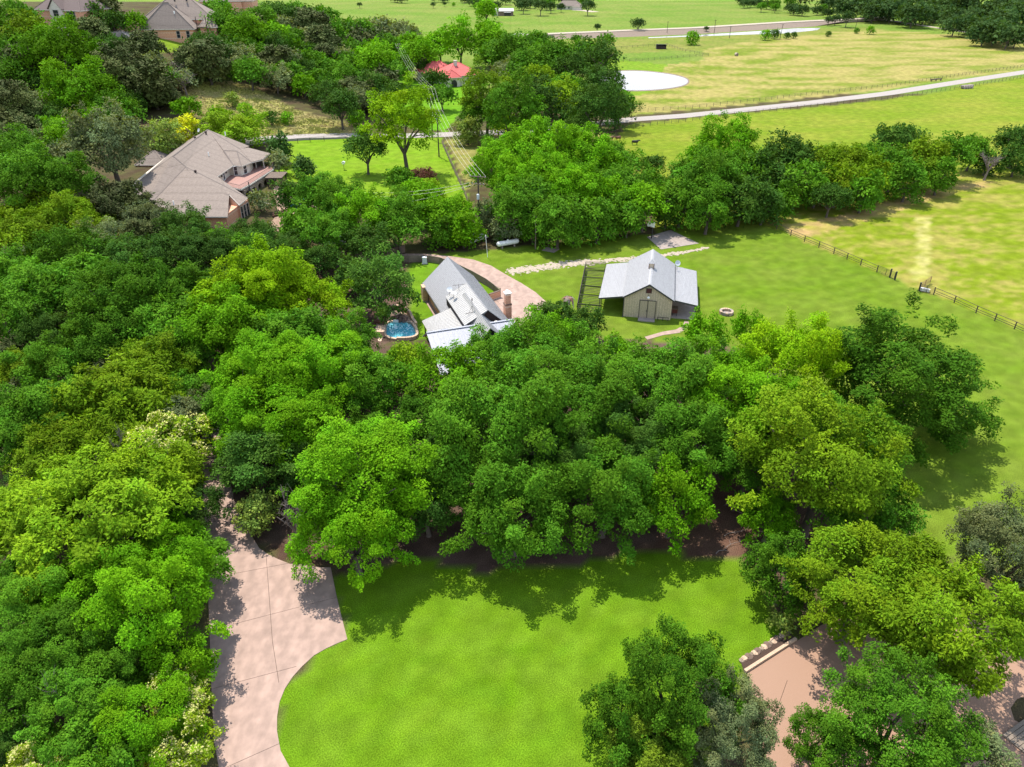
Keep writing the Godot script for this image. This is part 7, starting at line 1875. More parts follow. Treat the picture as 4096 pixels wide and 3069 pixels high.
	grove("trees round the red roofed house", [
		["live_oak_tree", "oak", "grey", "grey green live oak, rightmost among trees round the red roofed house", -60.0, -450.1, 8.1, 8.7, 6.0, 1.02],
		["shade_tree", "dome", "bright", "bright green spreading tree, third from left among trees round the red roofed house", -41.9, -367.7, 8.8, 10.0, 7.0, 1.03],
		["shade_tree", "dome", "bright", "bright green spreading tree, second from left among trees round the red roofed house", -51.4, -413.0, 7.0, 8.0, 5.6, 0.86],
		["shade_tree", "dome", "bright", "bright green spreading tree, fourth from left among trees round the red roofed house", -37.1, -422.7, 7.6, 8.7, 6.1, 1.09],
		["oak_tree", "oak", "dark", "dark green oak tree, fifth from left among trees round the red roofed house", -41.2, -379.5, 5.6, 6.1, 4.2, 1.06],
		["shade_tree", "tall", "bright", "tall bright green tree among trees round the red roofed house", -25.5, -402.5, 8.6, 13.2, 10.8, 1.09],
		["shade_tree", "dome", "bright", "bright green spreading tree, fifth from left among trees round the red roofed house", -15.3, -492.1, 7.2, 8.2, 5.7, 1.07],
		["shade_tree", "dome", "bright", "bright green spreading tree, eighth from left among trees round the red roofed house", -10.0, -408.8, 9.2, 10.4, 7.4, 0.96],
		["shade_tree", "dome", "bright", "bright green spreading tree, sixth from left among trees round the red roofed house", -19.9, -649.9, 7.2, 8.2, 5.7, 0.96],
		["elm_tree", "dome", "mid", "mid green rounded tree, fourth from left among trees round the red roofed house", 1.0, -377.7, 9.6, 10.9, 7.7, 0.88],
		["elm_tree", "dome", "mid", "mid green rounded tree, sixth from left among trees round the red roofed house", 13.3, -432.9, 6.8, 7.8, 5.5, 1.02],
		["elm_tree", "dome", "mid", "mid green rounded tree, fifth from left among trees round the red roofed house", 6.6, -334.4, 8.6, 9.8, 6.9, 0.87],
		["elm_tree", "dome", "mid", "mid green rounded tree, rightmost among trees round the red roofed house", 18.6, -344.8, 9.8, 11.1, 7.9, 0.87],
		["oak_tree", "oak", "dark", "dark green oak tree, eighth from left among trees round the red roofed house", 25.6, -332.1, 8.6, 9.2, 6.3, 0.91],
		["pecan_tree", "sparse", "dark", "open crowned green tree among trees round the red roofed house", 35.9, -341.5, 10.1, 12.4, 8.1, 0.89],
		["oak_tree", "oak", "dark", "dark green oak tree, rightmost among trees round the red roofed house", 33.6, -299.0, 8.3, 8.9, 6.1, 0.94],
		["shade_tree", "dome", "mid", "bright green spreading tree, seventh from left among trees round the red roofed house", -9.7, -374.4, 6.4, 7.3, 5.1, 0.86],
		["elm_tree", "tall", "yellow", "tall yellow green tree among trees round the red roofed house", -8.1, -250.2, 8.0, 12.3, 10.0, 0.72],
		["elm_tree", "tall", "mid", "tall mid green tree among trees round the red roofed house", -0.1, -226.1, 8.2, 12.7, 10.3, 0.89],
		["elm_tree", "dome", "mid", "mid green rounded tree, third from left among trees round the red roofed house", -11.1, -249.9, 5.9, 6.8, 4.7, 0.88],
		["pecan_tree", "feather", "yellow", "yellow green feathery tree, rightmost among trees round the red roofed house", 10.0, -317.9, 7.0, 7.8, 4.3, 0.81],
		["oak_tree", "tall", "dark", "tall dark green tree, leftmost among trees round the red roofed house", 7.8, -243.6, 7.4, 11.4, 9.3, 0.86],
		["pecan_tree", "dome", "yellow", "yellow green rounded tree, rightmost among trees round the red roofed house", 17.1, -268.0, 7.5, 8.6, 6.0, 0.92],
		["oak_tree", "tall", "dark", "tall dark green tree, rightmost among trees round the red roofed house", 24.9, -229.4, 7.8, 12.0, 9.8, 1.02],
		["shade_tree", "dome", "dark", "bright green spreading tree, rightmost among trees round the red roofed house", 34.3, -260.1, 6.1, 7.0, 4.9, 0.89],
		["oak_tree", "oak", "dark", "dark green oak tree, seventh from left among trees round the red roofed house", -31.7, -328.5, 5.3, 5.8, 3.9, 0.92],
		["elm_tree", "dome", "mid", "mid green rounded tree, second from left among trees round the red roofed house", -25.8, -294.0, 4.5, 5.2, 3.6, 0.94],
		["oak_tree", "oak", "dark", "dark green oak tree, fourth from left among trees round the red roofed house", -34.4, -294.2, 5.1, 5.6, 3.8, 0.95],
		["oak_tree", "oak", "dark", "dark green oak tree, sixth from left among trees round the red roofed house", -38.4, -364.8, 4.2, 4.6, 3.1, 0.88],
		["olive_shrub", "bush", "grey", "silvery grey green shrub among trees round the red roofed house", -3.1, -347.2, 6.0, 5.3, 5.7, 1.08],
		["oak_tree", "oak", "dark", "dark green oak tree, second from left among trees round the red roofed house", -50.0, -291.7, 7.1, 7.7, 5.3, 1.12],
		["shade_tree", "dome", "bright", "bright green spreading tree, leftmost among trees round the red roofed house", -55.7, -335.4, 8.1, 9.2, 6.4, 0.98],
		["elm_tree", "dome", "mid", "mid green rounded tree, leftmost among trees round the red roofed house", -48.9, -333.0, 5.7, 6.6, 4.6, 0.98],
		["live_oak_tree", "oak", "grey", "grey green live oak, leftmost among trees round the red roofed house", -53.9, -275.1, 5.6, 6.1, 4.2, 0.87],
		["oak_tree", "oak", "dark", "dark green oak tree, leftmost among trees round the red roofed house", -55.5, -255.2, 6.7, 7.3, 5.0, 0.88],
		["leafy_shrub", "bush", "bright", "bright green shrub among trees round the red roofed house", -52.1, -262.6, 2.8, 2.6, 2.7, 0.94],
		["oak_tree", "oak", "dark", "dark green oak tree, third from left among trees round the red roofed house", -44.1, -284.0, 5.0, 5.5, 3.7, 0.92],
		["pecan_tree", "feather", "yellow", "yellow green feathery tree, leftmost among trees round the red roofed house", -2.2, -241.5, 5.0, 5.7, 3.1, 0.91],
		["leafy_shrub", "bush", "pale", "pale green leafy shrub among trees round the red roofed house", -13.7, -240.2, 4.3, 3.9, 4.1, 0.89],
		["pecan_tree", "dome", "yellow", "yellow green rounded tree, leftmost among trees round the red roofed house", 2.1, -241.2, 4.3, 5.0, 3.4, 0.73],
		["oak_tree", "oak", "dark", "dark green oak tree, ninth from left among trees round the red roofed house", 19.5, -245.1, 5.8, 6.3, 4.3, 1.11],
	])
	grove("tall trees at the top left", [
		["elm_tree", "dome", "mid", "mid green rounded tree, second from left among tall trees at the top left", -179.6, -298.9, 8.3, 7.1, 6.6, 0.96],
		["shade_tree", "dome", "yellow", "bright green spreading tree, leftmost among tall trees at the top left", -166.0, -285.5, 8.8, 7.5, 7.1, 0.68],
		["elm_tree", "dome", "mid", "mid green rounded tree, fourth from left among tall trees at the top left", -159.4, -285.6, 4.2, 3.7, 3.4, 0.96],
		["shade_tree", "dome", "bright", "bright green spreading tree, second from left among tall trees at the top left", -147.7, -266.2, 12.1, 10.2, 9.7, 0.65],
		["shade_tree", "dome", "bright", "bright green spreading tree, third from left among tall trees at the top left", -131.1, -241.1, 10.1, 8.6, 8.1, 0.77],
		["live_oak_tree", "oak", "grey", "grey green live oak, leftmost among tall trees at the top left", -148.1, -244.2, 5.7, 4.6, 4.2, 1.09],
		["cedar_tree", "cedar", "cedar", "dark olive cedar, leftmost among tall trees at the top left", -144.7, -227.3, 7.4, 6.8, 7.4, 1.06],
		["cedar_tree", "cedar", "cedar", "dark olive cedar, fourth from left among tall trees at the top left", -125.7, -259.9, 9.3, 8.5, 9.3, 1.01],
		["cedar_tree", "cedar", "cedar", "dark olive cedar, fifth from left among tall trees at the top left", -115.5, -256.8, 7.1, 6.6, 7.1, 0.88],
		["oak_tree", "oak", "bright", "dark green oak tree, sixth from left among tall trees at the top left", -144.4, -318.1, 4.6, 3.8, 3.4, 0.73],
		["oak_tree", "oak", "dark", "dark green oak tree, fourth from left among tall trees at the top left", -150.9, -315.2, 4.9, 4.0, 3.6, 0.85],
		["oak_tree", "oak", "dark", "dark green oak tree, second from left among tall trees at the top left", -158.6, -315.8, 5.3, 4.3, 3.9, 1.03],
		["cedar_tree", "cedar", "cedar", "dark olive cedar, third from left among tall trees at the top left", -158.1, -325.1, 5.0, 4.7, 5.0, 0.96],
		["elm_tree", "dome", "mid", "mid green rounded tree, sixth from left among tall trees at the top left", -116.5, -333.6, 8.4, 7.2, 6.7, 1.03],
		["oak_tree", "oak", "dark", "dark green oak tree, seventh from left among tall trees at the top left", -111.3, -299.7, 8.5, 6.8, 6.3, 0.90],
		["shade_tree", "dome", "bright", "bright green spreading tree, rightmost among tall trees at the top left", -107.8, -328.3, 9.2, 7.8, 7.4, 0.69],
		["cedar_tree", "cedar", "cedar", "dark olive cedar, seventh from left among tall trees at the top left", -113.2, -286.8, 5.6, 5.2, 5.6, 1.04],
		["cedar_tree", "cedar", "cedar", "dark olive cedar, rightmost among tall trees at the top left", -106.8, -285.1, 7.3, 6.8, 7.3, 1.10],
		["live_oak_tree", "oak", "grey", "grey green live oak, rightmost among tall trees at the top left", -100.7, -301.7, 6.9, 5.5, 5.1, 1.06],
		["elm_tree", "dome", "mid", "mid green rounded tree, seventh from left among tall trees at the top left", -93.0, -286.2, 6.6, 5.7, 5.3, 1.04],
		["live_oak_tree", "oak", "grey", "grey green live oak, fourth from left among tall trees at the top left", -113.7, -274.7, 4.8, 3.9, 3.5, 1.05],
		["live_oak_tree", "oak", "grey", "grey green live oak, third from left among tall trees at the top left", -123.2, -277.1, 6.4, 5.1, 4.7, 1.02],
		["cedar_tree", "cedar", "cedar", "dark olive cedar, second from left among tall trees at the top left", -159.1, -265.6, 6.8, 6.3, 6.8, 0.87],
		["oak_tree", "oak", "dark", "dark green oak tree, third from left among tall trees at the top left", -139.8, -285.2, 7.3, 5.8, 5.4, 0.96],
		["live_oak_tree", "oak", "grey", "grey green live oak, second from left among tall trees at the top left", -153.2, -298.9, 6.0, 4.9, 4.5, 0.91],
		["elm_tree", "dome", "mid", "mid green rounded tree, leftmost among tall trees at the top left", -170.3, -276.9, 7.8, 6.7, 6.3, 0.81],
		["elm_tree", "dome", "mid", "mid green rounded tree, third from left among tall trees at the top left", -160.3, -258.6, 7.5, 6.4, 6.0, 0.81],
		["oak_tree", "oak", "dark", "dark green oak tree, leftmost among tall trees at the top left", -148.2, -256.7, 6.0, 4.8, 4.4, 0.88],
		["elm_tree", "dome", "mid", "mid green rounded tree, rightmost among tall trees at the top left", -112.2, -369.5, 8.2, 7.0, 6.6, 0.88],
		["oak_tree", "oak", "dark", "dark green oak tree, rightmost among tall trees at the top left", -111.3, -396.5, 8.8, 7.0, 6.5, 1.01],
		["elm_tree", "dome", "mid", "mid green rounded tree, fifth from left among tall trees at the top left", -132.0, -375.7, 6.2, 5.4, 5.0, 1.09],
		["shade_tree", "dome", "bright", "bright green spreading tree, fourth from left among tall trees at the top left", -102.0, -247.8, 3.8, 3.4, 3.0, 0.75],
		["leafy_shrub", "bush", "dark", "dark green shrub among tall trees at the top left", -76.5, -248.5, 2.4, 2.3, 2.2, 1.08],
		["leafy_shrub", "bush", "bright", "bright green shrub, second from left among tall trees at the top left", -86.8, -256.8, 2.1, 2.1, 2.0, 1.10],
		["leafy_shrub", "bush", "bright", "bright green shrub, rightmost among tall trees at the top left", -72.4, -252.2, 2.1, 2.0, 2.0, 1.09],
		["leafy_shrub", "bush", "pale", "pale green leafy shrub among tall trees at the top left", -93.7, -264.9, 2.5, 2.4, 2.4, 0.91],
		["leafy_shrub", "bush", "bright", "bright green shrub, leftmost among tall trees at the top left", -90.1, -239.9, 3.1, 2.9, 3.0, 0.87],
		["cedar_tree", "cedar", "cedar", "dark olive cedar, sixth from left among tall trees at the top left", -114.5, -258.5, 4.2, 4.0, 4.2, 0.87],
		["oak_tree", "oak", "dark", "dark green oak tree, fifth from left among tall trees at the top left", -119.7, -247.6, 5.2, 4.3, 3.9, 0.86],
		["dead_tree", "bare", "", "grey leafless dead tree, second from left among tall trees at the top left", -133.7, -298.7, 3.4, 6.0, 3.4, 1.00],
		["dead_tree", "bare", "", "grey leafless dead tree, leftmost among tall trees at the top left", -134.3, -285.0, 4.5, 6.0, 4.5, 1.00],
		["dead_tree", "bare", "", "grey leafless dead tree, third from left among tall trees at the top left", -126.5, -281.9, 4.8, 6.0, 4.8, 1.00],
		["dead_tree", "bare", "", "grey leafless dead tree, fourth from left among tall trees at the top left", -117.2, -280.9, 5.5, 6.3, 5.5, 1.00],
		["dead_tree", "bare", "", "grey leafless dead tree, fifth from left among tall trees at the top left", -111.3, -272.1, 4.1, 6.0, 4.1, 1.00],
		["dead_tree", "bare", "", "grey leafless dead tree, sixth from left among tall trees at the top left", -122.2, -438.8, 5.8, 6.7, 5.8, 1.00],
		["dead_tree", "bare", "", "grey leafless dead tree, rightmost among tall trees at the top left", -109.1, -424.3, 5.2, 6.0, 5.2, 1.00],
	])
	grove("trees scattered over the far fields", [
		["distant_tree", "dome", "far", "dark green tree, tenth from left among trees scattered over the far fields", 86.1, -567.2, 4.1, 5.6, 3.3, 1.00],
		["distant_tree", "dome", "far", "dark green tree, ninth from left among trees scattered over the far fields", 59.2, -574.9, 2.2, 3.2, 1.8, 1.00],
		["distant_tree", "dome", "far", "dark green tree, eleventh from left among trees scattered over the far fields", 134.0, -571.5, 1.6, 2.4, 1.3, 1.00],
		["leafy_shrub", "bush", "bright", "bright green shrub, second from left among trees scattered over the far fields", 109.5, -500.5, 4.2, 3.8, 4.0, 1.00],
		["leafy_shrub", "bush", "mid", "mid green shrub, leftmost among trees scattered over the far fields", 38.5, -490.8, 3.6, 3.3, 3.4, 1.00],
		["leafy_shrub", "bush", "mid", "mid green shrub, second from left among trees scattered over the far fields", 55.1, -478.3, 4.6, 4.1, 4.4, 1.00],
		["leafy_shrub", "bush", "bright", "bright green shrub, third from left among trees scattered over the far fields", 161.3, -524.2, 3.2, 3.0, 3.1, 1.00],
		["leafy_shrub", "bush", "dark", "dark green shrub, leftmost among trees scattered over the far fields", 169.5, -531.8, 3.0, 2.8, 2.8, 1.00],
		["leafy_shrub", "bush", "dark", "dark green shrub, second from left among trees scattered over the far fields", 177.2, -531.1, 2.1, 2.0, 2.0, 1.00],
		["leafy_shrub", "bush", "dark", "dark green shrub, third from left among trees scattered over the far fields", 182.5, -533.8, 2.1, 2.0, 2.0, 1.00],
		["leafy_shrub", "bush", "dark", "dark green shrub, rightmost among trees scattered over the far fields", 208.9, -544.4, 1.8, 1.8, 1.7, 1.00],
		["leafy_shrub", "bush", "bright", "bright green shrub, rightmost among trees scattered over the far fields", 242.3, -559.4, 2.8, 2.6, 2.7, 1.00],
		["leafy_shrub", "bush", "mid", "mid green shrub, rightmost among trees scattered over the far fields", 235.1, -564.5, 1.9, 1.9, 1.8, 1.00],
		["distant_tree", "dome", "far", "dark green tree, rightmost among trees scattered over the far fields", 244.1, -607.2, 4.7, 6.4, 3.8, 1.00],
		["distant_tree", "dome", "far", "dark green tree, thirteenth from left among trees scattered over the far fields", 241.5, -621.7, 3.1, 4.3, 2.5, 1.00],
		["distant_tree", "dome", "far", "dark green tree, twelfth from left among trees scattered over the far fields", 235.7, -619.6, 2.8, 3.9, 2.2, 1.00],
		["distant_tree", "dome", "far", "dark green tree, eighth from left among trees scattered over the far fields", 63.9, -705.0, 5.4, 7.4, 4.4, 1.00],
		["distant_tree", "dome", "far", "dark green tree, fourth from left among trees scattered over the far fields", 9.8, -723.0, 4.8, 6.5, 3.8, 1.00],
		["distant_tree", "dome", "far", "dark green tree, fifth from left among trees scattered over the far fields", 23.9, -705.0, 5.4, 7.4, 4.4, 1.00],
		["distant_tree", "dome", "far", "dark green tree, sixth from left among trees scattered over the far fields", 33.9, -727.2, 4.0, 5.5, 3.2, 1.00],
		["distant_tree", "dome", "far", "dark green tree, seventh from left among trees scattered over the far fields", 43.2, -736.4, 3.2, 4.5, 2.6, 1.00],
		["shade_tree", "tall", "bright", "tall bright green tree among trees scattered over the far fields", -19.1, -624.5, 6.9, 10.6, 8.6, 1.00],
		["distant_tree", "dome", "far", "dark green tree, leftmost among trees scattered over the far fields", -142.5, -785.3, 2.2, 3.1, 1.7, 1.00],
		["leafy_shrub", "bush", "bright", "bright green shrub, leftmost among trees scattered over the far fields", -56.1, -811.4, 1.8, 1.8, 1.7, 1.00],
		["distant_tree", "dome", "far", "dark green tree, second from left among trees scattered over the far fields", -73.7, -785.3, 2.2, 3.1, 1.7, 1.00],
		["distant_tree", "dome", "far", "dark green tree, third from left among trees scattered over the far fields", -64.5, -804.9, 1.8, 2.6, 1.4, 1.00],
	])
	wood("hillside above grassy slope", [
		["oak_tree", "oak", "dark", "dark green oak tree", -65.9, -284.0, 6.1, 4.9, 4.5, 1.07,  -69.8, -345.9, 5.9, 4.8, 4.4, 1.02,  -50.4, -303.1, 5.7, 4.7, 4.2, 1.01,  -84.1, -412.9, 7.0, 5.6, 5.2, 1.11,  -80.1, -308.4, 6.4, 5.2, 4.8, 0.82,  -97.2, -331.8, 7.0, 5.7, 5.2, 0.88,  -58.2, -317.0, 5.4, 4.4, 4.0, 0.92,  -86.7, -350.1, 5.5, 4.5, 4.1, 1.00,  -56.4, -300.0, 4.3, 3.6, 3.2, 0.90,  -106.8, -308.8, 4.8, 4.0, 3.6, 1.05,  -95.8, -352.8, 5.5, 4.5, 4.1, 1.03],
		["cedar_tree", "cedar", "cedar", "dark olive cedar", -73.1, -404.8, 6.2, 5.7, 6.2, 0.98,  -53.9, -309.6, 4.3, 4.1, 4.3, 1.08,  -59.8, -293.4, 5.1, 4.8, 5.1, 0.99,  -84.6, -361.8, 7.4, 6.8, 7.4, 0.96,  -86.2, -379.0, 5.6, 5.2, 5.6, 0.89,  -51.1, -318.9, 5.1, 4.8, 5.1, 0.82,  -93.7, -388.7, 8.2, 7.5, 8.2, 1.02,  -77.4, -344.4, 5.8, 5.4, 5.8, 0.90,  -89.6, -308.9, 5.8, 5.4, 5.8, 0.91,  -53.5, -284.3, 5.5, 5.1, 5.5, 0.96],
		["elm_tree", "dome", "mid", "mid green rounded tree", -73.3, -372.1, 6.3, 5.5, 5.0, 0.85,  -83.0, -297.3, 5.6, 4.9, 4.4, 0.87,  -82.0, -328.8, 5.5, 4.8, 4.4, 0.98,  -75.4, -324.9, 5.2, 4.6, 4.2, 0.98,  -51.0, -349.6, 7.4, 6.4, 5.9, 0.84,  -57.4, -391.8, 8.4, 7.2, 6.7, 0.92,  -72.5, -300.3, 5.3, 4.6, 4.2, 0.86,  -98.0, -317.8, 5.2, 4.5, 4.1, 0.83,  -65.6, -312.8, 6.4, 5.6, 5.1, 1.05,  -99.1, -365.7, 5.6, 4.9, 4.5, 0.86,  -105.5, -318.5, 5.6, 4.9, 4.5, 1.00,  -88.8, -398.7, 7.5, 6.4, 6.0, 1.12,  -69.2, -337.9, 6.0, 5.2, 4.8, 0.87,  -74.8, -416.3, 5.8, 5.0, 4.6, 1.13,  -63.1, -302.2, 4.4, 3.9, 3.5, 1.06],
		["shade_tree", "dome", "bright", "bright green spreading tree", -61.5, -381.0, 7.2, 6.2, 5.8, 1.09,  -66.0, -357.9, 6.5, 5.6, 5.2, 1.11,  -104.1, -356.5, 6.4, 5.5, 5.1, 1.02,  -75.7, -290.9, 4.6, 4.1, 3.7, 0.83],
		["live_oak_tree", "oak", "grey", "grey green live oak", -88.8, -322.4, 5.5, 4.5, 4.1, 0.83,  -53.8, -367.7, 5.3, 4.3, 3.9, 1.12,  -73.4, -354.8, 5.7, 4.7, 4.3, 1.09,  -92.4, -373.7, 6.1, 4.9, 4.5, 0.90,  -93.7, -298.9, 4.4, 3.6, 3.3, 1.03,  -85.1, -289.3, 6.2, 5.0, 4.6, 1.10],
	])
	wood("wooded hill crest", [
		["oak_tree", "oak", "dark", "dark green oak tree", -61.9, -401.1, 7.4, 5.9, 5.5, 0.81,  -117.9, -412.5, 7.2, 5.8, 5.3, 1.03,  -103.2, -441.1, 7.1, 5.7, 5.2, 0.90,  -66.4, -418.2, 6.7, 5.4, 5.0, 0.92,  -77.5, -386.7, 5.6, 4.5, 4.1, 1.00,  -86.1, -440.9, 5.9, 4.8, 4.3, 1.08,  -125.6, -369.8, 4.7, 3.9, 3.5, 0.99],
		["elm_tree", "dome", "mid", "mid green rounded tree", -67.1, -392.0, 6.1, 5.3, 4.9, 1.09,  -94.3, -342.2, 6.3, 5.5, 5.1, 0.82,  -96.5, -428.6, 7.9, 6.8, 6.3, 0.88,  -80.8, -432.0, 7.6, 6.5, 6.1, 1.02,  -113.6, -383.7, 5.6, 4.9, 4.5, 0.88,  -108.1, -341.3, 5.1, 4.5, 4.1, 1.14,  -76.3, -471.5, 7.1, 6.1, 5.7, 1.08,  -112.8, -437.7, 6.4, 5.6, 5.1, 1.09],
		["live_oak_tree", "oak", "grey", "grey green live oak", -105.6, -385.6, 7.0, 5.7, 5.2, 1.06,  -72.3, -456.1, 8.6, 6.9, 6.4, 1.02,  -76.9, -442.1, 7.7, 6.1, 5.7, 0.96,  -100.3, -379.1, 5.4, 4.4, 4.0, 0.80],
		["cedar_tree", "cedar", "cedar", "dark olive cedar", -112.5, -358.5, 5.8, 5.4, 5.8, 0.84,  -75.3, -393.5, 5.3, 5.0, 5.3, 0.85,  -113.0, -348.6, 6.0, 5.6, 6.0, 0.88,  -70.3, -431.0, 5.6, 5.2, 5.6, 0.91,  -105.2, -417.1, 6.0, 5.6, 6.0, 0.90],
	])
	wood("hillside left of grassy slope", [
		["cedar_tree", "cedar", "cedar", "dark olive cedar", -131.3, -199.7, 5.1, 4.8, 5.1, 1.05,  -131.2, -208.7, 4.6, 4.3, 4.6, 0.89,  -158.3, -247.4, 5.1, 4.8, 5.1, 0.86,  -135.8, -250.4, 5.5, 5.1, 5.5, 1.09,  -148.3, -289.1, 6.7, 6.2, 6.7, 1.09,  -139.7, -218.2, 4.6, 4.4, 4.6, 0.85,  -130.6, -290.7, 5.8, 5.4, 5.8, 0.85],
		["elm_tree", "dome", "mid", "mid green rounded tree", -146.6, -236.9, 5.2, 4.6, 4.2, 1.12,  -139.8, -256.7, 4.8, 4.2, 3.8, 0.80,  -132.8, -220.7, 4.0, 3.6, 3.2, 1.12,  -167.8, -267.7, 5.9, 5.1, 4.7, 0.93,  -123.0, -211.8, 4.5, 4.0, 3.6, 0.91,  -118.6, -268.5, 6.2, 5.4, 5.0, 1.01,  -120.1, -237.7, 6.4, 5.5, 5.1, 0.96,  -137.5, -208.0, 4.7, 4.2, 3.8, 1.07,  -139.9, -235.7, 4.2, 3.8, 3.4, 0.84],
		["oak_tree", "oak", "dark", "dark green oak tree", -134.4, -268.7, 6.6, 5.3, 4.9, 1.14,  -132.9, -229.2, 5.6, 4.6, 4.2, 0.99,  -150.2, -277.2, 5.1, 4.2, 3.8, 0.86,  -177.2, -288.4, 6.2, 5.0, 4.6, 0.95,  -132.0, -277.6, 4.8, 4.0, 3.6, 0.87,  -133.5, -215.4, 4.0, 3.3, 2.9, 1.10,  -125.3, -196.2, 5.3, 4.3, 3.9, 1.15],
		["shade_tree", "dome", "bright", "bright green spreading tree", -127.5, -219.1, 4.2, 3.7, 3.3, 0.93,  -124.1, -230.7, 4.7, 4.1, 3.7, 1.02,  -118.5, -203.6, 5.2, 4.5, 4.1, 0.92],
		["live_oak_tree", "oak", "grey", "grey green live oak", -126.1, -205.0, 4.6, 3.8, 3.4, 0.91,  -157.7, -276.5, 6.1, 4.9, 4.5, 0.92],
	])
	wood("dark wood at top right", [
		["distant_tree", "dome", "far", "dark green tree", 296.9, -484.7, 6.7, 5.3, 5.4, 0.84,  283.0, -657.4, 10.4, 8.1, 8.4, 0.97,  416.6, -695.1, 8.0, 6.3, 6.4, 1.11,  365.1, -686.4, 8.9, 7.0, 7.1, 1.05,  370.8, -757.7, 11.8, 9.2, 9.4, 1.01,  319.7, -776.2, 11.9, 9.2, 9.5, 1.20,  297.1, -520.3, 7.6, 6.0, 6.1, 1.21,  294.6, -629.3, 7.6, 6.0, 6.1, 1.09,  271.7, -681.8, 9.5, 7.4, 7.6, 0.97,  331.5, -720.4, 8.7, 6.9, 7.0, 0.96,  363.9, -697.4, 7.9, 6.3, 6.3, 1.03,  291.6, -546.8, 7.3, 5.8, 5.9, 1.06,  281.4, -668.8, 9.3, 7.3, 7.4, 0.88,  312.9, -512.9, 5.8, 4.7, 4.7, 0.96,  302.6, -536.3, 8.0, 6.3, 6.4, 1.04,  315.2, -755.8, 10.9, 8.5, 8.7, 1.02,  290.0, -603.3, 9.8, 7.7, 7.9, 1.01,  315.6, -586.6, 8.5, 6.7, 6.8, 0.85,  325.8, -799.9, 9.1, 7.1, 7.2, 1.14,  324.7, -556.6, 7.6, 6.0, 6.1, 0.84,  341.1, -772.7, 8.6, 6.8, 6.9, 1.25,  314.6, -596.1, 7.7, 6.1, 6.1, 1.21,  324.0, -639.7, 7.7, 6.1, 6.2, 1.18,  290.6, -640.7, 10.2, 8.0, 8.2, 1.03,  340.8, -674.7, 8.9, 7.0, 7.1, 0.90,  293.0, -686.2, 9.5, 7.4, 7.6, 1.21,  333.7, -655.9, 9.7, 7.6, 7.8, 1.13,  272.1, -794.8, 11.2, 8.7, 9.0, 0.81,  310.7, -558.5, 9.2, 7.2, 7.3, 0.96,  296.6, -507.5, 8.4, 6.6, 6.7, 0.95,  329.7, -645.8, 7.5, 6.0, 6.0, 0.91,  369.1, -619.0, 9.7, 7.5, 7.7, 1.12,  277.9, -736.8, 9.1, 7.2, 7.3, 1.13,  290.5, -496.4, 8.0, 6.3, 6.4, 1.28,  340.8, -579.9, 9.0, 7.1, 7.2, 1.22,  410.3, -705.3, 9.2, 7.2, 7.3, 0.83,  474.3, -805.8, 9.2, 7.2, 7.3, 0.83,  381.5, -701.3, 10.2, 8.0, 8.2, 0.96,  302.4, -644.9, 8.3, 6.5, 6.6, 0.97,  298.6, -618.9, 6.9, 5.5, 5.5, 1.28,  433.6, -700.5, 10.9, 8.5, 8.7, 1.19,  305.5, -707.2, 8.7, 6.8, 6.9, 1.24,  383.1, -616.9, 9.0, 7.1, 7.2, 0.84,  295.9, -656.5, 9.1, 7.1, 7.3, 1.29,  381.8, -654.2, 8.0, 6.3, 6.4, 0.81,  288.7, -479.4, 7.9, 6.2, 6.3, 1.08,  351.1, -620.9, 9.0, 7.0, 7.2, 0.92,  282.3, -493.3, 7.6, 6.0, 6.1, 0.92,  355.3, -662.7, 10.7, 8.3, 8.6, 0.83,  368.7, -607.4, 9.7, 7.5, 7.7, 1.25,  310.0, -628.0, 8.6, 6.7, 6.8, 1.12,  396.3, -638.1, 10.6, 8.2, 8.5, 0.91,  293.7, -752.6, 10.7, 8.3, 8.6, 0.86,  307.3, -528.8, 7.3, 5.8, 5.8, 0.94,  276.8, -640.4, 8.5, 6.7, 6.8, 0.98,  376.2, -627.7, 9.1, 7.1, 7.3, 0.88],
	])
	wood("tree line by far field", [
		["distant_tree", "dome", "far", "dark green tree", 217.2, -786.0, 4.5, 3.7, 3.6, 1.13,  234.5, -773.7, 4.3, 3.5, 3.5, 0.85,  225.6, -795.2, 4.5, 3.7, 3.6, 0.99,  228.3, -839.3, 4.3, 3.5, 3.4, 1.08,  239.6, -711.9, 5.0, 4.1, 4.0, 0.99,  243.3, -733.2, 4.4, 3.6, 3.5, 0.84,  258.6, -708.8, 4.2, 3.5, 3.4, 1.02,  259.5, -687.7, 3.9, 3.2, 3.1, 0.93,  243.4, -701.3, 5.0, 4.1, 4.0, 1.04,  231.4, -792.4, 4.8, 3.9, 3.8, 1.09],
		["elm_tree", "dome", "mid", "mid green rounded tree", 266.9, -719.7, 3.8, 4.4, 3.0, 0.89,  230.4, -733.4, 3.7, 4.3, 2.9, 1.08,  247.3, -728.0, 3.7, 4.3, 2.9, 0.82,  236.5, -758.0, 4.6, 5.4, 3.7, 0.85,  220.4, -740.8, 3.9, 4.6, 3.1, 1.03,  256.6, -777.5, 5.1, 5.9, 4.1, 0.94],
	])
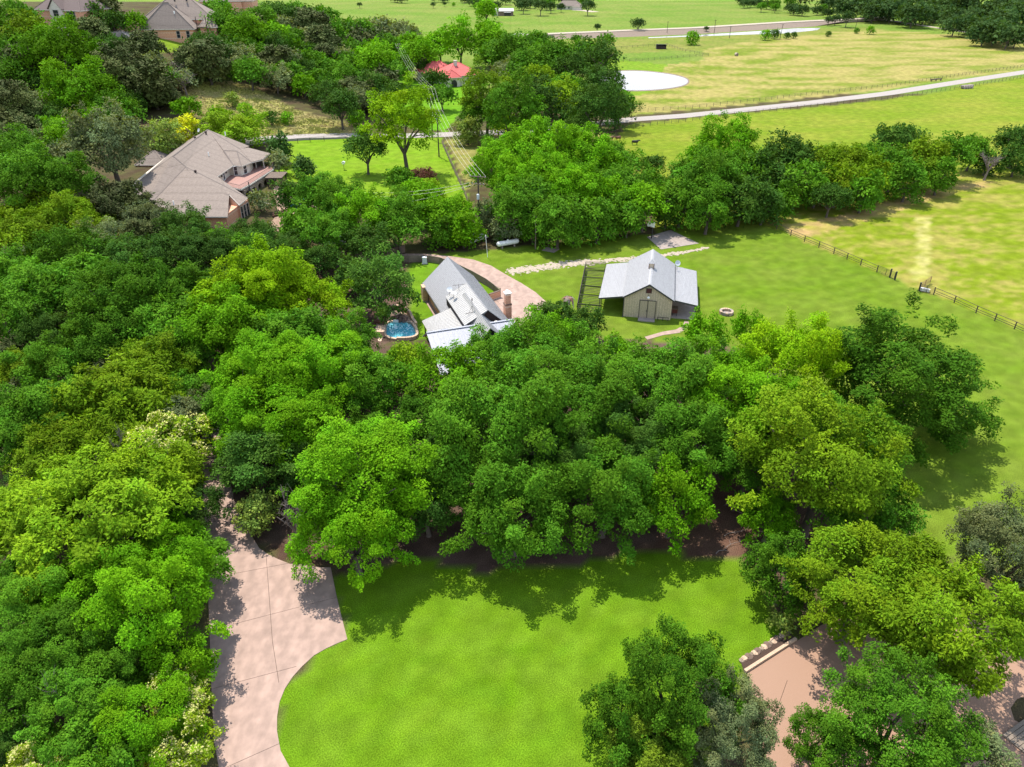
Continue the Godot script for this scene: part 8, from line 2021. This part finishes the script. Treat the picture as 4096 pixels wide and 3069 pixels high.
	wood("trees behind far farmhouse", [
		["distant_tree", "dome", "far", "dark green tree", -37.5, -812.7, 5.3, 4.3, 4.2, 1.12,  23.2, -825.0, 4.3, 3.5, 3.4, 1.07,  -31.8, -830.2, 5.5, 4.4, 4.4, 0.95,  17.1, -782.2, 4.6, 3.8, 3.7, 1.10,  54.6, -836.5, 5.2, 4.2, 4.1, 0.81,  -32.2, -779.7, 4.3, 3.5, 3.5, 1.01,  50.1, -843.8, 6.1, 4.9, 4.9, 0.89,  -22.8, -761.6, 4.8, 3.9, 3.8, 1.08,  -13.9, -767.8, 4.1, 3.4, 3.3, 1.15,  9.9, -822.2, 5.7, 4.6, 4.6, 0.88,  8.5, -760.5, 5.7, 4.6, 4.6, 0.86,  -6.1, -828.2, 4.9, 4.0, 3.9, 1.14],
		["elm_tree", "dome", "mid", "mid green rounded tree", -33.1, -800.2, 4.2, 4.9, 3.3, 0.97,  38.3, -821.4, 4.7, 5.5, 3.7, 0.93,  66.9, -790.2, 4.9, 5.7, 3.9, 1.10,  42.2, -838.5, 4.3, 5.0, 3.4, 1.15,  31.6, -761.9, 5.6, 6.5, 4.5, 1.12,  55.5, -781.8, 5.1, 5.9, 4.1, 0.83],
	])
	wood("far edge of field", [
		["distant_tree", "dome", "far", "dark green tree", -46.6, -863.0, 5.1, 4.2, 4.1, 0.93,  -79.8, -866.0, 3.9, 3.2, 3.1, 0.96,  -47.9, -851.2, 4.3, 3.5, 3.5, 1.13,  -68.6, -857.7, 4.3, 3.5, 3.5, 1.10,  -70.3, -863.3, 3.9, 3.2, 3.1, 1.14,  -111.3, -852.8, 5.1, 4.1, 4.1, 1.04,  -116.7, -858.6, 3.9, 3.2, 3.1, 1.00,  -120.8, -866.0, 3.4, 2.8, 2.7, 0.87],
	])
	wood("wood left of house", [
		["live_oak_tree", "oak", "grey", "grey green live oak", -39.7, -76.8, 4.2, 4.7, 3.1, 0.72,  -62.9, -81.7, 3.3, 3.8, 2.5, 0.68,  -54.2, -87.9, 3.2, 3.7, 2.4, 0.64,  -79.2, -112.8, 4.5, 5.0, 3.4, 0.83,  -75.4, -132.3, 5.6, 6.1, 4.2, 0.97,  -89.6, -124.8, 4.2, 4.7, 3.1, 0.66,  -58.5, -82.9, 3.1, 3.5, 2.3, 0.84,  -71.9, -144.1, 5.6, 6.1, 4.1, 0.63],
		["cedar_tree", "cedar", "cedar", "dark olive cedar", -70.7, -137.4, 4.9, 4.6, 4.9, 0.73,  -71.7, -92.9, 3.5, 3.4, 3.5, 0.70,  -78.3, -148.6, 6.0, 5.6, 6.0, 0.61],
		["oak_tree", "oak", "dark", "dark green oak tree", -44.9, -112.1, 4.9, 5.4, 3.7, 0.67,  -63.2, -141.5, 5.4, 6.0, 4.0, 1.08,  -50.1, -92.3, 3.9, 4.3, 2.9, 0.87,  -48.9, -135.5, 5.3, 5.8, 3.9, 1.04,  -45.4, -119.7, 4.8, 5.3, 3.6, 0.94],
		["pecan_tree", "feather", "mid", "mid green feathery tree", -59.9, -114.0, 4.2, 4.8, 2.6, 0.99,  -42.0, -82.9, 3.8, 4.4, 2.4, 0.98,  -83.7, -130.8, 4.8, 5.4, 3.0, 0.64,  -69.1, -115.7, 4.2, 4.8, 2.6, 1.07],
	])
	wood("thicket left of driveway", [
		["pecan_tree", "feather", "mid", "mid green feathery tree", -30.3, -52.7, 3.3, 3.8, 2.0, 0.99],
		["oak_tree", "oak", "dark", "dark green oak tree", -51.6, -62.7, 3.3, 3.7, 2.4, 0.82,  -42.2, -67.1, 3.2, 3.6, 2.4, 1.00,  -38.2, -34.7, 2.2, 2.6, 1.6, 0.91,  -33.3, -60.9, 3.3, 3.7, 2.4, 0.71,  -46.3, -50.5, 2.8, 3.2, 2.1, 0.92],
		["elm_tree", "dome", "mid", "mid green rounded tree", -46.9, -62.9, 3.1, 3.7, 2.5, 1.02,  -41.6, -42.7, 2.3, 2.9, 1.9, 0.67],
	])
	wood("wood before house", [
		["oak_tree", "oak", "dark", "dark green oak tree", -11.0, -65.8, 3.3, 3.7, 2.4, 0.99,  -21.9, -66.8, 3.7, 4.2, 2.7, 0.86,  -6.9, -71.9, 3.9, 4.3, 2.9, 0.93,  -16.5, -66.6, 3.2, 3.7, 2.4, 0.72,  -3.6, -77.6, 4.0, 4.5, 3.0, 0.74],
		["elm_tree", "dome", "mid", "mid green rounded tree", 26.0, -67.6, 3.4, 4.1, 2.7, 0.76,  -17.0, -73.2, 3.6, 4.2, 2.9, 0.72,  -10.6, -76.2, 4.1, 4.8, 3.3, 0.74,  1.8, -77.3, 4.3, 5.1, 3.5, 0.90,  37.6, -76.0, 3.8, 4.5, 3.0, 0.87],
	])
	wood("grove behind propane tank", [
		["elm_tree", "dome", "mid", "mid green rounded tree", 12.0, -185.1, 3.7, 4.4, 3.0, 0.97,  1.0, -194.9, 3.6, 4.3, 2.9, 0.87,  26.7, -164.6, 3.5, 4.2, 2.8, 0.85,  1.0, -206.4, 3.8, 4.5, 3.0, 1.14,  -0.7, -161.0, 3.9, 4.6, 3.1, 1.02,  16.8, -180.8, 4.5, 5.3, 3.6, 1.11,  -1.6, -201.0, 5.1, 5.9, 4.0, 1.05,  26.7, -205.0, 4.6, 5.3, 3.6, 1.00],
		["vine_covered_tree", "vine", "mid", "mid green tree draped in vines", 18.2, -203.2, 4.6, 5.1, 5.3, 1.11,  16.2, -173.0, 4.1, 4.6, 4.7, 0.95,  26.2, -198.6, 3.9, 4.4, 4.5, 0.96,  9.5, -205.8, 4.5, 5.0, 5.1, 0.95,  25.5, -182.1, 3.6, 4.1, 4.2, 1.00,  -4.4, -210.0, 4.0, 4.5, 4.5, 1.01],
	])
	wood("meadow tree row", [
		["oak_tree", "oak", "dark", "dark green oak tree", 42.5, -188.6, 3.6, 4.0, 2.7, 1.05,  78.2, -204.2, 4.3, 4.8, 3.2, 1.03,  72.3, -168.7, 4.1, 4.6, 3.1, 0.99,  87.7, -201.2, 4.3, 4.7, 3.2, 0.91,  71.2, -181.3, 3.7, 4.2, 2.8, 0.95,  78.0, -183.6, 4.0, 4.5, 3.0, 0.90,  70.9, -205.9, 3.8, 4.2, 2.8, 0.99,  98.1, -195.6, 3.9, 4.4, 2.9, 0.81],
		["elm_tree", "dome", "mid", "mid green rounded tree", 56.4, -171.7, 3.3, 4.0, 2.7, 0.82,  41.9, -176.3, 3.6, 4.2, 2.9, 0.85,  94.1, -201.9, 4.6, 5.3, 3.7, 1.04,  81.3, -199.3, 4.5, 5.3, 3.6, 0.87,  47.8, -179.0, 3.4, 4.1, 2.7, 0.99,  88.6, -182.2, 4.2, 4.9, 3.3, 1.06,  43.9, -183.3, 4.2, 4.9, 3.4, 1.03,  52.9, -168.3, 3.6, 4.3, 2.9, 1.10],
		["vine_covered_tree", "vine", "mid", "mid green tree draped in vines", 59.2, -188.9, 4.5, 5.0, 5.2, 1.14,  49.3, -184.9, 4.1, 4.6, 4.7, 1.14,  85.9, -194.7, 4.0, 4.5, 4.5, 0.80,  81.1, -171.9, 4.2, 4.7, 4.9, 1.15,  60.2, -166.4, 3.8, 4.2, 4.3, 0.86,  63.1, -194.1, 3.6, 4.1, 4.1, 0.81],
	])
	wood("grove beside red roof", [
		["oak_tree", "oak", "dark", "dark green oak tree", 20.8, -385.9, 6.5, 7.1, 4.8, 0.98,  -9.1, -427.5, 6.7, 7.3, 5.0, 0.90,  22.2, -398.6, 6.0, 6.5, 4.4, 1.01],
		["elm_tree", "dome", "mid", "mid green rounded tree", 20.5, -314.7, 5.0, 5.8, 4.0, 1.02,  8.5, -405.5, 6.0, 6.9, 4.8, 0.83,  21.6, -367.3, 5.4, 6.2, 4.3, 1.13,  29.3, -272.9, 4.1, 4.8, 3.3, 1.11,  17.1, -297.8, 4.8, 5.6, 3.9, 1.15,  11.0, -369.7, 6.9, 7.9, 5.5, 1.07,  25.0, -309.0, 4.5, 5.3, 3.6, 0.99,  -8.4, -393.3, 6.8, 7.7, 5.4, 0.87,  36.1, -359.2, 6.3, 7.2, 5.0, 1.11,  12.2, -283.7, 5.3, 6.1, 4.2, 1.13,  7.9, -275.4, 5.0, 5.8, 4.0, 0.88,  37.1, -272.1, 5.1, 5.9, 4.1, 1.06,  35.9, -393.3, 6.7, 7.7, 5.4, 1.08],
	])

func _ready() -> void:
	# camera
	var cam := Camera3D.new()
	cam.name = "camera"
	cam.fov = 54.0
	cam.near = 0.5
	cam.far = 9000.0
	cam.position = Vector3(0, 55, 0)
	cam.rotation_degrees = Vector3(-30.5, 0, 0)
	add_child(cam)
	cam.current = true
	# sky
	var sky := ProceduralSkyMaterial.new()
	sky.sky_top_color = Color(0.47, 0.535, 0.63)
	sky.sky_horizon_color = Color(0.89, 0.90, 0.90)
	sky.sky_curve = 0.22
	sky.sky_energy_multiplier = 1.3
	sky.ground_bottom_color = Color(0.30, 0.33, 0.22)
	sky.ground_horizon_color = Color(0.72, 0.78, 0.80)
	sky.sun_angle_max = 12.0
	sky.sky_cover = clouds()
	sky.sky_cover_modulate = Color(1, 1, 1, 0.75)
	var env := Environment.new()
	env.background_mode = Environment.BG_SKY
	env.sky = Sky.new()
	env.sky.sky_material = sky
	env.tonemap_mode = Environment.TONE_MAPPER_LINEAR
	env.tonemap_exposure = 1.75
	env.sdfgi_enabled = true
	env.ssao_enabled = true
	env.ssil_enabled = true
	var we := WorldEnvironment.new()
	we.name = "world_environment"
	we.environment = env
	add_child(we)
	# sun: high, from behind on the left, so that shadows fall towards the camera and to the right
	var sun := DirectionalLight3D.new()
	sun.name = "sun"
	sun.light_energy = 1.45
	sun.light_color = Color(1.0, 0.96, 0.90)
	sun.light_angular_distance = 0.5
	sun.shadow_enabled = true
	add_child(sun)
	var fall := Vector3(0.46, -2.05, 0.80)
	sun.look_at_from_position(Vector3.ZERO, fall, Vector3.UP)
	make_materials()
	build_ground()
	build_paving()
	build_barn()
	build_house()
	build_pool()
	build_neighbour()
	build_far_houses()
	build_fences()
	build_power_line()
	build_small_things()
	build_trees()
	build_grass()

func clouds() -> NoiseTexture2D:
	var f := FastNoiseLite.new()
	f.seed = 17
	f.frequency = 0.008
	f.fractal_octaves = 5
	var t := NoiseTexture2D.new()
	t.width = 1024
	t.height = 512
	t.seamless = true
	t.noise = f
	var g := Gradient.new()
	g.colors = PackedColorArray([Color(1, 1, 1, 0), Color(1, 1, 1, 0), Color(0.9, 0.92, 0.95, 0.55)])
	g.offsets = PackedFloat32Array([0.0, 0.52, 0.8])
	t.color_ramp = g
	return t
